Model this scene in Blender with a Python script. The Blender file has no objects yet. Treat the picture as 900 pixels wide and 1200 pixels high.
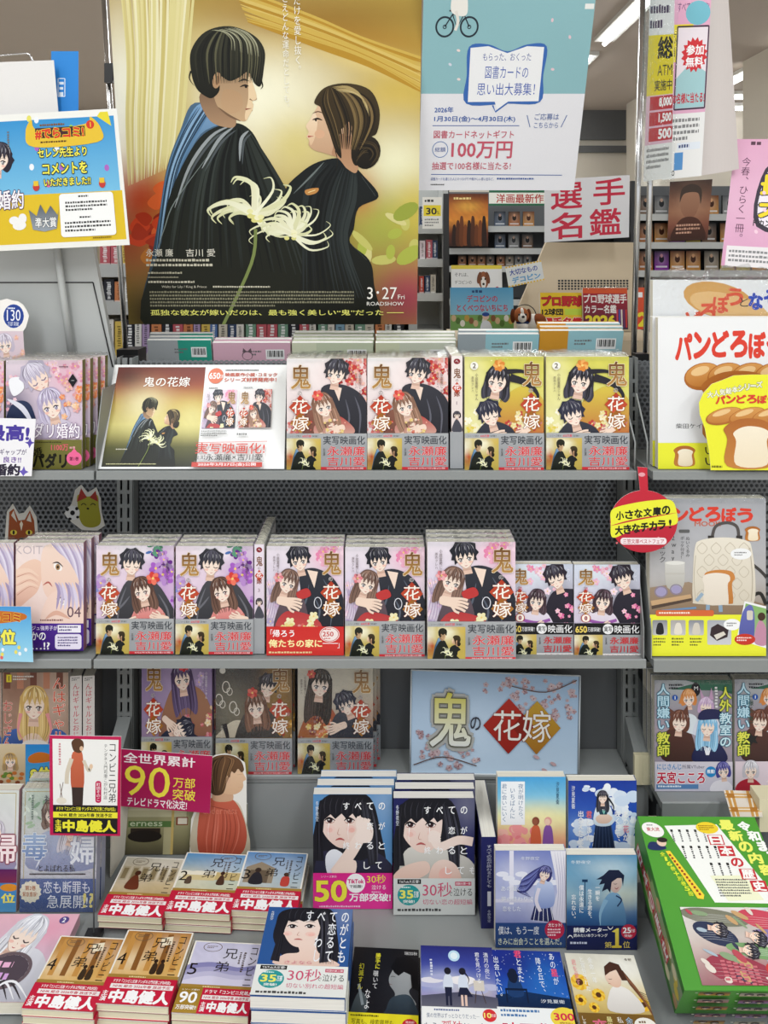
import bpy, math, random
import numpy as np
from mathutils import Vector, Matrix
from mathutils.geometry import tessellate_polygon

SC = bpy.context.scene
COL = SC.collection
F, HY, EYE = 867.0, 300.0, 1.45          # focal length in pixels of a 900x1200 frame, horizon row, eye height

# ------------------------------------------------------------------ camera, light, exposure
cam = bpy.data.objects.new('camera', bpy.data.cameras.new('camera'))
COL.objects.link(cam)
cam.location = (0, 0, EYE)
cam.rotation_euler = (math.pi / 2, 0, 0)
cam.data.sensor_fit = 'VERTICAL'
cam.data.sensor_height = 36
cam.data.lens = 36 * F / 1200
cam.data.shift_y = -(600 - HY) / 1200
cam.data.clip_start = 0.05
SC.camera = cam
SC.view_settings.view_transform = 'Standard'
SC.view_settings.look = 'None'
SC.view_settings.gamma = 1
SC.view_settings.use_curve_mapping = False
SC.view_settings.exposure = 0.13
w = bpy.data.worlds.new('world')
SC.world = w
w.use_nodes = True
w.node_tree.nodes['Background'].inputs[0].default_value = (0.93, 0.96, 1, 1)
w.node_tree.nodes['Background'].inputs[1].default_value = 0.85


def area(x, y, z, sx, sy, power):
    l = bpy.data.lights.new('ceiling_tube_light', 'AREA')
    l.shape = 'RECTANGLE'
    l.size, l.size_y = sx, sy
    l.energy = power
    l.color = (0.94, 0.98, 1)
    o = bpy.data.objects.new('ceiling_tube_light', l)
    o.location = (x, y, z)
    COL.objects.link(o)


for lx in (-2.4, -0.8, 0.8, 2.4):         # the rows of fluorescent tubes over the aisle the picture is taken from
    area(lx, -0.9, 2.9, 0.25, 2.6, 42)
for lx in (-3, 0, 3):                     # the rows beyond the shelving unit
    area(lx, 4.6, 2.9, 0.25, 4.5, 66)


# ------------------------------------------------------------------ colour and materials
def lin(h):
    if not isinstance(h, str):
        return np.array(h, float)
    if len(h) == 3:
        h = h[0] * 2 + h[1] * 2 + h[2] * 2
    c = np.array([int(h[i:i + 2], 16) / 255 for i in (0, 2, 4)])
    return np.where(c <= 0.04045, c / 12.92, ((c + 0.055) / 1.055) ** 2.4)


def mat(name, col=None, rough=0.5, metal=0.0, spec=0.5, noise=0.0, nscale=60, bump=0.0, emit=0, coat=0):
    m = bpy.data.materials.new(name)
    m.use_nodes = True
    nt = m.node_tree
    b = nt.nodes['Principled BSDF']
    b.inputs['Roughness'].default_value = rough
    b.inputs['Metallic'].default_value = metal
    b.inputs['Specular IOR Level'].default_value = spec
    if coat:
        b.inputs['Coat Weight'].default_value = coat
        b.inputs['Coat Roughness'].default_value = 0.12
    if col is None:
        a = nt.nodes.new('ShaderNodeVertexColor')
        a.layer_name = 'Col'
        src = a.outputs[0]
    else:
        r = nt.nodes.new('ShaderNodeRGB')
        r.outputs[0].default_value = (*lin(col), 1)
        src = r.outputs[0]
    if noise or bump:
        tc = nt.nodes.new('ShaderNodeTexCoord')
        n = nt.nodes.new('ShaderNodeTexNoise')
        n.inputs['Scale'].default_value = nscale
        n.inputs['Detail'].default_value = 3
        nt.links.new(tc.outputs['Object'], n.inputs['Vector'])
    if noise:
        mr = nt.nodes.new('ShaderNodeMapRange')
        mr.inputs['To Min'].default_value = 1 - noise
        mr.inputs['To Max'].default_value = 1 + noise
        nt.links.new(n.outputs[0], mr.inputs[0])
        mx = nt.nodes.new('ShaderNodeVectorMath')
        mx.operation = 'SCALE'
        nt.links.new(src, mx.inputs[0])
        nt.links.new(mr.outputs[0], mx.inputs['Scale'])
        src = mx.outputs[0]
    if bump:
        bp = nt.nodes.new('ShaderNodeBump')
        bp.inputs['Strength'].default_value = bump
        bp.inputs['Distance'].default_value = 0.002
        nt.links.new(n.outputs[0], bp.inputs['Height'])
        nt.links.new(bp.outputs[0], b.inputs['Normal'])
    nt.links.new(src, b.inputs['Base Color'])
    if emit:
        b.inputs['Emission Color'].default_value = (*lin(col), 1)
        b.inputs['Emission Strength'].default_value = emit
    return m


MT = {
    'print': mat('coated printed paper', None, 0.36, spec=0.22, noise=0.02, nscale=400, coat=0.02),
    'matte': mat('plain printed card', None, 0.6, spec=0.3, noise=0.02, nscale=300),
    'steel': mat('grey painted steel', '828584', 0.45, noise=0.03, nscale=25),
    'steeld': mat('dark grey painted steel', '5a5c5e', 0.5, noise=0.04, nscale=25),
    'paint': mat('pale painted panel', 'aeb0ae', 0.5, noise=0.02, nscale=12),
    'chrome': mat('chrome tube', 'd8d8d8', 0.18, 1.0),
    'black': mat('black plastic', '131314', 0.35),
    'beige': mat('beige plastic', 'd9cfae', 0.5, noise=0.02),
    'ceil': mat('ceiling board', 'b9aea6', 0.8, noise=0.02, nscale=4),
    'wall': mat('cream wall paint', 'd6cfc2', 0.8, noise=0.02, nscale=4),
    'floor': mat('vinyl floor tile', 'c9c2b6', 0.35, noise=0.05, nscale=6),
    'tube': mat('fluorescent tube', 'ffffff', 0.5, emit=9),
    'wood': mat('beige laminate', 'b9a88d', 0.5, noise=0.05, nscale=18),
    'fur': mat('plush fur', None, 0.9, spec=0.1, noise=0.12, nscale=240, bump=0.6),
}


def pages_mat():
    m = mat('paper page edges', 'f0ead8', 0.8, spec=0.2)
    nt = m.node_tree
    b = nt.nodes['Principled BSDF']
    at = nt.nodes.new('ShaderNodeVertexColor')
    at.layer_name = 'Col'
    tc = nt.nodes.new('ShaderNodeTexCoord')
    mp = nt.nodes.new('ShaderNodeMapping')
    mp.inputs['Scale'].default_value = (12, 1500, 12)
    n = nt.nodes.new('ShaderNodeTexNoise')
    n.inputs['Scale'].default_value = 1
    nt.links.new(tc.outputs['Object'], mp.inputs[0])
    nt.links.new(mp.outputs[0], n.inputs['Vector'])
    mr = nt.nodes.new('ShaderNodeMapRange')
    mr.inputs['To Min'].default_value = 0.72
    mr.inputs['To Max'].default_value = 1.12
    nt.links.new(n.outputs[0], mr.inputs[0])
    v = nt.nodes.new('ShaderNodeVectorMath')
    v.operation = 'SCALE'
    nt.links.new(at.outputs[0], v.inputs[0])
    nt.links.new(mr.outputs[0], v.inputs['Scale'])
    nt.links.new(v.outputs[0], b.inputs['Base Color'])
    return m


MT['pages'] = pages_mat()


def film_mat(name, gloss, rough, bscale, bstr):
    m = bpy.data.materials.new(name)
    m.use_nodes = True
    nt = m.node_tree
    nt.nodes.remove(nt.nodes['Principled BSDF'])
    out = nt.nodes['Material Output']
    t = nt.nodes.new('ShaderNodeBsdfTransparent')
    t.inputs[0].default_value = (0.97, 0.98, 0.98, 1)
    g = nt.nodes.new('ShaderNodeBsdfGlossy')
    g.inputs['Roughness'].default_value = rough
    fr = nt.nodes.new('ShaderNodeLayerWeight')
    fr.inputs[0].default_value = gloss
    mx = nt.nodes.new('ShaderNodeMixShader')
    tc = nt.nodes.new('ShaderNodeTexCoord')
    n = nt.nodes.new('ShaderNodeTexNoise')
    n.inputs['Scale'].default_value = bscale
    n.inputs['Detail'].default_value = 4
    n.inputs['Distortion'].default_value = 1.5
    bp = nt.nodes.new('ShaderNodeBump')
    bp.inputs['Strength'].default_value = bstr
    bp.inputs['Distance'].default_value = 0.004
    nt.links.new(tc.outputs['Object'], n.inputs['Vector'])
    nt.links.new(n.outputs[0], bp.inputs['Height'])
    nt.links.new(bp.outputs[0], g.inputs['Normal'])
    nt.links.new(bp.outputs[0], fr.inputs['Normal'])
    nt.links.new(fr.outputs['Facing'], mx.inputs[0])
    nt.links.new(t.outputs[0], mx.inputs[1])
    nt.links.new(g.outputs[0], mx.inputs[2])
    nt.links.new(mx.outputs[0], out.inputs[0])
    return m


MT['film'] = film_mat('crinkled shrink film', 0.16, 0.12, 90, 0.9)
MT['acrylic'] = film_mat('clear acrylic', 0.12, 0.05, 3, 0.02)


def perf_mat():
    m = mat('perforated grey steel', '74777a', 0.5, noise=0.03, nscale=20)
    nt = m.node_tree
    b = nt.nodes['Principled BSDF']
    out = nt.nodes['Material Output']
    tc = nt.nodes.new('ShaderNodeTexCoord')
    sp = nt.nodes.new('ShaderNodeSeparateXYZ')
    nt.links.new(tc.outputs['Object'], sp.inputs[0])
    pa = 0.0094
    pb = pa * 1.732

    def mth(op, a, bb=None, c=None):
        n = nt.nodes.new('ShaderNodeMath')
        n.operation = op
        for i, q in enumerate((a, bb, c)):
            if q is None:
                continue
            if isinstance(q, (int, float)):
                n.inputs[i].default_value = q
            else:
                nt.links.new(q, n.inputs[i])
        return n.outputs[0]

    def lat(ox, oz):
        x = mth('WRAP', mth('ADD', sp.outputs[0], ox), pa / 2, -pa / 2)
        z = mth('WRAP', mth('ADD', sp.outputs[2], oz), pb / 2, -pb / 2)
        return mth('SQRT', mth('ADD', mth('MULTIPLY', x, x), mth('MULTIPLY', z, z)))
    d = mth('MINIMUM', lat(0, 0), lat(pa / 2, pb / 2))
    hole = mth('LESS_THAN', d, 0.0031)
    t = nt.nodes.new('ShaderNodeBsdfTransparent')
    mx = nt.nodes.new('ShaderNodeMixShader')
    nt.links.new(hole, mx.inputs[0])
    nt.links.new(b.outputs[0], mx.inputs[1])
    nt.links.new(t.outputs[0], mx.inputs[2])
    nt.links.new(mx.outputs[0], out.inputs[0])
    return m


MT['perf'] = perf_mat()


# ------------------------------------------------------------------ geometry helpers
def P(px, py, D):
    return Vector(((px - 450) / F * D, D, EYE - (py - HY) / F * D))


class MB:
    def __init__(s):
        s.V, s.Fc, s.C, s.M, s.mats, s.sm = [], [], [], [], [], []

    def mi(s, m):
        if m not in s.mats:
            s.mats.append(m)
        return s.mats.index(m)

    def add(s, vs, fs, col='fff', m='print', smooth=False):
        n = len(s.V)
        s.V += [tuple(v) for v in vs]
        c = lin(col)
        s.C += [c] * len(vs)
        k = s.mi(m)
        for f in fs:
            s.Fc.append([i + n for i in f])
            s.M.append(k)
            s.sm.append(smooth)
        return s

    def box(s, x0, y0, z0, x1, y1, z1, col='fff', m='print'):
        vs = [(x, y, z) for z in (z0, z1) for y in (y0, y1) for x in (x0, x1)]
        return s.add(vs, [(0, 2, 3, 1), (4, 5, 7, 6), (0, 1, 5, 4), (2, 6, 7, 3), (0, 4, 6, 2), (1, 3, 7, 5)], col, m)

    def prism(s, pts, y0, y1, col='fff', m='print', ax=1):
        """polygon pts in the two axes other than ax, extruded along ax from y0 to y1"""
        n = len(pts)

        def q(p, y):
            r = list(p)
            r.insert(ax, y)
            return r
        vs = [q(p, y0) for p in pts] + [q(p, y1) for p in pts]
        fs = [list(range(n)), list(range(2 * n - 1, n - 1, -1))] + [(i, i + n, (i + 1) % n + n, (i + 1) % n) for i in range(n)]
        return s.add(vs, fs, col, m)

    def tube(s, pts, r, col='fff', m='chrome', n=10):
        pts = [Vector(p) for p in pts]
        vs, fs = [], []
        for i, p in enumerate(pts):
            d = (pts[min(i + 1, len(pts) - 1)] - pts[max(i - 1, 0)]).normalized()
            a = d.orthogonal().normalized() if i == 0 else (a - d * a.dot(d)).normalized()
            b = d.cross(a)
            for k in range(n):
                t = 2 * math.pi * k / n
                vs.append(p + (a * math.cos(t) + b * math.sin(t)) * r)
        for i in range(len(pts) - 1):
            for k in range(n):
                fs.append((i * n + k, i * n + (k + 1) % n, (i + 1) * n + (k + 1) % n, (i + 1) * n + k))
        fs += [list(range(n - 1, -1, -1)), list(range((len(pts) - 1) * n, len(pts) * n))]
        return s.add(vs, fs, col, m, True)

    def ball(s, c, r, col='fff', m='fur', n=14, rot=None):
        r = (r, r, r) if not hasattr(r, '__len__') else r
        vs, fs = [], []
        R = rot or Matrix.Identity(3)
        for i in range(n + 1):
            a = math.pi * i / n
            for k in range(n * 2):
                b = math.pi * k / n
                vs.append(Vector(c) + R @ Vector((r[0] * math.sin(a) * math.cos(b), r[1] * math.sin(a) * math.sin(b), r[2] * math.cos(a))))
        for i in range(n):
            for k in range(n * 2):
                fs.append((i * n * 2 + k, (i + 1) * n * 2 + k, (i + 1) * n * 2 + (k + 1) % (n * 2), i * n * 2 + (k + 1) % (n * 2)))
        return s.add(vs, fs, col, m, True)

    def mesh(s, name):
        me = bpy.data.meshes.new(name)
        me.from_pydata([tuple(v) for v in s.V], [], s.Fc)
        for m in s.mats:
            me.materials.append(MT[m])
        me.polygons.foreach_set('material_index', s.M)
        me.polygons.foreach_set('use_smooth', s.sm)
        at = me.color_attributes.new('Col', 'FLOAT_COLOR', 'POINT')
        c = np.ones((len(s.V), 4), np.float32)
        if len(s.V):
            c[:, :3] = np.clip(np.array(s.C), 0, 1) * 0.86
        at.data.foreach_set('color', c.ravel())
        me.update()
        return me

    def build(s, name, parent=None, loc=None, **k):
        o = bpy.data.objects.new(name, s.mesh(name))
        COL.objects.link(o)
        if parent:
            o.parent = parent
        if loc is not None:
            o.location = loc
        tag(o, **k)
        return o


def tag(o, label=None, cat=None, group=None, kind=None):
    for k, v in (('label', label), ('category', cat), ('group', group), ('kind', kind)):
        if v:
            o[k] = v
    return o


def empty(name, label, cat, loc=(0, 0, 0), rot=(0, 0, 0), group=None):
    o = bpy.data.objects.new(name, None)
    o.empty_display_size = 0.02
    COL.objects.link(o)
    o.location = loc
    o.rotation_euler = rot
    return tag(o, label, cat, group)


def copy_tree(o, parent=None):
    c = o.copy()
    COL.objects.link(c)
    c.parent = parent
    for ch in list(o.children):
        copy_tree(ch, c)
    return c


# ------------------------------------------------------------------ lettering
GL = {}


def glyphs(txt):
    k = txt
    if k not in GL:
        c = bpy.data.curves.new('t', 'FONT')
        c.body = txt
        c.resolution_u = 2 if len(txt) > 4 else 3
        o = bpy.data.objects.new('t', c)
        COL.objects.link(o)
        e = o.evaluated_get(bpy.context.evaluated_depsgraph_get())
        me = e.to_mesh()
        v = np.array([tuple(x.co) for x in me.vertices])[:, :2] if len(me.vertices) else np.zeros((0, 2))
        f = [tuple(p.vertices) for p in me.polygons]
        e.to_mesh_clear()
        bpy.data.objects.remove(o)
        bpy.data.curves.remove(c)
        GL[k] = (v, f)
    return GL[k]


# ------------------------------------------------------------------ printed artwork: flat coloured shapes laid over one another
def spline(pts, k=5):
    p = np.array(pts, float)
    n = len(p)
    out = []
    for i in range(n):
        a, b, c, d = p[i - 1], p[i], p[(i + 1) % n], p[(i + 2) % n]
        for j in range(k):
            t = j / k
            out.append(0.5 * (2 * b + (c - a) * t + (2 * a - 5 * b + 4 * c - d) * t * t + (3 * b - a - 3 * c + d) * t ** 3))
    return np.array(out)


def ospline(pts, k=5):
    p = [pts[0]] + list(pts) + [pts[-1]]
    p = np.array(p, float)
    out = []
    for i in range(1, len(p) - 2):
        a, b, c, d = p[i - 1], p[i], p[i + 1], p[i + 2]
        for j in range(k):
            t = j / k
            out.append(0.5 * (2 * b + (c - a) * t + (2 * a - 5 * b + 4 * c - d) * t * t + (3 * b - a - 3 * c + d) * t ** 3))
    out.append(p[-1])
    return np.array(out)


def clip(poly, cols, x0, y0, x1, y1):
    for ax, lim, sg in ((0, x0, 1), (0, x1, -1), (1, y0, 1), (1, y1, -1)):
        res, rc = [], []
        n = len(poly)
        for i in range(n):
            a, b, ca, cb = poly[i - 1], poly[i], cols[i - 1], cols[i]
            ia, ib = (a[ax] - lim) * sg >= 0, (b[ax] - lim) * sg >= 0
            if ia != ib:
                t = (lim - a[ax]) / (b[ax] - a[ax])
                res.append(a + (b - a) * t)
                rc.append(ca + (cb - ca) * t)
            if ib:
                res.append(b)
                rc.append(cb)
        poly, cols = res, rc
        if len(poly) < 3:
            return [], []
    return poly, cols


class Art:
    def __init__(s, x0, y0, x1, y1, seed=1):
        s.w = (x0, y0, x1, y1)
        s.V, s.C, s.Z, s.Fc, s.L = [], [], [], [], 0
        s.T = [np.eye(3)]
        s.rnd = random.Random(seed)

    # transforms
    def push(s, cx, cy, sx=1, sy=None, rot=0):
        sy = sx if sy is None else sy
        c, n = math.cos(math.radians(rot)), math.sin(math.radians(rot))
        s.T.append(s.T[-1] @ np.array([[c * sx, -n * sy, cx], [n * sx, c * sy, cy], [0, 0, 1]]))
        return s

    def pop(s):
        s.T.pop()

    def raw(s, pts, cols, faces=None):
        p = np.array(pts, float)
        p = p @ s.T[-1][:2, :2].T + s.T[-1][:2, 2]
        x0, y0, x1, y1 = s.w
        if p[:, 0].max() < x0 or p[:, 0].min() > x1 or p[:, 1].max() < y0 or p[:, 1].min() > y1:
            return
        inside = p[:, 0].min() >= x0 and p[:, 0].max() <= x1 and p[:, 1].min() >= y0 and p[:, 1].max() <= y1
        if faces is None:
            if not inside:
                q, c = clip(list(p), [np.array(c) for c in cols], x0, y0, x1, y1)
                if len(q) < 3:
                    return
                p, cols = np.array(q), c
            n = len(p)
            if n <= 3:
                faces = [tuple(range(n))]
            else:
                faces = tessellate_polygon([[Vector((a[0], a[1], 0)) for a in p]])
            s.emit(p, cols, faces)
        elif inside:
            s.emit(p, cols, faces)
        else:
            for f in faces:
                q, c = clip([p[i] for i in f], [np.array(cols[i]) for i in f], x0, y0, x1, y1)
                if len(q) >= 3:
                    s.emit(np.array(q), c, [tuple(range(len(q)))])

    def emit(s, p, cols, faces):
        n = len(s.V)
        s.V += [tuple(a) for a in p]
        s.C += list(cols)
        s.Z += [s.L] * len(p)
        s.Fc += [tuple(i + n for i in f) for f in faces]

    # shapes
    def bg(s, base, blobs=(), n=30, nz=0.0, noise_seed=0):
        x0, y0, x1, y1 = s.w
        nx = n
        ny = max(2, int(n * abs((y1 - y0) / (x1 - x0))))
        X, Y = np.meshgrid(np.linspace(x0, x1, nx + 1), np.linspace(y0, y1, ny + 1))
        if isinstance(base, tuple):
            t = ((Y - y0) / (y1 - y0))[..., None] * (len(base) - 1)
            cs = np.array([lin(b) for b in base])
            i = np.clip(t.astype(int), 0, len(base) - 2)[..., 0]
            C = cs[i] * (1 - (t - i[..., None])) + cs[i + 1] * (t - i[..., None])
        else:
            C = np.ones(X.shape + (3,)) * lin(base)
        for b in blobs:
            bx, by, rx, ry, col, al = b[:6]
            r = math.radians(b[6]) if len(b) > 6 else 0
            dx, dy = X - bx, Y - by
            u, v = dx * math.cos(r) + dy * math.sin(r), -dx * math.sin(r) + dy * math.cos(r)
            k = (al * np.exp(-(u / rx) ** 2 - (v / ry) ** 2))[..., None]
            C = C * (1 - k) + lin(col) * k
        if nz:
            C = C * (1 + nz * (np.random.RandomState(noise_seed).rand(*X.shape, 1) * 2 - 1))
        idx = np.arange((nx + 1) * (ny + 1)).reshape(ny + 1, nx + 1)
        fs = np.stack([idx[:-1, :-1], idx[1:, :-1], idx[1:, 1:], idx[:-1, 1:]], -1).reshape(-1, 4)
        s.emit(np.stack([X, Y], -1).reshape(-1, 2), list(C.reshape(-1, 3)), [tuple(f) for f in fs])
        s.L += 1
        return s

    def p(s, pts, c, c2=None, sm=0, up=1):
        q = spline(pts) if sm else np.array(pts, float)
        a = lin(c)
        if c2 is None:
            cols = [a] * len(q)
        else:
            b = lin(c2)
            y0, y1 = q[:, 1].min(), q[:, 1].max()
            cols = [a + (b - a) * (y - y0) / (y1 - y0 + 1e-9) for y in q[:, 1]]
        s.raw(q, cols)
        s.L += up
        return s

    def s(s, pts, c, c2=None):
        return s.p(pts, c, c2, 1)

    def e(s, cx, cy, rx, ry, c, rot=0, n=20, c2=None, up=1):
        t = np.linspace(0, 2 * math.pi, n, endpoint=False)
        r = math.radians(rot)
        x, y = rx * np.cos(t), ry * np.sin(t)
        return s.p(np.stack([cx + x * math.cos(r) - y * math.sin(r), cy + x * math.sin(r) + y * math.cos(r)], 1), c, c2, up=up)

    def r(s, x0, y0, x1, y1, c, c2=None, rad=0):
        if rad:
            pts = []
            for cx, cy, a0 in ((x1 - rad, y0 + rad, -90), (x1 - rad, y1 - rad, 0), (x0 + rad, y1 - rad, 90), (x0 + rad, y0 + rad, 180)):
                for k in range(5):
                    a = math.radians(a0 + k * 22.5)
                    pts.append((cx + rad * math.cos(a), cy + rad * math.sin(a)))
            return s.p(pts, c, c2)
        return s.p([(x0, y0), (x1, y0), (x1, y1), (x0, y1)], c, c2)

    def l(s, pts, w, c, taper=0, sm=1, c2=None):
        q = ospline(pts) if sm and len(pts) > 2 else np.array(pts, float)
        n = len(q)
        d = np.gradient(q, axis=0)
        d /= np.linalg.norm(d, axis=1)[:, None] + 1e-9
        nm = np.stack([-d[:, 1], d[:, 0]], 1)
        ws = np.full(n, w / 2.0)
        if taper == 1:
            ws = ws * np.linspace(1, 0.08, n)
        elif taper == 2:
            ws = ws * (np.sin(np.linspace(0.05, math.pi - 0.05, n)) * 0.92 + 0.08)
        pts2 = np.concatenate([q + nm * ws[:, None], q - nm * ws[:, None]])
        a, b = lin(c), lin(c2 or c)
        cols = [a + (b - a) * i / max(1, n - 1) for i in range(n)] * 2
        s.raw(pts2, cols, [(i, i + 1, n + i + 1, n + i) for i in range(n - 1)])
        s.L += 1
        return s

    @staticmethod
    def nudges(b):
        if b < 0.004:
            return ((0, 0),)
        d = b * 0.75
        r = [(d, d), (-d, d), (d, -d), (-d, -d)]
        if b > 0.035:
            r += [(b, 0), (-b, 0), (0, b), (0, -b)]
        return r

    def t(s, txt, x0, y0, x1, y1, c, b=0.0, o=None, ob=0.05, c2=None):
        """lettering whose ink fills the box; b is the extra stroke weight, o an outline colour"""
        v, f = glyphs(txt)
        if not len(v):
            return s
        if len(txt) == 1 and txt in 'ー一':
            y0, y1 = (y0 + y1) / 2 - (y1 - y0) * .08, (y0 + y1) / 2 + (y1 - y0) * .08
        elif txt in ('!', '1', 'リ', 'り'):
            k = .36 if txt in '!1' else .8
            x0, x1 = (x0 + x1) / 2 - (x1 - x0) * k / 2, (x0 + x1) / 2 + (x1 - x0) * k / 2
        mn, mx = v.min(0), v.max(0)
        kx, ky = (x1 - x0) / (mx[0] - mn[0] + 1e-9), (y1 - y0) / (mx[1] - mn[1] + 1e-9)
        for col, off in (((o, b + ob),) if o else ()) + ((c, b),):
            for dx, dy in s.nudges(off):
                q = np.stack([x0 + (v[:, 0] - mn[0] + dx) * kx, y1 - (v[:, 1] - mn[1] + dy) * ky], 1)
                if c2 and col == c:
                    a, bb = lin(c), lin(c2)
                    k = np.clip((q[:, 1] - y0) / (y1 - y0), 0, 1)[:, None]
                    cols = list(a + (bb - a) * k)
                else:
                    cols = [lin(col)] * len(q)
                s.raw(q, cols, f)
                s.L += 0.34
            s.L += 0.66
        return s

    def v(s, txt, x, y0, y1, w, c, b=0.0, o=None, ob=0.05):
        """vertical lettering: one character per cell down a column centred on x"""
        n = len(txt)
        h = (y1 - y0) / n
        for col, off in (((o, b + ob),) if o else ()) + ((c, b),):
            for i, ch in enumerate(txt):
                L0 = s.L
                if ch in ' 　':
                    continue
                g, f = glyphs(ch)
                if not len(g):
                    continue
                q = g - np.array([0.5, 0.37])
                if ch in 'ー～…()（）':
                    q = np.stack([q[:, 1], -q[:, 0]], 1)
                if ch in '、。':
                    q = q + np.array([0.55, 0.55])
                if ch.isascii():
                    q = q + np.array([0.2, 0.0])
                for dx, dy in s.nudges(off):
                    k = np.stack([x + (q[:, 0] + dx) * w, y0 + (i + 0.5) * h - (q[:, 1] + dy) * h], 1)
                    s.raw(k, [lin(col)] * len(k), f)
                    s.L += 0.34
                L1 = s.L
                s.L = L0
            s.L += 3.2 if off >= 0.004 else 1
        return s

    def m(s, x0, y0, x1, y1, n, c, fill=0.92):
        """rows of print too fine to read"""
        h = (y1 - y0) / n
        for i in range(n):
            x = x0
            e = x0 + (x1 - x0) * (fill if i < n - 1 else 0.6)
            while x < e:
                w_ = h * s.rnd.uniform(0.35, 0.75)
                ya = y0 + i * h + h * s.rnd.uniform(0.1, 0.25)
                s.r(x, ya, min(e, x + w_), y0 + i * h + h * 0.68, c)
                s.L -= 1
                x += w_ + h * 0.18
        s.L += 1
        return s

    def mv(s, x, y0, y1, w, c):
        y = y0
        while y < y1:
            h = w * s.rnd.uniform(0.5, 0.8)
            s.r(x - w * s.rnd.uniform(0.3, 0.5), y, x + w * s.rnd.uniform(0.3, 0.5), y + h, c)
            s.L -= 1
            y += w
        s.L += 1
        return s

    def fl(s, cx, cy, r, c, c2=None, n=5, rot=None, mid='f3d27a'):
        a0 = s.rnd.uniform(0, 360) if rot is None else rot
        for k in range(n):
            a = math.radians(a0 + k * 360 / n)
            s.e(cx + r * 0.52 * math.cos(a), cy + r * 0.52 * math.sin(a), r * 0.52, r * 0.4, c if k % 2 == 0 or not c2 else c2, a0 + k * 360 / n, 10)
            s.L -= 0.7
        s.L += 0.3
        if mid:
            s.e(cx, cy, r * 0.2, r * 0.2, mid, n=8)
        return s

    def burst(s, cx, cy, r0, r1, n, c):
        return s.p([(cx + (r1 if i % 2 else r0) * math.cos(math.pi * i / n), cy + (r1 if i % 2 else r0) * math.sin(math.pi * i / n)) for i in range(2 * n)], c)

    def ring(s, cx, cy, rx, ry, w_, c, n=40):
        t = np.linspace(0, 2 * math.pi, n)
        return s.l(np.stack([cx + rx * np.cos(t), cy + ry * np.sin(t)], 1), w_, c, sm=0)

    def box(s, x0, y0, x1, y1, w_, c):
        return s.l([(x0, y0), (x1, y0)], w_, c).l([(x0, y1), (x1, y1)], w_, c).l([(x0, y0), (x0, y1)], w_, c).l([(x1, y0), (x1, y1)], w_, c)

    # onto a surface: fn(u, v, lift) -> point, u to the right and v downwards in 0..1
    def onto(s, mb, fn, m='print', step=1e-5):
        if not s.V:
            return
        x0, y0, x1, y1 = s.w
        n = len(mb.V)
        for (x, y), z in zip(s.V, s.Z):
            mb.V.append(tuple(fn((x - x0) / (x1 - x0), (y - y0) / (y1 - y0), (z + 1) * step)))
        mb.C += s.C
        k = mb.mi(m)
        for f in s.Fc:
            mb.Fc.append([i + n for i in f])
        mb.M += [k] * len(s.Fc)
        mb.sm += [False] * len(s.Fc)


# ------------------------------------------------------------------ books and sheets
class Book:
    """the meshes of one title: cover (front with artwork, spine, back), page block, paper band, film"""

    def __init__(s, key, W, H, T, art, spine='ddd', back='eee', page='efe8d6', band=None, band_h=0, band_spine='999', spine_art=None, film=0, back_art=None, m='print'):
        s.W, s.H, s.T = W, H, T
        t = 0.0006
        a, b = -W / 2, W / 2
        c = MB()
        c.box(a, 0, 0, b, t, H, spine, m)
        c.box(b - t, t, 0, b, T - t, H, spine, m)
        c.box(a, T - t, 0, b, T, H, back, m)
        if art:
            art.onto(c, lambda u, v, z: (a + u * W, -z, H * (1 - v)), m)
        if spine_art:
            spine_art.onto(c, lambda u, v, z: (b + z, u * T, H * (1 - v)), m)
        if back_art:
            back_art.onto(c, lambda u, v, z: (b - u * W, T + z, H * (1 - v)), m)
        s.parts = [('cover', c.mesh(key + '_cover'))]
        g = MB()
        g.box(a + 0.0004, t, 0.0006, b - t, T - t, H - 0.0006, page, 'pages')
        s.parts.append(('page_block', g.mesh(key + '_pages')))
        if band:
            o = 0.0018
            k = MB()
            k.box(a, -o, 0.0002, b + 0.0006, -o + 0.0002, band_h, band_spine, m)
            k.box(b + 0.0004, -o, 0.0002, b + 0.0007, T + 0.0006, band_h, band_spine, m)
            k.box(a, T + 0.0004, 0.0002, b + 0.0006, T + 0.0007, band_h, band_spine, m)
            band.onto(k, lambda u, v, z: (a + u * W, -o - z, band_h * (1 - v)), m)
            s.parts.append(('paper_band', k.mesh(key + '_band')))
        if film:
            s.parts.append(('film_wrap', film_mesh(key, W, H, T, film)))

    def place(s, name, label, cat, loc, rot=(0, 0, 0), group=None, sc=1.0):
        r = empty(name, label, cat, loc, rot, group)
        if sc != 1:
            r.scale = (sc, sc, sc) if not hasattr(sc, '__len__') else sc
        for n, me in s.parts:
            o = bpy.data.objects.new(n, me)
            COL.objects.link(o)
            o.parent = r
        return r


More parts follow.
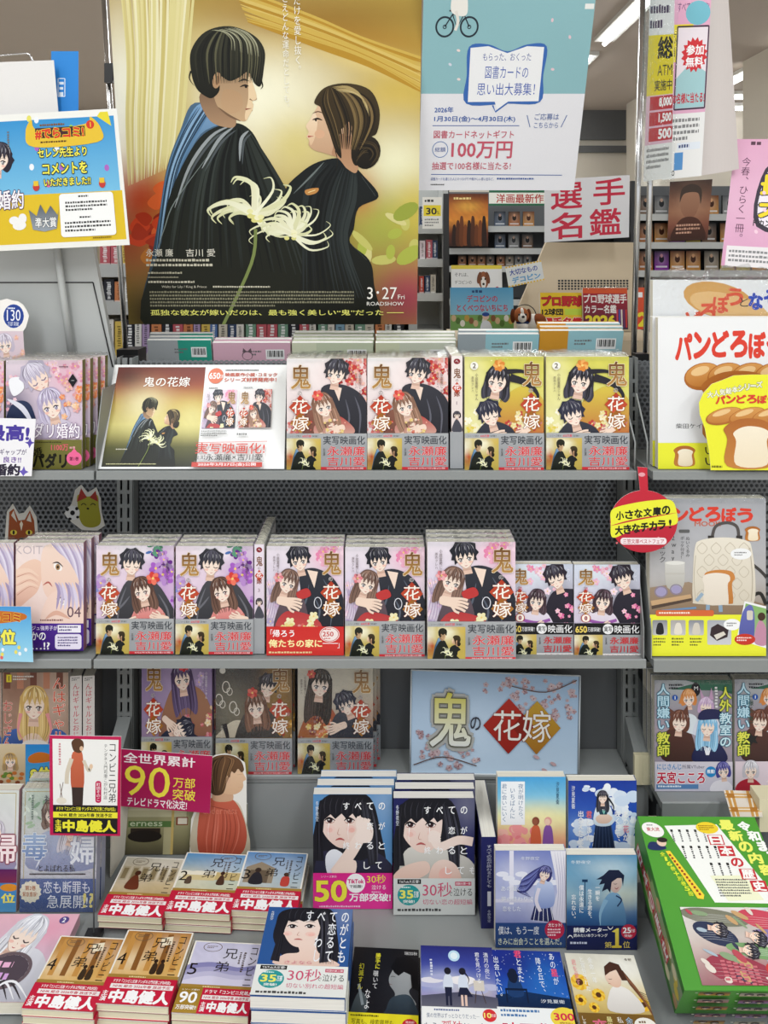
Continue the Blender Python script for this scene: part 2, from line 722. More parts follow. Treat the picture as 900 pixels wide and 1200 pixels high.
def film_mesh(key, W, H, T, kind):
    """shrink film: 1 = the crinkled, folded-over end on top of the book; 2 = a whole loose wrapping"""
    rd = np.random.RandomState(len(key) * 7 + int(W * 1e4))
    mb = MB()
    n = 36
    xs = np.linspace(-W / 2 - 0.0012, W / 2 + 0.0012, n)
    rows = [(-0.0024, H - 0.006), (-0.0022, H + 0.0005), (T * 0.3, H + 0.0035), (T * 0.7, H + 0.004), (T + 0.001, H + 0.0005), (T + 0.0012, H - 0.006)]
    if kind == 2:
        rows = [(-0.0026, 0.0004), (-0.003, H * 0.3), (-0.0028, H * 0.65)] + rows
    vs = []
    for j, (y, z) in enumerate(rows):
        top = z > H + 0.001
        for x in xs:
            vs.append((x, y + (rd.rand() - 0.5) * 0.0008, z + (rd.rand() - 0.3) * (0.0045 if top else 0.0006)))
    fs = [(j * n + i, j * n + i + 1, (j + 1) * n + i + 1, (j + 1) * n + i) for j in range(len(rows) - 1) for i in range(n - 1)]
    mb.add(vs, fs, 'fff', 'film')
    return mb.mesh(key + '_film')


def lean_loc(x0, x1, yb, D):
    a, b = P(x0, yb, D), P(x1, yb, D)
    return (a + b) / 2


def sheet(name, label, cat, cor, Ds, art, parent=None, thick=0.0006, back='eeeeee', m='print', group=None, nseg=12, bulge=0.0, step=1e-5, kind=None, edge=None):
    """a printed sheet or board between four corners (px, py) TL TR BR BL at depths Ds, with real thickness; art is printed on its face"""
    c = [P(x, y, d) for (x, y), d in zip(cor, Ds)]
    n0 = (c[1] - c[0]).cross(c[3] - c[0])          # keep the sheet flat: the last corner goes onto the plane of the others
    ray = P(cor[2][0], cor[2][1], 1.0)
    eye = Vector((0, 0, EYE))
    ray = ray - eye
    c[2] = eye + ray * (n0.dot(c[0] - eye) / n0.dot(ray))
    base = (c[2] + c[3]) / 2
    c = [q - base for q in c]
    nrm = ((c[1] - c[0]).cross(c[3] - c[0])).normalized()
    if nrm.y > 0:
        nrm = -nrm

    def fn(u, v, z):
        q = (c[0] * (1 - u) + c[1] * u) * (1 - v) + (c[3] * (1 - u) + c[2] * u) * v
        return q + nrm * (z + bulge * math.sin(math.pi * u))
    mb = MB()
    n = nseg if bulge else 1
    vs = [fn(i / n, j, 0) for j in (0, 1) for i in range(n + 1)] + [fn(i / n, j, -thick) for j in (0, 1) for i in range(n + 1)]
    k = n + 1
    fs = []
    for i in range(n):
        fs += [(i, k + i, k + i + 1, i + 1), (2 * k + i, 2 * k + i + 1, 3 * k + i + 1, 3 * k + i), (i, i + 1, 2 * k + i + 1, 2 * k + i), (k + i, 3 * k + i, 3 * k + i + 1, k + i + 1)]
    fs += [(0, 2 * k, 3 * k, k), (n, k + n, 3 * k + n, 2 * k + n)]
    mb.add(vs, fs, back, m)
    if art:
        if isinstance(art, Art):
            art.onto(mb, fn, m, step)
    o = mb.build(name, parent, base, label=label, cat=cat, group=group, kind=kind)
    if parent:
        o.location = base - parent.location
    return o


# ------------------------------------------------------------------ drawn figures for covers (plain, generic)
def head(a, cx, cy, s, rot=0, hair='24222a', skin='f7e1d0', eye='4a3a3c', g=1, long=0, closed=0, flip=1, shine='5a5866', blush='f0a89a', mouth=1, back=1, turn=0.0):
    a.push(cx, cy, s * flip, s, rot)
    if back:
        if g and long:
            a.s([(-1.0, -.5), (-.6, -1.2), (0, -1.38), (.6, -1.2), (1.0, -.5), (1.12, .4), (1.25, long * .7), (.95, long), (.3, long * .8), (-.4, long * .82), (-1.0, long), (-1.2, long * .6), (-1.1, .4)], hair, mixc(hair, shine, .45))
            strands(a, [(-.9, -.6), (-1.02, .3), (-1.0, long * .7), (-.8, long)], [(.9, -.6), (1.04, .3), (1.1, long * .7), (.8, long)], 12, .07, [shine, mixc(hair, '000000', .4)], seed=int(cx * 7))
        elif g:
            a.s([(-1.0, -.5), (-.6, -1.2), (0, -1.38), (.6, -1.2), (1.0, -.5), (1.1, .4), (.8, .95), (.2, .7), (-.4, .75), (-.95, .9), (-1.1, .3)], hair)
        else:
            a.p([(-1.0, -.3), (-1.15, -.75), (-.8, -1.05), (-.55, -1.4), (-.1, -1.3), (.25, -1.5), (.6, -1.2), (1.05, -1.0), (1.0, -.55), (1.2, -.2), (.9, .1), (.95, .45), (.6, .35), (-.6, .35), (-.92, .55), (-.9, .15), (-1.15, .1)], hair)
    a.p([(-.3, .6), (.3, .6), (.4, 1.5), (-.4, 1.5)], 'e6c3b0')
    a.s([(-.74, -.3), (-.7, .25), (-.42, .72), (0 + turn * .3, 1.0), (.42, .72), (.7, .25), (.74, -.3), (.5, -.9), (-.5, -.9)], skin, mixc(skin, 'ffffff', .12))
    a.l([(-.74, -.2), (-.7, .25), (-.42, .72), (turn * .3, 1.0), (.42, .72), (.7, .25), (.74, -.2)], .035, mixc(skin, '7a4a3c', .6))
    a.p([(-.3, .98), (turn * .3, 1.02), (.3, .98), (.36, 1.18), (-.36, 1.18)], mixc('e6c3b0', 'a87a6a', .4))
    if blush:
        for q in (-.42, .42):
            a.e(q + turn * .2, .5, .17, .09, mixc(skin, blush, .6), n=10)
    for q in (-.36, .36):
        q += turn * .22
        if closed:
            a.l([(q - .2, .22), (q, .32), (q + .2, .22)], .07, eye)
        else:
            a.e(q, .24, .17, .16, 'fdf6f2', n=12)
            a.e(q, .25, .115, .16, eye, n=12)
            a.e(q, .3, .06, .08, mixc(eye, 'ffffff', .35), n=8)
            a.e(q - .04, .18, .04, .05, 'ffffff', n=8)
            a.l([(q - .22, .2), (q - .05, .08), (q + .2, .16)], .075, '2a2024')
        a.l([(q - .2, -.1), (q + .02, -.15), (q + .2, -.1)], .035, mixc(hair, skin, .3))
    a.l([(turn * .3, .45), (turn * .3 + .05, .55)], .035, 'd09a88')
    if mouth:
        a.l([(-.12 + turn * .25, .74), (turn * .25, .77), (.12 + turn * .25, .73)], .05, 'c05a5a', 2)
    if g:
        a.p([(-.98, .2), (-1.04, -.55), (-.6, -1.18), (0, -1.36), (.6, -1.18), (1.04, -.55), (.98, .25), (.82, .5), (.74, -.1), (.52, -.5), (.44, .02), (.2, -.5), (.08, .06), (-.14, -.5), (-.34, .04), (-.46, -.45), (-.7, -.05), (-.8, .55)], hair)
    else:
        a.p([(-.9, .15), (-1.04, -.5), (-.62, -1.2), (0, -1.38), (.62, -1.2), (1.04, -.5), (.9, .2), (.75, -.25), (.6, .08), (.42, -.38), (.2, .12), (.06, -.32), (-.18, .14), (-.3, -.4), (-.55, .1), (-.64, -.3)], hair)
    strands(a, [(-.1, -1.3), (-.55, -1.1), (-.85, -.75), (-.92, -.2)], [(.1, -1.3), (.55, -1.1), (.85, -.75), (.92, -.2)], 14, .06, [shine, shine, mixc(hair, '000000', .45)], seed=int(cy * 5))
    for q in (-.5, -.25, .1, .35, .6):
        a.l([(q * 1.1, -.95), (q * 1.3, -.75), (q * 1.36, -.55)], .06, mixc(shine, 'ffffff', .3), 2)
    a.pop()


def mixc(a, b, t):
    return tuple(lin(a) * (1 - t) + lin(b) * t)


def hand(a, cx, cy, s, rot=0, skin='f4d9c6', flip=1):
    a.push(cx, cy, s * flip, s, rot)
    a.s([(-1.4, -.35), (-.5, -.45), (.1, -.5), (.35, 0), (.1, .5), (-.5, .45), (-1.4, .35)], skin)
    for k in range(4):
        y = -.42 + k * .27
        a.l([(0, y), (.55 + .1 * (k in (1, 2)), y * 1.15), (1.0 + .15 * (k in (1, 2)), y * 1.3 + .1)], .24, skin, 0)
        a.l([(.15, y + .13), (.9, y * 1.25 + .2)], .03, 'c99a86', 1)
    a.l([(-.3, .35), (.1, .75), (.5, .85)], .22, skin)
    a.pop()


def scatter(a, x0, y0, x1, y1, n, rs, cols, fn='fl', mid='f3d27a', petals=5):
    for i in range(n):
        x, y, r = a.rnd.uniform(x0, x1), a.rnd.uniform(y0, y1), a.rnd.uniform(*rs)
        c = a.rnd.choice(cols)
        if fn == 'fl':
            a.fl(x, y, r, c, mixc(c, 'ffffff', .18), petals, mid=mid)
        elif fn == 'leaf':
            a.e(x, y, r, r * .4, c, a.rnd.uniform(0, 180), 8)
            a.L -= .7
        else:
            a.e(x, y, r, r, c, n=10)
            a.L -= .7
    a.L += 1


def folds(a, pts_list, w, c):
    for p in pts_list:
        a.l(p, w, c, 2)


# ------------------------------------------------------------------ the film poster picture, in a 900 x 900 field, shared by poster, board and paper bands
def strands(a, A, B, n, w, cols, k0=0.0, k1=1.0, seed=0):
    """n tapering strokes running along curves that pass from curve A to curve B"""
    A, B = np.array(A, float), np.array(B, float)
    r = random.Random(seed)
    for i in range(n):
        t = k0 + (k1 - k0) * (i + r.random()) / n
        j = r.uniform(0, .25)
        q = A * (1 - t) + B * t
        a.l([tuple(p) for p in q], w * r.uniform(.6, 1.4), r.choice(cols), 2)
        a.L -= .7


def couple_picture(a, detail=1):
    d = detail
    # standing man in profile, seen to the waist
    a.s([(250, 250), (205, 330), (165, 430), (138, 560), (112, 680), (80, 880), (300, 900), (330, 500), (340, 300)], '4d6a84', '1c2622')
    a.s([(255, 258), (215, 330), (190, 420), (205, 430), (262, 335), (332, 298), (302, 258)], '7fa6cc', '40607c')
    if d:
        strands(a, [(255, 262), (205, 345), (160, 470), (120, 690)], [(300, 262), (262, 320), (205, 420), (165, 560)], 16, 5, ['8db0d0', '35506a', '5c83a8', '2c4256'], seed=1)
    a.s([(345, 305), (395, 322), (432, 385), (492, 500), (560, 640), (600, 760), (610, 900), (95, 900), (140, 640), (165, 520), (215, 410), (270, 335)], '1a1f1b', '1b1d12')
    if d:
        strands(a, [(330, 312), (240, 395), (180, 520), (140, 690)], [(392, 325), (455, 430), (520, 560), (585, 740)], 26, 9, ['2b312c', '101411', '333a35', '0c0f0d', '242a26'], seed=2)
        for p_ in ([(345, 312), (290, 342), (228, 425), (182, 540)], [(352, 316), (310, 352), (262, 430)], [(393, 326), (372, 350), (366, 410)]):
            a.l(p_, 9, '9aa0a2', 2)
            a.l([(x + 7, y + 8) for x, y in p_], 6, '50575a', 2)
        a.l([(120, 680), (150, 600), (185, 520), (300, 370)], 3, '7d8884', 2)
    a.s([(262, 235), (300, 210), (345, 260), (360, 300), (345, 318), (290, 300)], '7a5e48', 'b08d6c')
    a.s([(300, 165), (385, 150), (406, 190), (407, 212), (417, 236), (415, 243), (404, 246), (408, 256), (402, 263), (405, 271), (397, 279), (388, 298), (372, 299), (340, 282), (312, 262), (300, 220)], 'a18364', 'cba982')
    a.s([(396, 182), (407, 197), (417, 236), (405, 246), (407, 262), (388, 297), (384, 282), (394, 240)], 'ecd0a8')
    a.s([(330, 215), (372, 225), (378, 262), (350, 280), (322, 262)], 'b8946f', 'c4a07a')
    if d:
        a.l([(372, 208), (386, 203), (397, 206)], 5, '33291e', 2).l([(368, 194), (384, 188), (398, 192)], 5, '33291e', 2)
        a.e(389, 207, 4, 4, '231a12', n=8).l([(386, 268), (403, 265)], 5, '9a5a48', 1).l([(398, 240), (408, 246)], 4, '8a6a4e', 1)
        a.l([(312, 262), (340, 284), (372, 300)], 6, '7c5f48', 2)
    a.s([(243, 165), (246, 110), (285, 62), (350, 47), (412, 70), (441, 110), (437, 165), (428, 205), (412, 198), (396, 168), (372, 182), (345, 192), (318, 178), (318, 215), (302, 235), (285, 236), (256, 212)], '2a2a1f', '17170f')
    a.e(311, 190, 11, 22, 'b58f6a', 12).e(313, 190, 5, 13, '8a6648', 12)
    if d:
        strands(a, [(340, 50), (290, 70), (256, 120), (262, 200)], [(350, 48), (410, 72), (436, 120), (426, 196)], 34, 5, ['3d3c2c', '10100b', '5c5a42', '1b1b13', '2f2f22'], seed=3)
        strands(a, [(300, 58), (330, 62), (350, 80), (352, 110)], [(370, 50), (405, 66), (428, 95), (434, 130)], 9, 3, ['8d8c70', 'a9a88c'], seed=4)
        a.l([(243, 165), (238, 185), (250, 205)], 5, '17170f', 1).l([(430, 190), (434, 205), (428, 214)], 5, '17170f', 1)
    # woman in profile, facing him
    a.s([(592, 408), (655, 405), (705, 450), (747, 508), (692, 540), (678, 600), (668, 640), (722, 690), (735, 760), (740, 900), (505, 900), (530, 740), (528, 600), (488, 500), (535, 440)], '161b1c', '17180f')
    if d:
        strands(a, [(600, 415), (545, 480), (535, 600), (530, 800)], [(690, 440), (690, 520), (665, 640), (720, 800)], 22, 8, ['262c2c', '0e1212', '2f3635', '1c2020'], seed=5)
        a.l([(597, 412), (560, 452), (512, 500)], 5, '6d7674', 2).l([(700, 452), (738, 506)], 4, '6d7674', 2).l([(668, 640), (715, 690)], 4, '59605e', 2)
    a.s([(600, 235), (640, 230), (690, 300), (690, 432), (662, 432), (636, 402), (600, 388), (572, 380), (556, 366), (557, 350), (550, 342), (556, 330), (549, 314), (560, 296), (574, 272)], 'e6c4a2', 'bd9270')
    a.s([(640, 340), (672, 340), (690, 432), (662, 432), (638, 402), (618, 388)], 'a97d5e', 'c09470')
    a.s([(560, 296), (572, 276), (580, 300), (574, 340), (562, 366), (556, 350), (550, 342), (556, 330), (549, 314)], 'f4dcbc', 'e2bd98')
    if d:
        a.l([(566, 297), (580, 293), (594, 298)], 5, '2a1d16', 2).l([(566, 280), (582, 274), (598, 280)], 3, '5a4432', 2).e(576, 297, 3, 4, '2a1d16', n=8)
        a.l([(554, 342), (570, 341)], 5, 'b04d48', 1).e(586, 335, 14, 12, 'dcae8c')
        a.s([(545, 490), (580, 484), (575, 498), (550, 504)], 'c58a4a').l([(552, 497), (572, 490)], 2, 'f0e0a0')
    a.s([(572, 248), (600, 210), (660, 198), (722, 216), (748, 270), (742, 330), (720, 350), (690, 420), (672, 400), (672, 330), (650, 318), (640, 340), (645, 400), (628, 380), (612, 330), (598, 290), (588, 262)], '43361f', '1a150d')
    a.e(714, 386, 37, 46, '2a2217', 15, c2='15110a')
    a.e(662, 322, 11, 20, 'd0a27c', 8)
    if d:
        strands(a, [(600, 214), (584, 250), (604, 310), (630, 375)], [(650, 202), (720, 240), (738, 300), (700, 380)], 30, 4, ['5c4a2c', '1b150c', '3a2d19', '7c6640', '241b10'], seed=6)
        strands(a, [(620, 208), (660, 206), (690, 222), (700, 240)], [(640, 222), (680, 226), (712, 252), (722, 290)], 8, 4, ['b09a66', 'd0bc88'], seed=7)
        strands(a, [(690, 350), (735, 360), (748, 395), (725, 428)], [(684, 420), (690, 400), (700, 380), (716, 370)], 10, 3, ['4a3c26', '120e08'], seed=8)
        a.l([(628, 380), (634, 410), (630, 436)], 2.4, '2c2214', 1)
    # spider-lily held between them
    for cx, cy, r in ((402, 560, 1.0), (505, 615, .8)):
        for k in range(24 if d else 9):
            t = a.rnd.uniform(-3.4, .6)
            q = a.rnd.uniform(60, 150) * r
            bx, by = cx + q * math.cos(t), cy + q * math.sin(t) * .8
            a.l([(cx, cy), (cx + q * .6 * math.cos(t + .3), cy + q * .6 * math.sin(t + .3)), (bx, by), (bx + 22 * r * math.cos(t - 2), by + 22 * r * math.sin(t - 2))], (a.rnd.uniform(8, 20) * r) if d else 26, a.rnd.choice(['f8f6dc', 'efeccb', 'e2e0b4']), 1, c2='d9dba8')
            a.L -= .6
        for k in range(8):
            a.e(cx + a.rnd.uniform(-22, 22) * r, cy + a.rnd.uniform(-16, 16) * r, 9 * r, 7 * r, a.rnd.choice(['f0ecae', 'e4de8c', 'f8f4cc']), n=10)
            a.L -= .6
    a.l([(405, 600), (390, 700), (300, 890)], 9, '7d8b4e')


PB = [(430, 240, 235, 170, 'faf6da', 1), (70, 230, 60, 260, 'f4f2dc', .9), (20, 320, 40, 200, 'fbfaf0', .9), (200, 260, 60, 240, 'cdbb72', .75), (330, 90, 200, 50, 'dcc98a', .5), (640, 60, 300, 60, 'b07f22', .85, 12), (760, 150, 200, 30, 'eed88c', .8, 14), (800, 230, 120, 60, 'd8b84a', .7),
      (95, 520, 90, 90, 'c03a16', .95), (60, 640, 110, 130, '9a2c14', .85), (150, 640, 60, 100, 'b87a2c', .6), (800, 420, 120, 110, 'f6f3d0', .95), (770, 600, 110, 110, 'a8b24a', .9), (850, 540, 60, 90, 'd8c04a', .7), (690, 500, 50, 60, 'c85a2c', .7), (620, 640, 60, 60, '5a3a1a', .5),
      (830, 800, 110, 110, 'c04a60', .95), (400, 850, 460, 150, '1b1f12', 1), (120, 850, 120, 90, '20140c', .9), (520, 360, 80, 80, 'dccb74', .7), (640, 470, 40, 60, 'a8a050', .5)]


def poster_art(full=1):
    a = Art(35, -262, 858, 878, 3)
    a.bg('b89c46', PB + [(430, -150, 500, 130, '94702a', .9), (640, 20, 300, 50, '8f6a22', .6), (200, -200, 180, 80, '6d4a1c', .7)], 44, .012)
    strands(a, [(50, -260), (72, 100), (60, 300), (55, 480)], [(290, -260), (240, 100), (215, 300), (190, 420)], 34, 9, ['ddd292', 'ebe4ba', 'd4c582', 'e2d79c', 'cdbd74'], seed=9)
    strands(a, [(360, -60), (560, 20), (700, 80), (870, 130)], [(400, 40), (580, 100), (720, 150), (870, 230)], 22, 16, ['c29a38', 'cfae50', 'b58a2c', 'b98d2c', 'd8bc66'], seed=10)
    for k in range(16):
        px_, py_ = a.rnd.uniform(40, 130), a.rnd.uniform(480, 720)
        a.s([(px_ + x + a.rnd.uniform(-8, 8), py_ + y + a.rnd.uniform(-8, 8)) for x, y in ((0, 0), (30, -22), (54, 4), (26, 26))], a.rnd.choice(['c8401c', 'a83014', 'd8602c', '8a2410', 'b87028']))
        a.L -= .6
    for k in range(12):
        a.e(a.rnd.uniform(700, 850), a.rnd.uniform(520, 700), a.rnd.uniform(20, 44), a.rnd.uniform(10, 22), a.rnd.choice(['b0b84c', '9aa440', 'c8c46a', 'd8d08a']), a.rnd.uniform(0, 180), 14)
        a.L -= .6
    couple_picture(a, 1)
    a.v('あなただけを愛し抜く。', 530, -110, 175, 20, 'fbf8ea')
    a.v('たとえどんな運命だとしても。', 498, -60, 275, 18, 'fbf8ea')
    a.t('永瀬 廉', 96, 657, 172, 679, 'eeeada').t('吉川 愛', 208, 657, 290, 679, 'eeeada')
    a.m(95, 684, 390, 697, 1, 'cfcab4').m(95, 698, 405, 711, 1, 'cfcab4').m(98, 722, 260, 732, 1, 'b9b49c').m(98, 736, 240, 743, 1, 'a9a48c')
    a.m(98, 748, 315, 759, 1, 'cfcab4')
    a.t('Waltz for Lily / King & Prince', 135, 763, 262, 772, 'd6d1bc').m(280, 763, 550, 772, 1, 'cfcab4')
    a.m(100, 778, 690, 828, 5, '8d8a70', .98)
    a.t('3･27', 716, 768, 800, 803, 'fffaf0').t('Fri', 803, 790, 822, 803, 'fffaf0').t('ROADSHOW', 715, 811, 820, 822, 'fffaf0')
    a.t('孤独な彼女が嫁いだのは、最も強く美しい“鬼”だった', 100, 834, 762, 851, 'f2f07a', .01)
    a.l([(772, 843), (820, 843)], 2, 'f2f07a')
    return a


def mini_couple(a, x0, y0, x1, y1):
    """the film picture small, in a box of another artwork"""
    w_ = a.w
    k = Art(x0, y0, x1, y1, 5)
    sx, sy = (x1 - x0) / 860, (y1 - y0) / 700
    k.bg('c2ab52', [(x0 + (b[0]) * sx, y0 + (b[1] - 120) * sy, b[2] * sx, b[3] * sy, b[4], b[5]) for b in PB[:11]], 8)
    k.push(x0, y0 - 20 * sy, sx, sy)
    couple_picture(k, 0)
    k.pop()
    n = len(a.V)
    a.V += k.V
    a.C += k.C
    a.Z += [z + a.L for z in k.Z]
    a.Fc += [tuple(i + n for i in f) for f in k.Fc]
    a.L += k.L


# ------------------------------------------------------------------ the comic with the couple: seven volumes and the small prequel
def oni_title(a, side, zero=0):
    a.pop()
    a.push(0, 0, 1, .8 if zero else 1)
    x = 6 if side == 'l' else 73
    y = 8 if side == 'l' else 6
    a.t('鬼', x, y, x + 24, y + 30, '6a4326', .012, 'f3e3c4', .022, c2='b98a4a')
    a.t('の', x + 8, y + 33, x + 13, y + 38, '54382a', 0, 'fff', .03)
    cx, cy = x + 11, y + 53
    a.p([(cx, cy - 15), (cx + 14, cy), (cx, cy + 15), (cx - 14, cy)], 'b23a24', 'd0583a')
    a.p([(cx + 1, cy + 6), (cx + 14, cy + 20), (cx + 1, cy + 33), (cx - 12, cy + 20)], '9b5a24', 'c0883a')
    a.t('花', cx - 10, cy - 10, cx + 10, cy + 8, 'fff6ea', .008, '8a2a18', .02)
    a.t('嫁', cx - 10, cy + 11, cx + 11, cy + 30, 'fff6ea', .008, '8a2a18', .02)
    if zero:
        a.t('0', cx - 5, cy + 33, cx + 6, cy + 46, 'fff6ea', .03, 'b03020', .05)
    a.pop()


def credits(a, x, y, c='5a4a4a', c2='5a4a4a'):
    a.v('小説富樫じゅん', x, y, y + 34, 3.6, c)
    a.v('原作クレハ', x - 5, y + 4, y + 24, 3.2, c2)


def oni(vol, cut=94.3):
    a = Art(0, 0, 100, 140, vol + 10)
    a.push(-7.5, -4.5, 1.16)
    full, a.w = a.w, (0, 0, 100, cut)
    R = a.rnd
    bg_ = a.bg

    def whole(*q, **k):
        a.w = full
        bg_(*q, **k)
        a.w = (0, 0, 100, cut)
        return a
    a.bg = whole

    def pattern(a, x0, y0, x1, y1, n, cols=('f2d8c8', 'e89a8a', 'c8403a', 'e8c878')):
        scatter(a, x0, y0, x1, y1, n, (.8, 2.2), list(cols))
    if vol == 1:
        a.bg(('f3efee', 'f1e4e2', 'efe0dc'), [(80, 20, 40, 30, 'f0c9c4', .7), (10, 60, 20, 50, 'e6d5d5', .6)], 16, .03)
        scatter(a, 62, 0, 100, 30, 26, (3, 6), ['c8403c', 'e07a70', 'f0b0a6', 'a83030'])
        scatter(a, 84, 25, 100, 70, 16, (2, 5), ['d0605a', 'f0b8b0', 'b03a38'])
        scatter(a, 0, 70, 24, 95, 10, (3, 5), ['e9b0a8', 'd0706a'])
        a.s([(44, 36), (66, 32), (86, 42), (95, 60), (99, 98), (40, 100), (46, 66)], '3a3a42', '232329')
        folds(a, [[(80, 45), (86, 65), (84, 92)], [(70, 48), (74, 70), (66, 92)]], 2, '61616c')
        a.p([(56, 33), (63, 50), (66, 36)], 'f0d8c8')
        head(a, 60, 20, 12, 8, '3c3a40', g=0, closed=0, turn=-.6)
        a.s([(26, 66), (44, 58), (62, 70), (64, 98), (28, 98)], '8a5a4a', '6a4038')
        a.s([(36, 78), (58, 66), (72, 72), (80, 84), (60, 92), (44, 98)], 'b8433c', 'd8c0b0')
        head(a, 46, 56, 11.5, -16, '8a6654', g=1, long=2.4, shine='b89078', turn=.4)
        a.fl(40, 44, 6, 'd84a40', 'e8766a', 6)
        hand(a, 58, 82, 8, 160)
        hand(a, 40, 90, 7, -20)
        pattern(a, 28, 70, 70, 97, 26)
        oni_title(a, 'l')
        a.v('1', 88, 6, 12, 6, '7a3a34')
        credits(a, 92, 14)
    elif vol == 2:
        a.bg(('d8d25a', 'ddd77a', 'cfc45c'), [(20, 80, 40, 40, 'eee9b0', .8), (90, 100, 40, 30, 'f2eccb', .7), (10, 20, 20, 30, 'efeab0', .7)], 16, .04)
        scatter(a, 0, 60, 30, 95, 14, (3, 6), ['f2ecc0', 'e2cf58', 'fff8dc'])
        scatter(a, 70, 70, 100, 96, 14, (3, 7), ['f6f0d0', 'dcc85a'])
        a.s([(40, 60), (66, 36), (88, 44), (98, 70), (88, 96), (50, 98)], 'd8c24c', 'b9453a')
        scatter(a, 52, 56, 90, 90, 12, (2, 5), ['e8dc9a', 'c0443a', 'f5e9c0'])
        a.s([(20, 84), (34, 72), (58, 80), (60, 98), (14, 98)], '3a3c48', '2a2c36')
        head(a, 42, 30, 13, 10, '26242a', long=1.6, eye='5a4a3a', turn=-.3)
        a.l([(56, 26), (74, 32), (86, 44), (84, 58)], 9, '2c2a30', 1)
        a.l([(50, 20), (72, 20), (90, 34)], 6, '2a282e', 1)
        a.fl(44, 13, 6.5, 'e08a3a', 'f0b060', 7)
        head(a, 34, 66, 12, -16, '2e3042', g=0, closed=1, turn=.4)
        hand(a, 42, 88, 9, -10)
        hand(a, 70, 84, 7, 150)
        oni_title(a, 'r')
        a.e(12, 11, 5, 5, 'f6f4ea')
        a.t('2', 10, 8, 14, 14, '5a4a3a', .02)
        credits(a, 15, 20)
    elif vol == 3:
        a.bg(('ead8e4', 'e2cbe0', 'd8bfd8'), [(84, 30, 22, 36, 'b48ac8', .7), (90, 70, 18, 30, 'c8a0d0', .7), (50, 8, 30, 12, 'f6f2f6', .8)], 16, .04)
        scatter(a, 66, 6, 92, 40, 12, (5, 9), ['8a3aa8', 'a860c4', '6a2a8a', 'c08ad4'])
        scatter(a, 80, 60, 100, 94, 10, (4, 8), ['9a54b4', 'c49ad8', '7a3a98'])
        scatter(a, 60, 0, 84, 14, 10, (3, 5), ['3f7a5a', '5a9a7a', '4a70b0'], 'leaf')
        scatter(a, 2, 40, 14, 66, 6, (4, 7), ['b890cc', '8a90d0'])
        a.s([(10, 98), (26, 74), (40, 44), (62, 40), (82, 56), (94, 98)], '4a4a50', '2c2c32')
        folds(a, [[(40, 50), (32, 72), (30, 94)], [(76, 58), (86, 76), (88, 96)], [(22, 84), (36, 70), (44, 60)]], 2.2, '6c6c74')
        head(a, 46, 24, 12.5, 4, '34343c', g=0, closed=1, turn=.3)
        a.s([(46, 98), (50, 74), (60, 68), (74, 70), (84, 82), (86, 98)], 'e8a09a', 'c8605e')
        scatter(a, 50, 78, 84, 96, 10, (2, 4), ['f6d0c4', 'd8807a'])
        head(a, 58, 54, 12, -12, '5a4038', long=2.0, shine='8a6858', eye='7a4038', turn=-.4)
        a.fl(70, 40, 7.5, 'd8403a', 'f07a62', 6)
        hand(a, 44, 90, 9, -20)
        hand(a, 76, 84, 8, 190)
        oni_title(a, 'l')
        a.v('3', 88, 6, 12, 5, '6a4a6a')
        credits(a, 92, 16)
    elif vol == 4:
        a.bg(('ece2ea', 'e6d9e4', 'dfc9d8'), [(80, 14, 24, 20, 'f0b4cc', .8), (10, 60, 20, 40, 'd8cfe4', .7), (84, 60, 14, 40, 'e0b8d0', .6)], 16, .03)
        scatter(a, 64, 0, 100, 24, 18, (3, 7), ['f0b0c8', 'f6cfe0', 'e88ab0'])
        scatter(a, 0, 40, 18, 90, 12, (2, 5), ['f0d0e0', 'd8b8d8', 'b4a4c8'])
        for k in range(6):
            a.l([(4 + k * 3, 40), (10 + k * 2, 60 + k * 4), (2 + k * 3, 92)], .8, 'b8a0c0', 2)
        a.s([(44, 34), (60, 28), (80, 38), (92, 60), (97, 98), (30, 98), (44, 62)], '32343e', '20222c')
        folds(a, [[(70, 40), (80, 62), (78, 94)], [(60, 60), (66, 76), (60, 96)], [(54, 46), (50, 66), (40, 80)]], 2.2, '59616f')
        a.p([(52, 30), (60, 50), (64, 32)], 'f4dccb')
        head(a, 43, 19, 12, -10, '22242e', g=0, turn=-.1)
        a.s([(16, 98), (22, 66), (34, 52), (48, 62), (52, 98)], '6a5a62', '4a3a44')
        a.s([(18, 98), (28, 76), (60, 82), (66, 98)], 'b83a3c', 'c85050')
        scatter(a, 22, 80, 62, 97, 12, (3, 6), ['e6d88a', 'f0e8b4', 'd8605a'])
        head(a, 30, 44, 11.5, 18, '6a5048', long=2.3, shine='9a7a6a', turn=.5)
        a.fl(20, 38, 5.5, 'e08088', 'f0b0b4', 6)
        a.s([(40, 55), (52, 50), (56, 58), (44, 62)], 'c03a3a')
        hand(a, 34, 66, 11, 12)
        a.ring(64, 66, 4, 6, .8, 'e8e8f0')
        oni_title(a, 'r')
        credits(a, 15, 8)
    elif vol == 5:
        a.bg(('8d7ba4', '9c86a8', 'a58a9c'), [(50, 30, 30, 40, 'bca8c8', .6), (90, 80, 30, 30, '6a5a80', .6)], 16, .05)
        scatter(a, 70, 0, 100, 30, 8, (3, 6), ['b89cc8', '7a648e'])
        a.s([(40, 40), (62, 30), (86, 44), (98, 98), (30, 98)], 'a4785c', '8a5a4a')
        scatter(a, 62, 50, 96, 96, 14, (2, 5), ['d8b48a', 'c8606a', 'e8d0a8'])
        head(a, 56, 24, 12.5, -8, '4a3a5a', long=3.2, shine='7a6a90', turn=.2)
        a.fl(58, 10, 6.5, 'c02c34', 'e0505a', 7)
        a.s([(24, 92), (40, 78), (70, 82), (84, 98), (20, 98)], '34384a', '282a38')
        head(a, 56, 78, 11, 62, '2e3040', g=0, closed=1)
        hand(a, 42, 72, 8, 40)
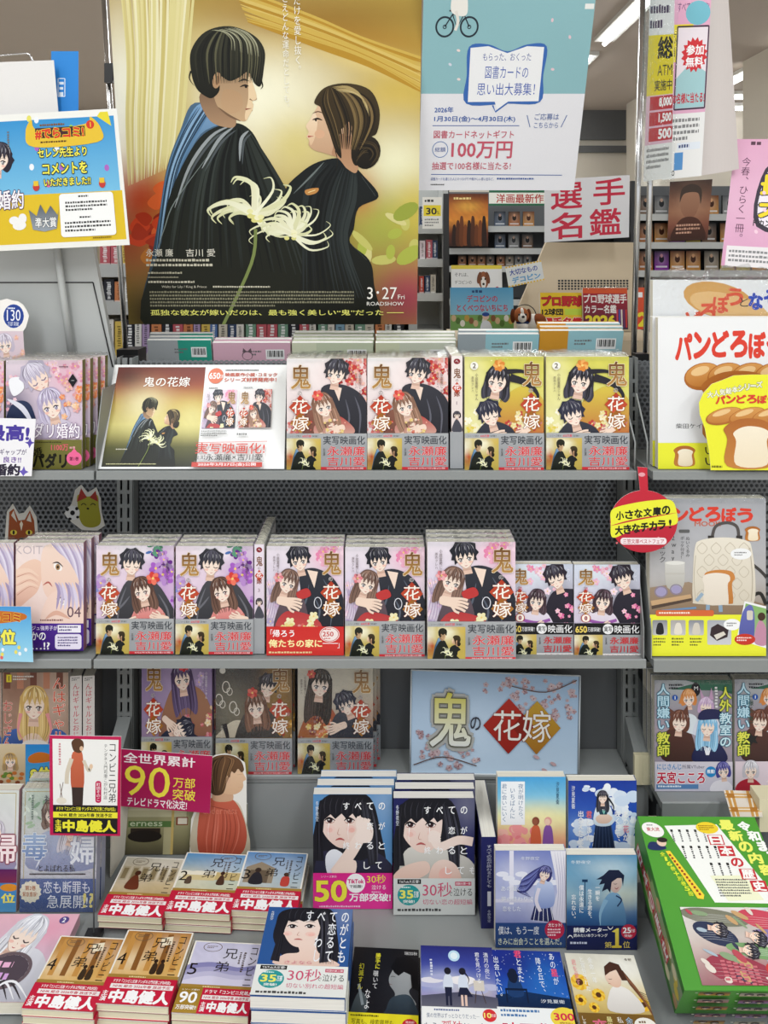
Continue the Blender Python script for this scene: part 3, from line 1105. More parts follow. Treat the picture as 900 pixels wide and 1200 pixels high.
        oni_title(a, 'l')
        credits(a, 92, 14, 'e8e0ea', 'e8e0ea')
    elif vol == 6:
        a.bg(('3a3a3e', '4c4844', '57493c'), [(20, 60, 30, 40, '85806f', .7), (84, 20, 20, 40, 'b98a3a', .7), (80, 80, 30, 30, 'b8862c', .7)], 16, .06)
        for x, y in ((18, 30), (26, 52), (10, 44)):
            a.ring(x, y, 4, 6, 1, 'e6e0d4')
            a.ring(x + 4, y + 5, 3, 4, .8, 'e6e0d4')
        scatter(a, 62, 56, 100, 96, 16, (3, 7), ['c8902c', 'e0b04a', 'a8402c', 'd8a840'])
        a.s([(0, 98), (12, 78), (30, 66), (54, 74), (60, 98)], 'd8cdb8', 'b8a890')
        a.s([(30, 98), (38, 60), (60, 50), (76, 66), (80, 98)], '54504c', '2e2c2c')
        head(a, 66, 30, 11, 10, '2a2830', g=0, closed=1, turn=-.4)
        head(a, 52, 52, 12, -6, '6a4a3c', long=2.2, shine='96705c', eye='6a3a30', turn=-.2)
        a.fl(48, 36, 6, 'c8403a', 'e07060', 6)
        a.l([(16, 70), (20, 88), (12, 96)], 6, '2c2a2e', 1)
        oni_title(a, 'r')
        a.e(9, 9, 4, 4, 'e8e4da')
        a.v('小説富樫じゅん', 8, 78, 98, 3, 'e8e0d0')
    elif vol == 7:
        a.bg(('c9c2b2', 'c5b8a4', 'b8a890'), [(20, 20, 40, 30, 'd8d2c4', .7), (80, 80, 30, 30, 'a8442e', .5)], 16, .05)
        a.s([(8, 98), (14, 64), (30, 48), (48, 56), (58, 98)], 'b4583c', '9a6a3a')
        scatter(a, 6, 60, 48, 97, 18, (3, 6), ['e0c068', 'd87a4a', 'f0e0b0', '8a3a2c'])
        a.s([(48, 62), (66, 56), (90, 70), (98, 98), (44, 98)], '484850', '34343a')
        head(a, 32, 26, 13, 6, '2c2622', long=3.4, shine='5c5048', turn=.3)
        a.fl(22, 14, 5, 'c8403a', 'e07060', 6)
        head(a, 62, 48, 11.5, -22, '2e3040', g=0, turn=-.5)
        hand(a, 50, 74, 9, 160)
        oni_title(a, 'r')
        credits(a, 10, 14)
    else:
        a.bg(('cfd6e6', 'd8cfe0', 'c9b4cc'), [(80, 70, 30, 40, '2a2638', .85), (40, 10, 30, 20, 'e8f0f6', .7)], 16, .05)
        scatter(a, 20, 0, 70, 40, 18, (2, 5), ['f0b8d0', 'e88ab0', 'f8dce8'])
        a.s([(52, 98), (56, 62), (66, 40), (88, 36), (100, 44), (100, 98)], '2c2836', '1e1c28')
        head(a, 70, 22, 14, -18, '2c2430', g=0, closed=1, turn=-.5)
        a.s([(10, 98), (22, 70), (40, 62), (60, 70), (66, 98)], 'ece4ee', 'c8b4d0')
        a.l([(24, 76), (44, 80), (62, 76)], 4, '9a5aa8')
        head(a, 44, 52, 12, 8, '3c2c34', long=1.4, shine='6a5460', turn=-.2)
        scatter(a, 70, 40, 100, 90, 16, (2, 5), ['f090b8', 'f6c0d6', 'd85a94'])
        hand(a, 46, 84, 8, -30)
        oni_title(a, 'l', 1)
        a.v('クレハ', 92, 6, 26, 6, 'ecebf2')
    a.w = full
    return a


def oni_band(kind=0):
    a = Art(0, 0, 100, 45, 4)
    if kind == 1:
        a.bg(('cf2f2c', 'd83a34'), [], 6)
        a.v('「', 4, 4, 16, 8, 'fff')
        a.t('帰ろう', 8, 5, 36, 16, 'fff', .02)
        a.t('俺たちの家に', 3, 20, 72, 32, 'fff2b0', .03)
        a.l([(73, 26), (93, 26)], 1, 'fff').v('」', 96, 22, 34, 8, 'fff')
        a.e(82, 12, 13, 12, 'f6e8e4').ring(82, 12, 11.5, 10.5, .8, 'c8302c')
        a.t('250', 73, 8, 87, 15, 'c8302c', .02).m(74, 3, 90, 6, 1, 'c8302c').m(75, 17, 89, 20, 1, 'c8302c')
        a.m(3, 38, 96, 43, 1, 'f4d8a0')
        return a
    if kind == 2:
        a.bg(('a6a7aa', '9c9da1'), [], 6)
        a.r(0, 0, 100, 15, '17171a')
        a.t('650', 2, 4, 19, 12, 'f0d468', .03).t('万部突破！', 20, 5, 40, 11, 'fff')
        a.e(51, 7.5, 8, 6.8, 'f0f0f0').t('実写', 45, 4, 57, 11, '17171a', .02).t('映画化', 61, 2.5, 98, 13, 'f4f4f4', .01)
        mini_couple(a, 0, 15, 43, 45)
        a.t('永瀬廉', 54, 18, 97, 27, 'c83a40', .02)
        a.t('吉川愛', 54, 29, 97, 38, 'c83a40', .02)
        a.v('主演', 48, 18, 28, 3, '444')
        a.r(43, 39.5, 100, 45, 'f2eeec').t('2026年3月27日(金)公開', 46, 40.5, 96, 44.2, '9c3030')
        return a
    a.bg(('aeb0b2', '9a9c9f', 'a2a4a7'), [], 6)
    a.t('シリーズ累計', 4, 2, 18, 4.6, '555').t('650万部', 20, 1.6, 31, 4.8, 'e03848', .02).t('突破！', 32, 2, 40, 4.6, '444')
    mini_couple(a, 0, 6, 43, 45)
    a.t('実写映画化', 46, 3, 98, 13.5, '3a3e46', .005)
    a.v('主演', 47, 18, 28, 3, '555')
    a.t('永瀬廉', 51, 16, 98, 27.5, 'd8383e', .012, 'e8dede', .02)
    a.t('吉川愛', 51, 29, 98, 40, 'd8383e', .012, 'e8dede', .02)
    a.r(43, 41.5, 100, 45, 'd43840').t('2026年3月27日(金)公開', 50, 42, 96, 44.6, 'fbeeee')
    return a


def oni_spine(vol):
    a = Art(0, 0, 15, 182, 60 + vol)
    a.bg(('f0e6e2', 'eadcd8', 'e4d2d0') if vol == 1 else ('eae0ea', 'e4d4e2', 'd8c4d8'), [], 4)
    a.e(7.5, 9, 4.5, 4.5, '8a2630').t('ヘ', 5.5, 7, 9.5, 11, 'fff')
    a.t('鬼', 3, 20, 12.5, 36, '7a4a26', .02)
    a.v('の', 7.5, 37, 42, 5, '54382a')
    a.p([(7.5, 42), (14, 52), (7.5, 62), (1, 52)], 'c84a34')
    a.t('花', 3.5, 46, 11.5, 55, 'fff', .02).t('嫁', 3.5, 57, 11.5, 66, '8a3a24', .02)
    a.v(str(vol), 7.5, 72, 80, 8, '7a5a6a')
    head(a, 7.5, 96, 5, 0, '3a3038', g=1)
    a.s([(2, 112), (7, 102), (13, 112), (14, 122), (1, 122)], '4a4a54')
    a.r(0, 125, 15, 182, '9fa1a4')
    a.v('実写映画化決定', 5, 128, 168, 4, 'e8e8ec').v('永瀬廉吉川愛', 10.5, 130, 166, 4, '6a2a30')
    return a


# ------------------------------------------------------------------ the other covers
def art_padari():
    a = Art(0, 0, 100, 140, 30)
    a.bg(('e2d2dc', 'd6c6d6', 'cdb8c8'), [(10, 60, 24, 30, '3a3a5c', .8), (80, 20, 30, 30, 'e6b4c4', .8), (60, 90, 40, 20, 'c8b0c8', .5)], 16, .05)
    scatter(a, 50, 0, 100, 26, 20, (3, 6), ['e6a8bc', 'f0c8d4', 'd890a8'])
    scatter(a, 0, 20, 20, 70, 10, (2, 4), ['e0a0b8', 'f0c8d8'])
    a.s([(0, 98), (4, 64), (18, 52), (34, 60), (40, 98)], '2c3858', '20283f')
    a.l([(2, 50), (22, 62), (36, 84)], 7, 'e4e4ee', 2)
    a.s([(4, 26), (18, 22), (24, 36), (10, 46)], 'f2f2f6')
    head(a, 42, 24, 18, -34, 'b9b0c4', g=0, closed=1, shine='e6e0ee', skin='f2d8c8', eye='6a5a80')
    a.s([(30, 98), (44, 74), (66, 72), (90, 84), (96, 98)], 'd8d0e0', 'b0a4bc')
    head(a, 60, 58, 17, -14, 'b4a8c4', long=1.3, shine='e2daee', eye='6a5a86', turn=-.2)
    scatter(a, 74, 28, 98, 76, 16, (3, 7), ['e88a5a', 'f0b48a', 'e0a0a0', 'f6d0b4'])
    a.p([(88, 17), (94, 26), (88, 35), (82, 26)], '1c1c22').t('一', 86, 25, 90, 27, 'fff')
    a.m(70, 7, 90, 10, 1, '6a4a5a')
    a.t('ダリ婚約', 36, 81, 97, 100, 'fcf8fc', .012, '8a6a90', .03)
    a.r(0, 102, 100, 140, '757238', '6a662e')
    a.m(40, 104, 96, 107, 1, '3a3818').t('1100万', 60, 108, 82, 116, 'e05a70', .02).m(84, 110, 96, 115, 1, 'd8a0a0')
    a.t('婚', 36, 112, 48, 124, '17160c', .02)
    a.t('パダリ', 36, 120, 80, 138, '17160c', .045)
    a.e(90, 126, 10, 9, 'f06a9a').p([(86, 118), (90, 113), (94, 118)], 'f06a9a').t('第1巻', 84, 124, 96, 129, '5a1430', .02)
    return a


def art_koi(n):
    a = Art(0, 0, 100, 142, 31 + n)
    a.bg(('f0ded8', 'eed6ce', 'e9ccc4'), [(70, 20, 40, 30, 'e2d8ea', .7), (20, 40, 30, 50, 'f6e2da', .6)], 16, .02)
    a.t('UKOITSURU', -14, 4, 84, 15, 'c8b8bc', -.02)
    a.s([(0, 40), (24, 22), (40, 30), (34, 60), (20, 74), (0, 84)], 'f0cdb8', 'e6b8a4')
    for k in range(3):
        a.l([(-4, 40 + k * 12), (18, 36 + k * 9), (34, 44 + k * 7)], 9, 'f2d2be', 1)
        a.l([(2, 45 + k * 12), (20, 40 + k * 9), (32, 47 + k * 7)], 1, 'c08a7a', 1)
    a.s([(40, 8), (70, 2), (100, 10), (100, 70), (60, 78), (40, 60)], 'f3d9ca', 'efcdbc')
    a.e(62, 32, 7, 4.5, 'f8f2ee', 30).e(62, 32, 3.4, 4.2, 'a8845c').e(62, 32, 1.6, 2, '2a2018').l([(54, 27), (62, 26), (70, 32)], 2, '3a2c30', 2)
    a.l([(40, 56), (48, 52), (54, 58)], 2.4, 'b8645c', 2)
    for k in range(13):
        a.l([(52 + k * 4, 0), (66 + k * 4, 12 + k * 2), (84 + k * 2, 22 + k * 5), (102, 30 + k * 6)], 5, mixc('b4a6c6', 'e4dcec', (k % 3) / 2), 2)
    a.s([(46, 74), (70, 60), (100, 72), (100, 108), (40, 108)], 'f2d4c6')
    a.e(68, 78, 5, 3.4, 'f8f2ee', 40).e(68, 78, 2.6, 3, 'a8845c').l([(60, 74), (68, 72), (75, 78)], 1.8, '3a2c30', 2)
    for k in range(11):
        a.l([(58 + k * 5, 52), (64 + k * 5, 64 + k % 3 * 4), (60 + k * 6, 88)], 5, mixc('a898bc', 'dcd2e8', (k % 3) / 2), 2)
    a.l([(44, 100), (60, 92), (80, 100)], 6, 'e0b09c', 2)
    a.t('04' if n else '03', 76, 84, 96, 98, '6a4a5a')
    a.m(36, 100, 92, 104, 1, '8a5a5a')
    a.r(0, 106, 100, 142, '4c2390', '3c1878')
    if n:
        a.t('リビジュ強男子が、', 12, 109, 64, 115, 'f2eaf8', .01)
        a.t('さかの', 12, 117, 44, 128, 'fff', .02)
        a.t('…!?', 24, 131, 50, 140, 'fff', .02)
        a.r(62, 108, 96, 118, 'f2eef8').m(64, 109, 94, 117, 2, '4a3a7a')
        a.r(58, 120, 97, 140, 'e9e2f4', rad=4).m(62, 123, 94, 137, 4, '4a3a7a')
    else:
        a.m(6, 110, 90, 138, 4, 'd8c8f0')
    return a


def art_gyaru(n):
    a = Art(0, 0, 100, 148, 33 + n)
    a.bg(('b99a84', 'a88672', 'c8a894'), [(30, 20, 40, 30, '8a5a48', .7), (80, 40, 30, 50, 'd8c0b0', .6)], 16, .06)
    for k in range(5):
        a.r(2 + k * 20, 0, 12 + k * 20, 24, 'c4866a' if k % 2 else '7a4a3c')
    a.s([(18, 118), (24, 82), (40, 72), (62, 74), (78, 86), (84, 120), (18, 120)], 'f4d8c4')
    a.s([(0, 120), (4, 92), (26, 84), (30, 120)], '4a6ab0', '35508a')
    a.s([(100, 120), (98, 92), (76, 84), (70, 120)], '4a6ab0', '35508a')
    a.s([(30, 104), (48, 98), (68, 104), (72, 122), (26, 122)], 'f6efe8')
    head(a, 48, 48, 21, 2, 'd8b06a', long=2.5, shine='f2d89a', eye='6a4a3a', skin='f8e0cc')
    a.l([(28, 60), (24, 84), (32, 100)], 6, 'e89a9a', 1)
    a.l([(68, 60), (74, 84), (66, 100)], 6, 'e89a9a', 1)
    a.r(0, 112, 100, 148, 'd8c4a0', 'b89870')
    scatter(a, 10, 114, 96, 146, 26, (3, 7), ['c8743a', 'e0b060', '8a4a2c', 'e8d8b0', '6a8a3a'], 'dot')
    a.v('んはギゃル', 86, 6, 104, 22, 'e2523a', .0, 'ffe9d8', .03)
    a.v('おじさん', 8, 40, 112, 17, 'c8322c', .0, 'ffe9d8', .03)
    if n:
        a.r(6, 3, 14, 14, 'f2dc3a').t('1', 8.6, 5, 11.4, 12, '222')
        a.m(16, 4, 50, 12, 2, 'f4eae0')
    return a


def art_doku(n):
    a = Art(0, 0, 100, 160, 35 + n)
    a.bg(('d9dcd6', 'cfd2d8', 'c9c4d0'), [(50, 60, 40, 30, 'e8dcdc', .7), (20, 20, 20, 30, 'a9bfa8', .6)], 16, .04)
    a.box(4, 4, 96, 156, 1, 'b8a878')
    scatter(a, 4, 4, 30, 50, 14, (3, 6), ['8aa88a', 'a8c0a0', 'e0e8dc'], 'leaf')
    scatter(a, 70, 60, 98, 100, 10, (3, 6), ['e8b4a8', 'f0d0c0', 'c8d0b8'])
    a.s([(10, 104), (20, 66), (44, 54), (76, 64), (96, 104)], 'b8c0d8' if n else 'c87a70', '8890b4')
    folds(a, [[(30, 70), (26, 90), (20, 104)], [(60, 66), (66, 86), (70, 104)]], 2.5, 'e4e6f0')
    head(a, 42, 34, 15, -8, '6a5048', long=1.2, shine='9a8070', turn=.2)
    head(a, 68, 56, 13, 14, 'c8c0cc', long=2.4, shine='f0ecf2', turn=-.2)
    a.v('社', 35, 8, 20, 12, '3a3a44')
    a.mv(14, 8, 40, 3, '7a8a80')
    if n:
        a.t('毒', 2, 58, 34, 92, 'a9c0e0', .02, 'f6f8fc', .02, c2='6a86b8').t('婦', 66, 62, 98, 98, 'f2f4fa', .02, 'a0a8c4', .02)
        a.t('とよばれる私', 24, 99, 72, 108, '34302e')
        a.l([(12, 111), (86, 111)], 1.6, '3a3436')
        a.r(0, 117, 100, 160, '54689c', '46588c')
        a.burst(14, 134, 13, 15, 14, 'ece4d0').t('第2巻', 7, 126, 21, 132, 'b06030', .02).t('緊急重版!', 4, 134, 23, 140, 'b06030', .01)
        a.t('恋も断罪も', 31, 120, 92, 136, 'f4f4fa', .0)
        a.t('急展開!?', 36, 138, 96, 155, 'f4f4fa', .0).t('!?', 84, 136, 98, 154, 'f2e08a', .02)
    else:
        a.t('婦', 62, 58, 98, 96, 'f6e4e4', .02, '8a3048', .03)
        a.r(0, 104, 100, 122, '5a1c5a', '7a2a4a')
        a.r(0, 122, 100, 160, '3a7ab8', '5a9ac8')
        a.e(90, 128, 12, 5, 'd88a2a').t('位', 80, 136, 98, 148, 'f6e45a', .03)
    return a


def art_silver():
    a = Art(0, 0, 140, 110, 37)
    a.bg(('e8b8c4', 'd8b4c8', 'c8c0cc'), [(110, 20, 30, 20, 'f0a0b8', .7), (60, 90, 50, 30, 'e6e6ea', .8)], 16, .04)
    head(a, 26, 26, 17, -16, 'd8c070', g=1, shine='f4e8b0', closed=1)
    a.s([(40, 90), (60, 50), (110, 48), (136, 84), (130, 110), (30, 110)], 'dcdce4', 'b8b8c4')
    head(a, 84, 30, 22, 20, 'd4d4dc', long=2.0, shine='f8f8fc', closed=1)
    a.ring(84, 74, 27, 21, 4, '6a5a60').e(84, 74, 25, 19, '50444e')
    a.m(66, 61, 104, 75, 1, 'f0b8d8').m(62, 75, 108, 90, 1, 'd8a8e0')
    a.e(124, 9, 6, 5, '5a4a8a').t('2', 122, 6, 126, 12, 'fff', .02)
    a.m(4, 6, 40, 12, 1, '6a4a8a')
    for k in range(8):
        a.l([(20 + k * 9, 112), (30 + k * 8, 92), (60 + k * 6, 88), (70 + k * 8, 108)], 3, 'f4f4f8' if k % 2 else '3a3438', 2)
    a.t('9,000', 36, 102, 60, 108, '2a2428')
    return a


def art_class(n):
    a = Art(0, 0, 100, 142, 40 + n)
    a.bg(('8f8a96', 'a79aa4', '8a8496'), [(30, 10, 30, 20, 'c8d0d0', .6)], 14, .04)
    a.p([(0, 0), (40, 0), (100, 18), (100, 0)], '2c5a48').p([(20, 12), (58, 3), (100, 4), (100, 14)], '3a6a56')
    a.s([(10, 102), (12, 70), (30, 60), (48, 70), (50, 104)], '5a3a34', '44302c')
    a.s([(30, 60), (40, 44), (54, 48), (56, 70)], 'dce4ea')
    a.s([(50, 70), (60, 44), (78, 44), (84, 70)], 'd8dce8')
    a.e(53, 12, 6, 9, '1c1a22').t('M', 51, 8, 56, 13, 'e8e8e8')
    head(a, 44, 24, 9.5, -4, 'd88a4a', shine='f4c08a')
    a.p([(34, 20), (31, 30), (36, 30)], 'd88a4a')
    head(a, 66, 34, 9.5, 6, 'c8a8cc', shine='eed8f0', closed=1)
    a.p([(60, 24), (58, 10), (64, 22)], 'c8a0c0').p([(70, 23), (73, 9), (76, 25)], 'c8a0c0')
    a.s([(50, 104), (54, 84), (68, 76), (86, 84), (92, 104)], '2c3058', '22264a')
    a.p([(62, 82), (68, 87), (74, 82), (70, 96), (66, 96)], 'f0f0f6')
    head(a, 68, 60, 12, 4, '7ab8e0', long=2.6, shine='c0e4f8', closed=1)
    a.s([(56, 50), (62, 38), (82, 38), (90, 48), (74, 50)], '2a2c54')
    head(a, 32, 54, 12, 6, '6a4236', shine='9a6a58', closed=1)
    a.p([(20, 46), (17, 34), (28, 42)], '6a4236').p([(36, 40), (42, 32), (44, 46)], '6a4236')
    a.v('人間嫌い', 11, 4, 64, 17, 'bfe0ee', .02, '33708a', .05)
    a.v('教師', 11, 66, 98, 17, 'e6e45a', .02, '4a6a2a', .05)
    if n == 0:
        a.v('人外', 91, 8, 40, 16, 'e6e45a', .02, '4a6a2a', .05)
        a.v('教室の', 91, 41, 86, 16, 'cfeaf2', .02, '33708a', .05)
        a.mv(79, 8, 36, 4, 'e8e8e8')
    a.e(26, 22, 3.6, 3.6, '2a5ab0').t('1', 25, 20, 27, 24, 'fff', .02)
    a.m(18, 4, 38, 12, 2, '3a3a44')
    if n:
        a.v('ご様と(笑)', 20, 20, 60, 8, '2c5040')
        a.burst(22, 76, 4, 9, 5, '2a2a2a')
    a.r(0, 104, 100, 142, 'd9d2dc', 'c8c4d4')
    if n == 0:
        a.t('にじさんじ', 3, 107, 34, 114, '3a86c0', .02).t('所属VTuber', 35, 108, 64, 113, '4a4a60')
        a.t('天宮こころ', 3, 117, 64, 132, 'c82a48', .035, 'fff', .04)
        a.r(2, 133, 56, 139, '5a86b8').m(4, 134, 54, 138, 1, 'e8f0f8')
        a.e(72, 117, 7, 7, '2a8ac8').t('推薦!', 67, 114, 77, 119, 'fff', .02)
        a.s([(72, 142), (76, 130), (92, 128), (100, 140)], 'e8e4ec')
        head(a, 88, 116, 9, -6, '4a4890', shine='8a86c8')
    else:
        a.r(0, 104, 100, 142, 'e0d0d8')
        a.s([(2, 142), (6, 130), (24, 126), (36, 142)], 'b02a3a')
        head(a, 20, 116, 10, 0, 'c8c4cc', shine='f4f4f8')
        a.t('にじ', 46, 107, 64, 114, '3a6ab0', .02).t('える', 42, 117, 84, 131, 'c82a48', .035, 'fff', .04)
    return a


def art_owaru(v):
    a = Art(0, 0, 100, 144, 50 + v)
    bgc = ['5a8ec0', '23265c', '2f5a9a'][v]
    a.bg((bgc, bgc), [(90, 10, 20, 30, mixc(bgc, 'ffffff', .25), .5)], 10)
    if v == 2:
        a.s([(16, 8), (40, 0), (74, 2), (84, 40), (86, 96), (40, 96), (14, 60), (12, 30)], '1d1d24', '26262e')
        a.s([(26, 24), (24, 46), (34, 64), (46, 68), (58, 62), (64, 40), (60, 18), (34, 12)], 'f6e4da', 'f0d4c6')
        a.s([(42, 62), (60, 58), (66, 76), (90, 96), (20, 96), (28, 80), (44, 76)], 'f2d9cc', 'eacabb')
        for x, y in ((32, 34), (52, 33)):
            a.e(x, y, 5.6, 3, 'cfa898').e(x, y + .3, 5, 2.4, 'f4ece8').e(x, y, 3.2, 2.8, '2c2226').e(x - 1, y - 1, .8, .7, 'fff').l([(x - 6.5, y), (x - 1, y - 3.2), (x + 6.5, y - .4)], 2.2, '17141a', 2).l([(x - 6, y - 7), (x, y - 9), (x + 6, y - 7)], .9, '4a3a3c', 2)
        a.e(28, 46, 5, 4, 'f5d2c6').e(54, 46, 6, 4, 'f4ccc0').e(27, 47, 3, 2.4, 'f3c4b8').e(55, 47, 3.6, 2.4, 'f2beb2').l([(41, 42), (39, 48), (42, 49)], .8, 'c89080', 2).l([(36, 56), (41, 55), (46, 56)], 2.2, 'b8605c', 2)
        a.p([(18, 36), (22, 6), (50, -2), (76, 6), (78, 90), (68, 92), (66, 40), (60, 20), (56, 24), (50, 22), (44, 25), (38, 22), (31, 26), (26, 24), (22, 50), (24, 92), (14, 90)], '1d1d24', '25252d')
        strands(a, [(24, 4), (20, 30), (20, 60), (18, 92)], [(26, 4), (22, 30), (23, 60), (24, 92)], 5, .8, ['3a3a44', '0e0e12'], seed=4)
        strands(a, [(62, 6), (66, 40), (68, 70), (68, 94)], [(74, 6), (80, 40), (82, 70), (84, 94)], 14, .9, ['3c3c46', '0c0c10', '50505c'], seed=5)
        for k in range(6):
            a.l([(28 + k * 8, 2), (26 + k * 7, 12), (27 + k * 6.4, 22)], .7, '44444e', 2)
        a.v('冬野夜空', 6, 8, 24, 4, 'e8eef6')
        cols = ((92, 'のがとも'), (78, 'て恋るて'), (64, 'べ　わし'), (50, 'す'))
        for x, t_ in cols:
            a.v(t_, x, 4, 4 + 22 * len(t_), 10, 'f4f6fa', .01)
        a.t('さよなら', 30, 90, 60, 95, 'd87a90')
    else:
        # seated girl in a white blouse, hand to a tearful face
        a.s([(4, 30), (14, 4), (44, -4), (72, 4), (84, 40), (92, 100), (60, 110), (0, 100)], '1c1c22', '28282f')
        if v == 0:
            a.s([(0, 104), (6, 78), (20, 72), (60, 84), (80, 74), (100, 90), (100, 106), (0, 106)], '34344a', '2a2a3c')
            a.s([(16, 78), (30, 70), (52, 92), (40, 106), (20, 104)], 'eef0f6', 'd4d8e4')
        else:
            a.s([(4, 104), (14, 66), (40, 58), (70, 66), (96, 78), (100, 106), (0, 106)], 'dcd8d0', 'b4b0a8')
        a.s([(12, 26), (12, 46), (24, 62), (38, 68), (54, 58), (60, 36), (56, 16), (24, 12)], 'f5e2d8', 'edcfc2')
        a.e(22, 44, 6, 5, 'f3d2c8').e(48, 44, 6, 5, 'f2cbc0').e(21, 45, 3.6, 3, 'f0c0b4').e(49, 45, 3.6, 3, 'efb8ac')
        for x, y in ((21, 33), (46, 33)):
            a.e(x, y, 6.4, 3.4, 'd8a898').e(x, y + .3, 5.4, 2.5, 'f4ece8').e(x, y, 3.6, 3, '3a2628').e(x - 1, y - 1, .9, .8, 'fff').l([(x - 7, y + .4), (x - 1, y - 3.4), (x + 7, y)], 2.4, '17141a', 2).l([(x - 6, y + 2.6), (x, y + 3.6), (x + 6, y + 2)], .8, 'b07a70', 2).l([(x - 7, y - 8), (x, y - 10), (x + 7, y - 8)], .9, '4a3a3c', 2)
            a.l([(x - 1, y + 3), (x - 2, y + 14), (x - 1, y + 24)], .9, 'fff', 1)
        a.l([(33, 42), (31, 50), (35, 51)], .8, 'c89080', 2).l([(28, 58), (34, 56), (40, 58)], 2.6, 'b85a5a', 2)
        a.p([(4, 34), (8, 8), (34, -4), (60, 2), (78, 20), (82, 88), (70, 90), (64, 40), (60, 26), (54, 30), (50, 24), (42, 31), (36, 24), (28, 31), (22, 25), (14, 32), (11, 60), (14, 84), (2, 84)], '1c1c22', '26262d')
        strands(a, [(8, 12), (5, 36), (5, 60), (4, 84)], [(12, 10), (11, 36), (11, 60), (13, 84)], 6, .8, ['3a3a44', '0e0e12'], seed=6)
        strands(a, [(60, 6), (64, 36), (68, 64), (72, 90)], [(74, 14), (80, 40), (82, 64), (82, 88)], 14, .9, ['3c3c46', '0c0c10', '50505c'], seed=7)
        for k in range(7):
            a.l([(16 + k * 8, 4), (14 + k * 7.4, 14), (15 + k * 7, 25)], .7, '46464f', 2)
        sk = 'f1d8cb'
        if v == 0:
            a.l([(28, 100), (46, 76), (58, 56), (66, 44)], 15, sk, 0, c2='f6e4da')
            a.s([(54, 58), (58, 38), (68, 32), (76, 44), (72, 60)], 'f6e4da')
            for k in range(4):
                a.l([(60 + k * 4, 50), (56 + k * 4, 38), (58 + k * 4.4, 28 + k)], 4, 'f6e4da').l([(62 + k * 4, 48), (59 + k * 4, 38)], .5, 'cfa090')
            a.s([(24, 100), (34, 86), (54, 84), (50, 104)], 'f4ddd0')
        else:
            a.l([(98, 54), (80, 52), (58, 60), (50, 50)], 11, sk, 0, c2='f6e4da')
            for k in range(4):
                a.l([(58, 54 - k * 3), (48, 50 - k * 3), (44, 54 - k * 2)], 3.6, 'f6e4da')
            a.s([(0, 96), (14, 84), (40, 78), (44, 92), (20, 104), (0, 106)], 'ecd0c2', 'e2bcac')
            a.s([(46, 106), (48, 84), (62, 76), (78, 84), (82, 106)], 'efd6ca', 'e0b4a4')
            a.e(64, 94, 8, 8, 'eeb8ac')
        a.v('冬野夜空', 5, 8, 34, 4, 'e8eef6')
        rows = ('すべての', '恋が', '終わると', 'して' if v == 0 else 'しても')
        y = 10
        for i, t_ in enumerate(rows):
            n = len(t_)
            if i == 3:
                x0 = 62
            else:
                x0 = 96 - n * 15
            for k, ch in enumerate(t_):
                a.t(ch, x0 + k * 15 + 2, y, x0 + k * 15 + 10, y + 9, 'fdfdfd', .012)
            y += 25
    return a


def band_owaru(v):
    a = Art(0, 0, 100, 46 if v < 2 else 44, 54)
    if v == 0:
        a.bg(('e02a8c', 'e83a9a'), [], 6)
        a.t('シリーズ累計', 10, 3, 30, 6, 'ffe0f0')
        a.t('50', 3, 10, 42, 36, 'f6ee4a', .03, 'c0186a', .015)
        a.e(54, 13, 12, 12.5, 'fff').t('TikTok', 44, 8, 64, 13, 'd8307a', .04).t('で話題!', 46, 15, 62, 19, '333', .02)
        a.t('30秒', 68, 2, 92, 13, 'f6ee4a', .0).t('泣ける', 74, 15, 92, 21, 'fff').m(74, 23, 94, 26, 1, 'f8c0e0')
        a.t('万部突破!', 46, 26, 98, 36, 'fff', .03)
        a.m(8, 41, 94, 45, 1, 'f8c8e4')
        return a
    a.bg(('d9dcd9', 'cfd2cf') if v == 1 else ('eceeea', 'e4e6e2'), [], 6)
    a.r(5, 1, 34, 7, '222').t('TikTok大反響!', 7, 2, 32, 6, 'fff')
    a.e(19, 21, 14, 13, '2c9a9a').m(10, 10, 28, 13, 1, 'e6f6f0').t('35', 8, 15, 24, 25, 'f4ee6a', .03).t('万部', 25, 16, 31, 24, 'fff', .02).t('突破!', 12, 27, 26, 31, 'f6f6f0', .02)
    a.t('30秒', 36, 5, 72, 23, 'cf5074', .0).t('で', 68, 17, 73, 22, '555')
    a.t('泣ける', 74, 12, 97, 22, '333').r(76, 4, 96, 9, 'c8506a').t('待望の第二弾' if v == 2 else '感動の第一弾', 77, 5, 95, 8, 'fff')
    a.t('切ない別れの超短編' if v == 2 else '切ない恋の超短編', 36, 26, 97, 33, 'd0607e')
    a.m(5, 37, 94, 43, 1, '444')
    return a


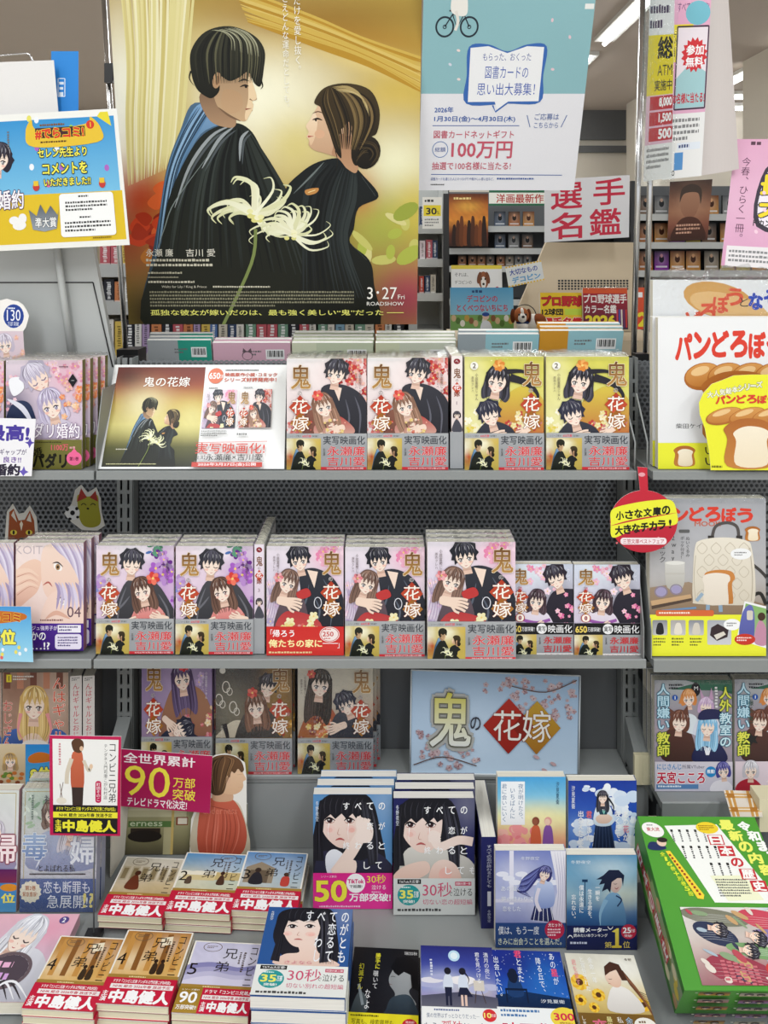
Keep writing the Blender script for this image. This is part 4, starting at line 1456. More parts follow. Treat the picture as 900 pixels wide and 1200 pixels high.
def art_yoake():
    a = Art(0, 0, 100, 140, 60)
    a.bg(('4aa4dc', '7cc4e4', 'e8e6a8', 'f4b48a', 'e87a8a', 'd85a78'), [(60, 60, 40, 20, 'fdf2b8', .8)], 20, .03)
    scatter(a, 0, 70, 60, 96, 26, (3, 8), ['f6a0a0', 'f08a90', 'f8c0b0'], 'dot')
    scatter(a, 0, 96, 100, 140, 40, (3, 8), ['e0607c', 'c84a70', 'e88a9a', 'b04a80'], 'dot')
    for cx, c1, c2 in ((56, 'd86a48', '8a3a3a'), (74, '8a5aa8', '3a2a4a')):
        a.s([(cx - 7, 98), (cx - 6, 72), (cx, 66), (cx + 6, 72), (cx + 7, 98)], c1)
        a.r(cx - 5, 98, cx + 5, 108, c2).r(cx - 4, 108, cx - 1, 122, c2).r(cx + 1, 108, cx + 4, 122, c2)
        a.e(cx, 61, 5.5, 6, '8a4a38' if cx < 60 else 'e8a8a0')
        a.e(cx - 1, 62, 4, 4.4, 'f4d0b8' if cx > 60 else '9a5a44')
    a.r(5, 6, 40, 66, 'f6f8fa')
    a.v('夜が明けたら、', 34, 9, 62, 8, '5a7aa0').v('いちばんに', 22, 14, 58, 8, '5a7aa0').v('君に会いにいく', 10, 9, 62, 8, '5a7aa0')
    a.v('汐見夏衛', 88, 6, 38, 5, '34506a')
    return a


def art_anohana():
    a = Art(0, 0, 100, 140, 61)
    a.bg(('1e3c9c', '2a54b4', '3a6cc4', '1e3a6a'), [(20, 70, 30, 20, '8ab4e8', .5)], 18, .03)
    for cx, cy, r in ((60, 16, 16), (80, 30, 18), (30, 12, 8), (14, 66, 16), (88, 70, 16), (30, 84, 14), (72, 60, 14), (80, 92, 18), (16, 92, 14), (84, 50, 12)):
        for k in range(7):
            a.e(cx + a.rnd.uniform(-r, r), cy + a.rnd.uniform(-r * .6, r * .6), a.rnd.uniform(r * .3, r * .7), a.rnd.uniform(r * .25, r * .5), mixc('f4f8fc', '9cc0e8', a.rnd.random() * .6), n=14)
    scatter(a, 0, 104, 100, 140, 40, (3, 9), ['1c4a3a', '2c6a48', '163a3a', '3a5a8a'], 'dot')
    a.p([(40, 60), (62, 60), (70, 106), (34, 106)], '22304c', '182238')
    for k in range(6):
        a.l([(42 + k * 4, 64), (38 + k * 6, 104)], .8, '3a4a6a')
    a.s([(38, 62), (40, 38), (50, 34), (62, 38), (64, 62)], 'eef4f8', 'c8d8e4')
    a.s([(40, 52), (52, 46), (64, 52), (58, 60), (44, 60)], 'ecd2c0', 'd8b8a4')
    a.p([(42, 36), (51, 42), (60, 36), (56, 48), (46, 48)], '2a4a5a').p([(49, 42), (54, 42), (52, 48)], '8ad0c0')
    head(a, 50, 24, 8, 0, '1e2028', long=2.6, closed=1)
    a.l([(58, 24), (66, 36), (64, 48)], 3, '1e2028', 1)
    a.r(44, 106, 48, 112, 'f0d8c8').r(54, 106, 58, 112, 'f0d8c8')
    a.v('汐見夏衛', 7, 6, 40, 5.5, 'f4f8fc')
    a.v('あの花が', 84, 42, 86, 9, 'fdfdfd', .02).v('咲く丘で、', 72, 42, 92, 9, 'fdfdfd', .02)
    a.v('君とまた', 30, 42, 86, 9, 'fdfdfd', .02).v('出会えたら。', 18, 42, 96, 9, 'fdfdfd', .02)
    a.v('花', 84, 63, 74, 9, 'e88aa0', .02).v('君', 30, 42, 53, 9, 'e86a70', .02)
    return a


def art_anonatsu():
    a = Art(0, 0, 100, 140, 62)
    a.bg(('7a86c4', '9aa4d4', 'c0c4e4', '8890c4', '5a64a4'), [(30, 30, 30, 20, 'e4e4f4', .6), (70, 90, 20, 30, 'e6e2f0', .5)], 18, .03)
    a.r(20, 0, 26, 78, 'eceaf6').r(0, 70, 66, 75, 'd8d6ea')
    for k in range(9):
        a.e(10 + k * 9, 34 + (k % 3) * 6, 9, 4, 'f0f0fa', n=12)
    a.p([(78, 0), (100, 0), (100, 110), (86, 106), (80, 90), (88, 60), (84, 30)], 'f2f0f6', 'd8d4e6')
    for k in range(4):
        a.l([(84 + k * 4, 0), (90 + k * 3, 50), (86 + k * 4, 100)], 1, 'b8b4d0', 2)
    a.p([(56, 78), (78, 78), (84, 104), (50, 100)], '30366a', '262a54')
    for k in range(5):
        a.l([(58 + k * 5, 80), (54 + k * 7, 102)], .8, 'f0f0fa')
    a.s([(56, 80), (58, 50), (70, 42), (82, 50), (82, 80)], 'c8d4f0', '8a9cd0')
    a.l([(62, 54), (58, 72), (64, 88)], 5, 'e8e0ec')
    for k in range(10):
        a.l([(70, 22), (54 - k, 30 + k * 3), (40 - k, 40 + k * 2), (34 + k * 2, 50 + k * 2)], 4, mixc('3a3c78', '7a82c0', (k % 3) / 2), 1)
    head(a, 70, 34, 9.5, 16, '3a3a70', g=1, closed=1, shine='8a8cc8')
    a.r(68, 104, 72, 118, 'e8dce4').r(76, 104, 80, 118, 'e8dce4')
    a.t('冬野夜空', 36, 8, 62, 13, 'e8ecf8')
    a.t('あの夏、', 8, 51, 34, 58, 'f6f8fc').t('夢の終わりで', 8, 66, 54, 73, 'f6f8fc').t('恋をした', 10, 80, 36, 87, 'f6f8fc')
    a.r(0, 104, 100, 140, '2c4a84', '26406e')
    a.t('僕は、もう一度', 4, 109, 62, 121, 'f4f6fa').t('きみに出会うことを選んだ。', 4, 126, 94, 136, 'e8ecd0')
    a.e(84, 114, 14, 14, 'c02a4c').t('大ヒット!', 75, 104, 94, 110, 'fff', .02).m(74, 112, 94, 124, 3, 'f8d8e0')
    return a


def art_ippun():
    a = Art(0, 0, 100, 140, 63)
    a.bg(('4a8cb8', '6aa4c4', 'a4c4cc', '3a6a9c', '1e3a70', '182c5c'), [(60, 20, 40, 16, 'c8dce4', .8), (80, 60, 30, 20, 'd8d8c0', .6), (30, 50, 30, 20, '3a7ab0', .5)], 18, .03)
    a.l([(26, 38), (26, 76)], 1.2, '1c3a5c').r(22, 36, 30, 40, '1c3a5c')
    a.s([(48, 100), (52, 70), (62, 56), (76, 60), (84, 90), (80, 106), (46, 106)], '7aa4c4', '3a6a98')
    a.l([(70, 60), (78, 66), (72, 76)], 2, '1c3058')
    a.l([(56, 66), (48, 86), (48, 104)], 7, '86aecb', 1)
    a.s([(64, 30), (76, 30), (78, 46), (70, 56), (62, 50), (60, 40)], 'd8c4b8', 'c0a49c')
    a.l([(66, 42), (69, 43), (72, 42)], .8, '2a2434', 2).l([(68, 48), (71, 50), (74, 47)], 1.2, '8a3a44', 2)
    a.p([(80, 46), (82, 30), (74, 22), (60, 22), (52, 30), (42, 36), (50, 36), (46, 44), (54, 42), (50, 54), (58, 50), (62, 56), (64, 40), (72, 34), (78, 34)], '1c2540', '151c34')
    a.t('冬野夜空', 6, 8, 34, 13, 'e8f0f6')
    a.v('一瞬を', 44, 44, 68, 7, 'fcfcfc', .01).v('生きる君を、', 33, 50, 98, 7, 'fcfcfc', .01).v('僕は永遠に', 21, 44, 86, 7, 'fcfcfc', .01).v('忘れない。', 10, 58, 98, 7, 'fcfcfc', .01)
    a.r(0, 104, 100, 140, '1a2456', '161c48')
    a.v('（', 5, 104, 124, 8, 'fff').v('）', 62, 104, 124, 8, 'fff')
    a.t('読書メーター', 10, 107, 58, 114, 'fff', .03).t('読みたい本ランキング', 10, 116, 58, 121, 'fff', .01)
    a.p([(64, 113), (71, 108), (74, 108), (74, 133), (78, 134), (78, 137), (64, 137), (64, 134), (69, 133), (69, 114)], 'f4e060', 'd8bc3a').t('第', 54, 128, 64, 137, 'e8d060').t('位', 80, 127, 90, 137, 'e8d060')
    a.m(5, 127, 46, 133, 1, 'c8cce0')
    a.e(88, 113, 11, 11, 'c02a44').t('25', 80, 107, 91, 115, 'fff', .03).t('万部', 91, 109, 97, 114, 'fff').t('突破!', 82, 117, 93, 121, 'fff')
    return a


def art_katte():
    a = Art(0, 0, 100, 140, 64)
    a.bg(('141418', '1a1a20'), [(80, 60, 30, 30, '33343c', .6)], 8)
    a.s([(66, 22), (82, 20), (94, 34), (92, 52), (86, 62), (96, 80), (60, 84), (66, 66), (58, 54), (56, 44), (60, 34)], 'aeb2b4', '8a8e92')
    a.p([(58, 28), (66, 14), (84, 10), (98, 20), (100, 60), (90, 56), (88, 38), (78, 34), (70, 40), (64, 36)], '0c0c10')
    a.l([(58, 42), (62, 41), (66, 42)], .8, '1a1a1a', 2).l([(57, 52), (62, 53)], 1, '7a4a4c', 1)
    a.s([(54, 86), (62, 70), (86, 66), (98, 84), (98, 92), (54, 92)], '3c4a56', '26303a')
    a.s([(4, 88), (12, 66), (22, 68), (28, 84), (24, 92), (6, 92)], '5a6468', '3a4246')
    a.l([(12, 54), (20, 82)], 4, '9aa4a8', 0, 0)
    a.v('勝手に', 38, 8, 32, 8, 'f0e83a', .02).v('覗いて', 36, 34, 60, 8, 'f4f4f4').v('幻滅すん', 14, 24, 62, 8, 'f0e83a').v('なよ', 26, 60, 88, 9, 'f4f4f4')
    a.t('瑞加秋', 78, 4, 98, 9, 'd8d8d8')
    a.r(0, 92, 100, 140, 'f0e22a', 'eadc2a')
    a.m(4, 94, 70, 98, 1, '4a4410')
    a.t('写真も、検索履歴も、', 6, 100, 68, 107, '2a2608').t('死んでも隠したい秘密も', 6, 110, 74, 117, '2a2608')
    a.t('全部バレた', 30, 119, 92, 131, '17150a', .02)
    a.e(88, 106, 11, 9, 'd02c3a').t('発売即', 82, 100, 94, 103, 'fff').t('重版!', 80, 105, 96, 111, 'fff', .03)
    a.e(8, 124, 5, 5, '6ab0d0').m(20, 133, 94, 138, 1, '4a4410')
    return a


def art_kodoku():
    a = Art(0, 0, 100, 140, 65)
    a.bg(('2a2c74', '3c48a0', '6a7cc4', 'c0a8b8', 'f0d898', '8a7a88'), [(30, 50, 30, 14, 'e8ecf4', .6), (70, 60, 26, 10, 'f4e8c0', .6)], 18, .04)
    a.e(46, 14, 8, 8, 'bfe0f4').e(46, 14, 5, 5, 'e8f6fc')
    for k in range(8):
        a.e(a.rnd.uniform(0, 100), a.rnd.uniform(40, 66), a.rnd.uniform(10, 20), a.rnd.uniform(3, 6), mixc('f4f0f0', '9aa0d0', a.rnd.random()), n=14)
    a.p([(0, 70), (50, 64), (100, 70), (100, 90), (0, 90)], '4a4a60', '6a6a78')
    for cx, sk in ((36, 0), (56, 1)):
        a.s([(cx - 6, 60), (cx - 5, 44), (cx, 40), (cx + 5, 44), (cx + 6, 60)], 'd8e0ee')
        a.p([(cx - 5, 58), (cx + 5, 58), (cx + 8 * sk + 4, 70), (cx - 4 - 4 * sk, 70)], '20243c')
        a.r(cx - 4, 68, cx - 1, 82, '20243c' if not sk else 'e8c8b8').r(cx + 1, 68, cx + 4, 82, '20243c' if not sk else 'e8c8b8')
        a.e(cx, 36, 4.6, 5, '20202c')
    a.l([(58, 36), (64, 46), (62, 54)], 2.4, '20202c', 1)
    a.l([(74, 54), (70, 78)], 1, '4a3a34').l([(78, 54), (84, 78)], 1, '4a3a34').r(70, 48, 84, 62, 'd8d0c4')
    a.v('満月の夜に', 90, 8, 46, 7, 'f4f4fa').v('君を見つける', 78, 8, 52, 7, 'f4f4fa')
    a.mv(14, 20, 44, 4, 'd8dcec')
    a.r(0, 84, 100, 140, 'f2f2f0')
    a.m(16, 86, 70, 90, 1, '5a6a9a')
    a.t('僕の世界はずっとひとりだった─', 6, 92, 74, 98, '5a6a8a')
    a.t('もう、', 3, 104, 24, 114, '33405a').t('孤独', 25, 101, 52, 115, 'd85a6a').t('じゃない', 54, 103, 92, 114, '33405a')
    a.e(87, 93, 9, 8, 'd8343a').t('10', 80, 90, 89, 96, 'f6ee7a', .03).t('万部', 89, 91, 95, 95, 'fff')
    a.r(0, 119, 100, 127, '2a4aa0').t('読後、大切な人に会いたくなる', 3, 120.5, 62, 125.5, 'fff', .02).m(70, 121, 98, 125, 1, 'e8ecf8')
    return a


def art_anohoshi():
    a = Art(0, 0, 100, 140, 66)
    a.bg(('1a2a8a', '1e3ea4', '2a64bc', '3a86c4', '1e4a7a'), [(70, 40, 30, 30, '2a7ac8', .6), (30, 20, 30, 20, '1a2070', .6)], 18, .05)
    for k in range(60):
        a.e(a.rnd.uniform(0, 100), a.rnd.uniform(0, 74), .5, .5, 'dceaf8', n=6)
        a.L -= 1
    a.p([(0, 66), (40, 60), (100, 68), (100, 82), (0, 82)], '12305a', '0e2448')
    a.s([(18, 66), (20, 44), (28, 38), (36, 46), (38, 66)], '1c3c6c')
    a.e(27, 34, 6, 6.5, '101a34').s([(20, 34), (22, 46), (30, 48), (34, 36)], '101a34')
    a.p([(14, 56), (44, 56), (44, 59), (14, 59)], '0e1c38').r(14, 59, 16, 76, '0e1c38').r(42, 59, 44, 76, '0e1c38')
    a.v('あの星が', 86, 2, 50, 8, 'f4f8fc').v('星', 86, 26, 38, 10, 'e84a70', .03).v('降る丘で、', 66, 10, 66, 8, 'f4f8fc')
    a.v('君とまた', 38, 0, 48, 9, 'f4f8fc').v('君', 38, 0, 12, 11, 'e84a70', .03).v('出会いたい。', 6, 10, 74, 8, 'f4f8fc')
    a.t('汐見夏衛', 60, 70, 92, 75, 'e8eef6')
    a.r(0, 82, 100, 140, 'f2f4f4')
    a.m(4, 84, 60, 96, 2, '4a7ab0')
    a.e(88, 94, 19, 14, 'f2d84a').t('300', 74, 88, 100, 97, 'd83050', .03).t('突破!', 80, 99, 96, 105, '7a2030')
    a.t('映画化', 5, 102, 70, 122, 'd02c4c', .02).t('決定', 74, 108, 98, 120, 'd02c4c')
    a.m(6, 126, 90, 136, 2, '7a8ab0')
    return a


def art_himawari():
    a = Art(0, 0, 100, 140, 67)
    a.bg(('d8d4c4', 'e8e2cc', 'd8c07a', 'a8863a', '6a5a2a'), [(80, 20, 30, 20, 'f6f4ec', .7)], 18, .04)
    for x, y, r in ((12, 44, 12), (34, 62, 9), (8, 70, 8), (92, 74, 9), (24, 80, 7), (60, 78, 6)):
        a.fl(x, y, r, 'e8b02c', 'f4cc4a', 12, mid='6a3a1c')
        a.e(x, y, r * .42, r * .42, '5a3418')
    a.s([(44, 84), (50, 58), (62, 48), (80, 56), (90, 84)], 'f0ece6', 'd4cec8')
    a.s([(52, 26), (64, 20), (72, 30), (68, 48), (58, 50), (50, 40)], 'f4dcc8', 'e4bca4')
    a.l([(53, 38), (56, 39), (59, 38)], .8, '4a2a24', 2).l([(52, 45), (56, 46)], 1, 'b05a50', 1)
    for k in range(12):
        a.l([(58 + k, 16 + abs(k - 4)), (76 + k, 26 + k * 2), (84 + k, 50 + k * 2), (104, 62 + k * 4)], 4, mixc('4a2c20', '8a5a40', (k % 4) / 3), 1)
    a.p([(50, 34), (52, 20), (62, 12), (74, 16), (80, 40), (72, 40), (68, 24), (58, 28)], '4a2c20')
    a.v('余命一年', 34, 6, 46, 7, 'fcfcfa').v('と宣告された', 22, 6, 58, 7, 'fcfcfa').v('君を愛す', 10, 10, 50, 7, 'f0a0a0')
    a.t('冬野', 84, 6, 94, 10, '5a4a3a')
    a.r(0, 88, 100, 140, '7a5a26', '6a4c1e')
    a.v('しません', 6, 92, 120, 6, 'f4f0e6').v('恋', 26, 96, 116, 20, 'e06a88', .02).v('最後の', 40, 92, 116, 8, 'f0e8a0').v('私と', 54, 92, 110, 8, 'f4f0e6').v('余命', 66, 92, 114, 10, '9ac8e8')
    a.e(86, 104, 15, 12, 'f0ece2').m(78, 96, 94, 101, 1, '6a4a1e').t('W受賞', 75, 102, 97, 110, '6a4a1e', .03)
    return a


def art_konbini(v):
    a = Art(0, 0, 100, 140, 70 + v)
    pal = [('cfc9b8', 'c8b48a', '9a7a4a'), ('4a90c8', 'c8d0bc', 'd8bf7a'), ('5a8cc4', 'b4c4cc', 'c8b894'), ('b07a3a', 'd8a85c', 'e8cf94'), ('c8c6e0', 'd4d0e6', 'a8a4cc')][v - 1]
    a.bg(pal, [(70, 30, 30, 20, mixc(pal[0], 'ffffff', .5), .5), (20, 60, 30, 20, mixc(pal[2], 'ffffff', .35), .6)], 16, .05)
    a.box(1, 1, 99, 139, 2.4, 'f2eee4')
    if v == 1:
        for k in range(6):
            a.r(4 + k * 16, 24, 16 + k * 16, 58, 'b8ac90').r(6 + k * 16, 28, 14 + k * 16, 54, '8a7a58')
        a.s([(20, 76), (24, 52), (32, 44), (38, 56), (42, 78)], '6a3420').e(32, 40, 5, 6, '4a2618')
    elif v == 2:
        for k in range(5):
            a.e(10 + k * 22, 52, 18, 8, 'f0ecd8', n=14)
        a.r(8, 54, 60, 66, 'd8c896').r(60, 46, 98, 64, 'c8b47c')
        a.s([(64, 74), (66, 58), (70, 52), (74, 58), (76, 74)], '4a3428').e(70, 48, 3.6, 4.4, '3a261c').s([(14, 74), (16, 60), (22, 58), (24, 74)], '5a4a3c')
    elif v == 3:
        a.p([(6, 40), (28, 26), (52, 40), (52, 76), (6, 76)], '9a8a74').r(14, 46, 44, 76, '6a5a48')
        a.s([(16, 78), (18, 58), (26, 50), (34, 60), (36, 78)], '24222a').e(26, 46, 5, 5.5, '3a2a22')
        a.s([(66, 80), (66, 62), (72, 58), (78, 62), (78, 80)], 'c0443a').e(72, 54, 4, 4.6, '4a2c20')
    elif v == 4:
        for k in range(5):
            a.r(10 + k * 18, 6, 18 + k * 18, 78, '8a5a2a' if k % 2 else 'c8924a')
        a.p([(56, 14), (72, 10), (74, 26), (58, 30)], 'f0e4c8').t('4', 62, 15, 68, 25, '6a4a24')
        for x in (60, 70):
            a.s([(x - 4, 82), (x - 3, 66), (x, 62), (x + 4, 66), (x + 4, 82)], '3a2a1c').e(x, 59, 3, 3.6, '2c1c12')
    else:
        for k in range(4):
            a.s([(0, 50 + k * 10), (34, 42 + k * 9), (70, 50 + k * 8), (100, 44 + k * 9), (100, 60 + k * 9), (0, 64 + k * 9)], mixc('8a88b8', 'd8d4ea', k / 3))
    a.ring(28 if v != 2 else 72, 12, 13, 9, 1, '6a5a48')
    a.m(20 if v != 2 else 64, 9, 36 if v != 2 else 80, 15, 2, '6a5a48')
    a.t('兄', 46, 14, 66, 34, '241c16').t('弟', 38, 40, 58, 60, '241c16')
    a.v('コンビニ', 88, 6, 88, 13, '241c16')
    if v > 1:
        a.t(str(v), 3, 46, 15, 68, '1c1612')
    a.mv(76, 20, 60, 4, '4a3a2c').mv(70, 20, 44, 3, '4a3a2c')
    a.r(0, 86, 100, 94, 'a8843c').m(30, 88, 70, 92, 1, 'e8d8a0')
    return a


def band_konbini(v):
    a = Art(0, 0, 100, 46, 76)
    a.bg(('c41c3c', 'cc2040'), [], 4)
    if v == 5:
        a.r(0, 0, 32, 46, '9a7828', 'b08c38').t('シリーズ累計', 4, 3, 28, 6, 'fff').t('90', 4, 9, 27, 28, 'fff', .02).t('万部突破!!', 3, 32, 30, 40, 'fff', .02)
        a.t('ドラマ『コンビニ兄弟』', 36, 3, 96, 10, 'fff', .02)
        a.r(34, 13, 98, 21, 'f4f0ee').t('NHK 総合 2026年春 放送予定', 36, 14.5, 96, 19.5, 'c41c3c', .02)
        a.v('主演', 38, 25, 43, 7, 'fff', .02).t('中島健人', 44, 25, 97, 42, 'fff', .05)
        return a
    a.t('ドラマ『コンビニ兄弟 テンダネス門司港こがね村店』', 12, 3, 92, 9, 'fff', .02)
    a.r(10, 11, 98, 19, 'f4f0ee').t('NHK 総合 2026年春 放送予定', 14, 12.5, 94, 17.5, 'c41c3c', .02)
    a.v('主演', 7, 23, 42, 9, 'fff', .02).t('中島健人', 15, 22, 97, 43, 'fff', .05)
    return a


def bread(a, x0, y0, x1, y1):
    w_, h = x1 - x0, y1 - y0
    for k in range(4):
        cx = x0 + w_ * (0.14 + k * 0.24)
        a.e(cx, y0 + h * .5, w_ * .2, h * .5, 'b06a2c', -14, 24).e(cx, y0 + h * .45, w_ * .185, h * .42, 'd89a52', -14, 24, c2='c07c38').e(cx - w_ * .03, y0 + h * .3, w_ * .1, h * .16, 'ecc48a', -18, 16)


def loaf(a, cx, cy, s):
    a.s([(cx - s, cy + s), (cx - s, cy - .2 * s), (cx - 1.15 * s, cy - .7 * s), (cx - .5 * s, cy - 1.1 * s), (cx + .5 * s, cy - 1.1 * s), (cx + 1.15 * s, cy - .7 * s), (cx + s, cy - .2 * s), (cx + s, cy + s)], 'b0682e', 'c8843e')
    a.s([(cx - .6 * s, cy + .95 * s), (cx - .6 * s, cy - .1 * s), (cx - .72 * s, cy - .5 * s), (cx - .2 * s, cy - .78 * s), (cx + .5 * s, cy - .74 * s), (cx + .9 * s, cy - .5 * s), (cx + .78 * s, cy - .1 * s), (cx + .78 * s, cy + .95 * s)], 'f6ead2', 'f0dfc0')


def title_bread(a, x0, y0, x1, h, n=6):
    t = 'パンどろぼう'[:n]
    w_ = (x1 - x0) / n
    for i, ch in enumerate(t):
        dy = [0.12, .06, 0, 0, .05, .1][i] * h
        a.t(ch, x0 + i * w_, y0 + dy, x0 + (i + .86) * w_, y0 + dy + h, 'dc4232', .05)


def art_pan(v):
    if v == 0:
        a = Art(0, 0, 300, 360, 80)
        a.bg(('eeeeee', 'e9e9ea'), [], 6, .01)
        title_bread(a, 42, 34, 300, 58)
        bread(a, 74, 108, 300, 172)
        loaf(a, 190, 214, 76)
        a.t('柴田ケイコ', 42, 252, 118, 264, '555')
        a.r(0, 298, 300, 360, 'ecec3a')
        loaf(a, 62, 330, 22)
        a.t('いよいよ', 110, 306, 250, 326, '2a2a2a').t('いちばん!', 110, 330, 280, 352, '2a2a2a')
        return a
    a = Art(0, 0, 300, 360, 81)
    a.bg(('ededee', 'e8e8ea'), [], 6, .01)
    a.e(130, 40, 72, 34, 'd8a45c', 14).e(150, 54, 80, 26, 'e6bc80', 14)
    x = 10
    for i, ch in enumerate('パンどろぼう'):
        a.t(ch, x, 92 - i * 15, x + 30, 124 - i * 15, 'e0583c', .04)
        x += 27 if i != 5 else 30
    a.t('と', 170, 34, 186, 52, '333')
    for i, ch in enumerate('なぞのフランス'):
        a.t(ch, 188 + i * 30, 18 + (i - 2) ** 2 * 2.2, 214 + i * 30, 48 + (i - 2) ** 2 * 2.2, '2a4ab8', .05)
    a.t('柴田', 264, 10, 290, 18, '555')
    return a


def art_bread_card():
    a = Art(0, 0, 120, 130, 82)
    a.bg(('f2ee3a', 'efe936'), [], 4)
    t = '大人気絵本シリーズ'
    for i, ch in enumerate(t):
        a.t(ch, 14 + i * 11, 22 - i * 1.9, 24 + i * 11, 34 - i * 1.9, 'f8f8d0', .03, 'a8a890', .04)
    title_bread(a, 24, 34, 120, 13)
    bread(a, 18, 46, 120, 66)
    loaf(a, 76, 94, 32)
    a.m(20, 125, 46, 129, 1, '77731a')
    return a


def art_mook():
    a = Art(0, 0, 600, 830, 83)
    a.bg(('a6a7ac', 'b0b0b4', 'b6b2b0', '9a8670', '8a7058'), [(300, 300, 300, 200, 'c0c0c4', .5), (120, 640, 160, 60, '6a584a', .5)], 24, .02)
    title_bread(a, 40, 48, 540, 70)
    a.t('MOOK', 232, 122, 368, 146, 'c86a52', .02)
    a.v('2way', 122, 190, 330, 34, '444').v('リュック', 66, 200, 340, 38, '444').v('ぬいぐるみ', 196, 200, 310, 22, '555').v('ポッケ付き！', 168, 200, 320, 22, '555')
    a.r(150, 164, 206, 182, '666', rad=6)
    a.p([(0, 470), (200, 440), (600, 560), (600, 640), (0, 640)], 'a08a74', '8a725a')
    # cup, spectacles and notebook
    a.s([(78, 350), (80, 335), (130, 328), (178, 335), (180, 350), (170, 470), (90, 470)], 'd8d6d0', 'b4b0a8').e(130, 340, 48, 10, 'e8e6e0').r(76, 392, 182, 402, 'c4c0b8')
    a.p([(4, 540), (210, 505), (216, 525), (10, 566)], 'c8a47c').p([(8, 566), (216, 525), (216, 540), (10, 584)], '54443a')
    a.ring(58, 492, 32, 28, 5, '8a8098').ring(136, 480, 30, 26, 5, '8a8098').e(58, 492, 28, 24, 'a49cc0').e(136, 480, 26, 22, 'a49cc0')
    a.l([(60, 592), (240, 576)], 10, '6a90b8', 0, 0)
    # quilted rucksack
    a.l([(320, 214), (340, 148), (400, 128), (450, 150), (460, 214)], 16, '55504e').r(300, 196, 332, 220, '3a3634').r(446, 196, 478, 220, '3a3634')
    a.l([(520, 340), (570, 380), (606, 420)], 16, '44403e').l([(520, 520), (570, 500), (600, 560)], 18, '2a2826')
    a.s([(232, 260), (262, 220), (380, 205), (500, 222), (528, 270), (545, 420), (540, 540), (500, 562), (250, 556), (222, 530), (222, 400)], 'ece4d4', 'd8cebc')
    for j in range(5):
        for k in range(4):
            cx, cy = 270 + k * 72 + (j % 2) * 36, 262 + j * 62
            if cx < 520:
                a.l([(cx, cy - 30), (cx + 26, cy), (cx, cy + 30), (cx - 26, cy), (cx, cy - 30)], 3.5, 'c8bca8')
    a.l([(236, 300), (228, 420), (236, 540)], 3, 'c0b4a0').l([(516, 260), (530, 420), (524, 540)], 4, 'b8ac98')
    a.s([(280, 420), (290, 390), (350, 376), (420, 384), (440, 420), (424, 450), (430, 540), (410, 556), (290, 550), (284, 460)], 'd08a48', 'c07c3c')
    a.s([(272, 430), (282, 404), (340, 392), (404, 402), (414, 430), (402, 456), (406, 548), (388, 560), (284, 554), (280, 460)], 'f0e6d8', 'e4d8c8')
    a.l([(300, 560), (298, 596)], 20, '8ea6bc').l([(364, 562), (366, 598)], 20, '8ea6bc').l([(272, 500), (240, 540)], 18, '9ab0c4')
    a.e(470, 292, 54, 30, 'f6f6f6').m(436, 280, 504, 304, 2, '777')
    loaf(a, 530, 186, 34)
    # yellow strip with small photographs
    a.r(0, 612, 600, 830, 'eff03c')
    a.r(30, 588, 330, 620, 'd86a3c', rad=10).m(46, 596, 316, 612, 1, 'fbe8d8')
    for k in range(3):
        x = 12 + k * 94
        a.r(x, 640, x + 78, 720, ['8a8c90', 'b0aaa4', '8c8e94'][k], 'c8c8ca', rad=8)
        a.s([(x + 20, 712), (x + 26, 664), (x + 40, 654), (x + 54, 664), (x + 58, 712)], ['26262a', 'e8e0d2', 'd8d0c2'][k])
        a.m(x + 6, 732, x + 72, 780, 3, '6a6a30')
    a.r(296, 640, 420, 770, 'aeb0b6', 'd2d2d6', rad=8).p([(316, 680), (350, 660), (406, 690), (400, 730), (346, 750), (310, 720)], '3a2c30').p([(330, 720), (380, 700), (392, 716), (344, 744)], 'e0d8cc')
    a.e(424, 664, 44, 30, 'fafafa').m(396, 652, 450, 676, 2, '777')
    a.p([(488, 540), (606, 570), (606, 790), (448, 742)], 'f6f6f6').p([(494, 552), (606, 582), (606, 776), (458, 732)], '8ab86a', 'a0b890')
    a.s([(462, 730), (478, 600), (520, 560), (540, 620), (530, 750)], '6a70b8', '565ca0').s([(540, 760), (548, 680), (570, 640), (598, 680), (600, 770)], 'c890a8').e(576, 622, 20, 22, '4a3428').r(500, 590, 532, 640, 'd8d0c4', rad=8)
    a.e(490, 742, 54, 30, 'cc3a2c').m(448, 728, 532, 754, 2, 'fbe0d8')
    return a


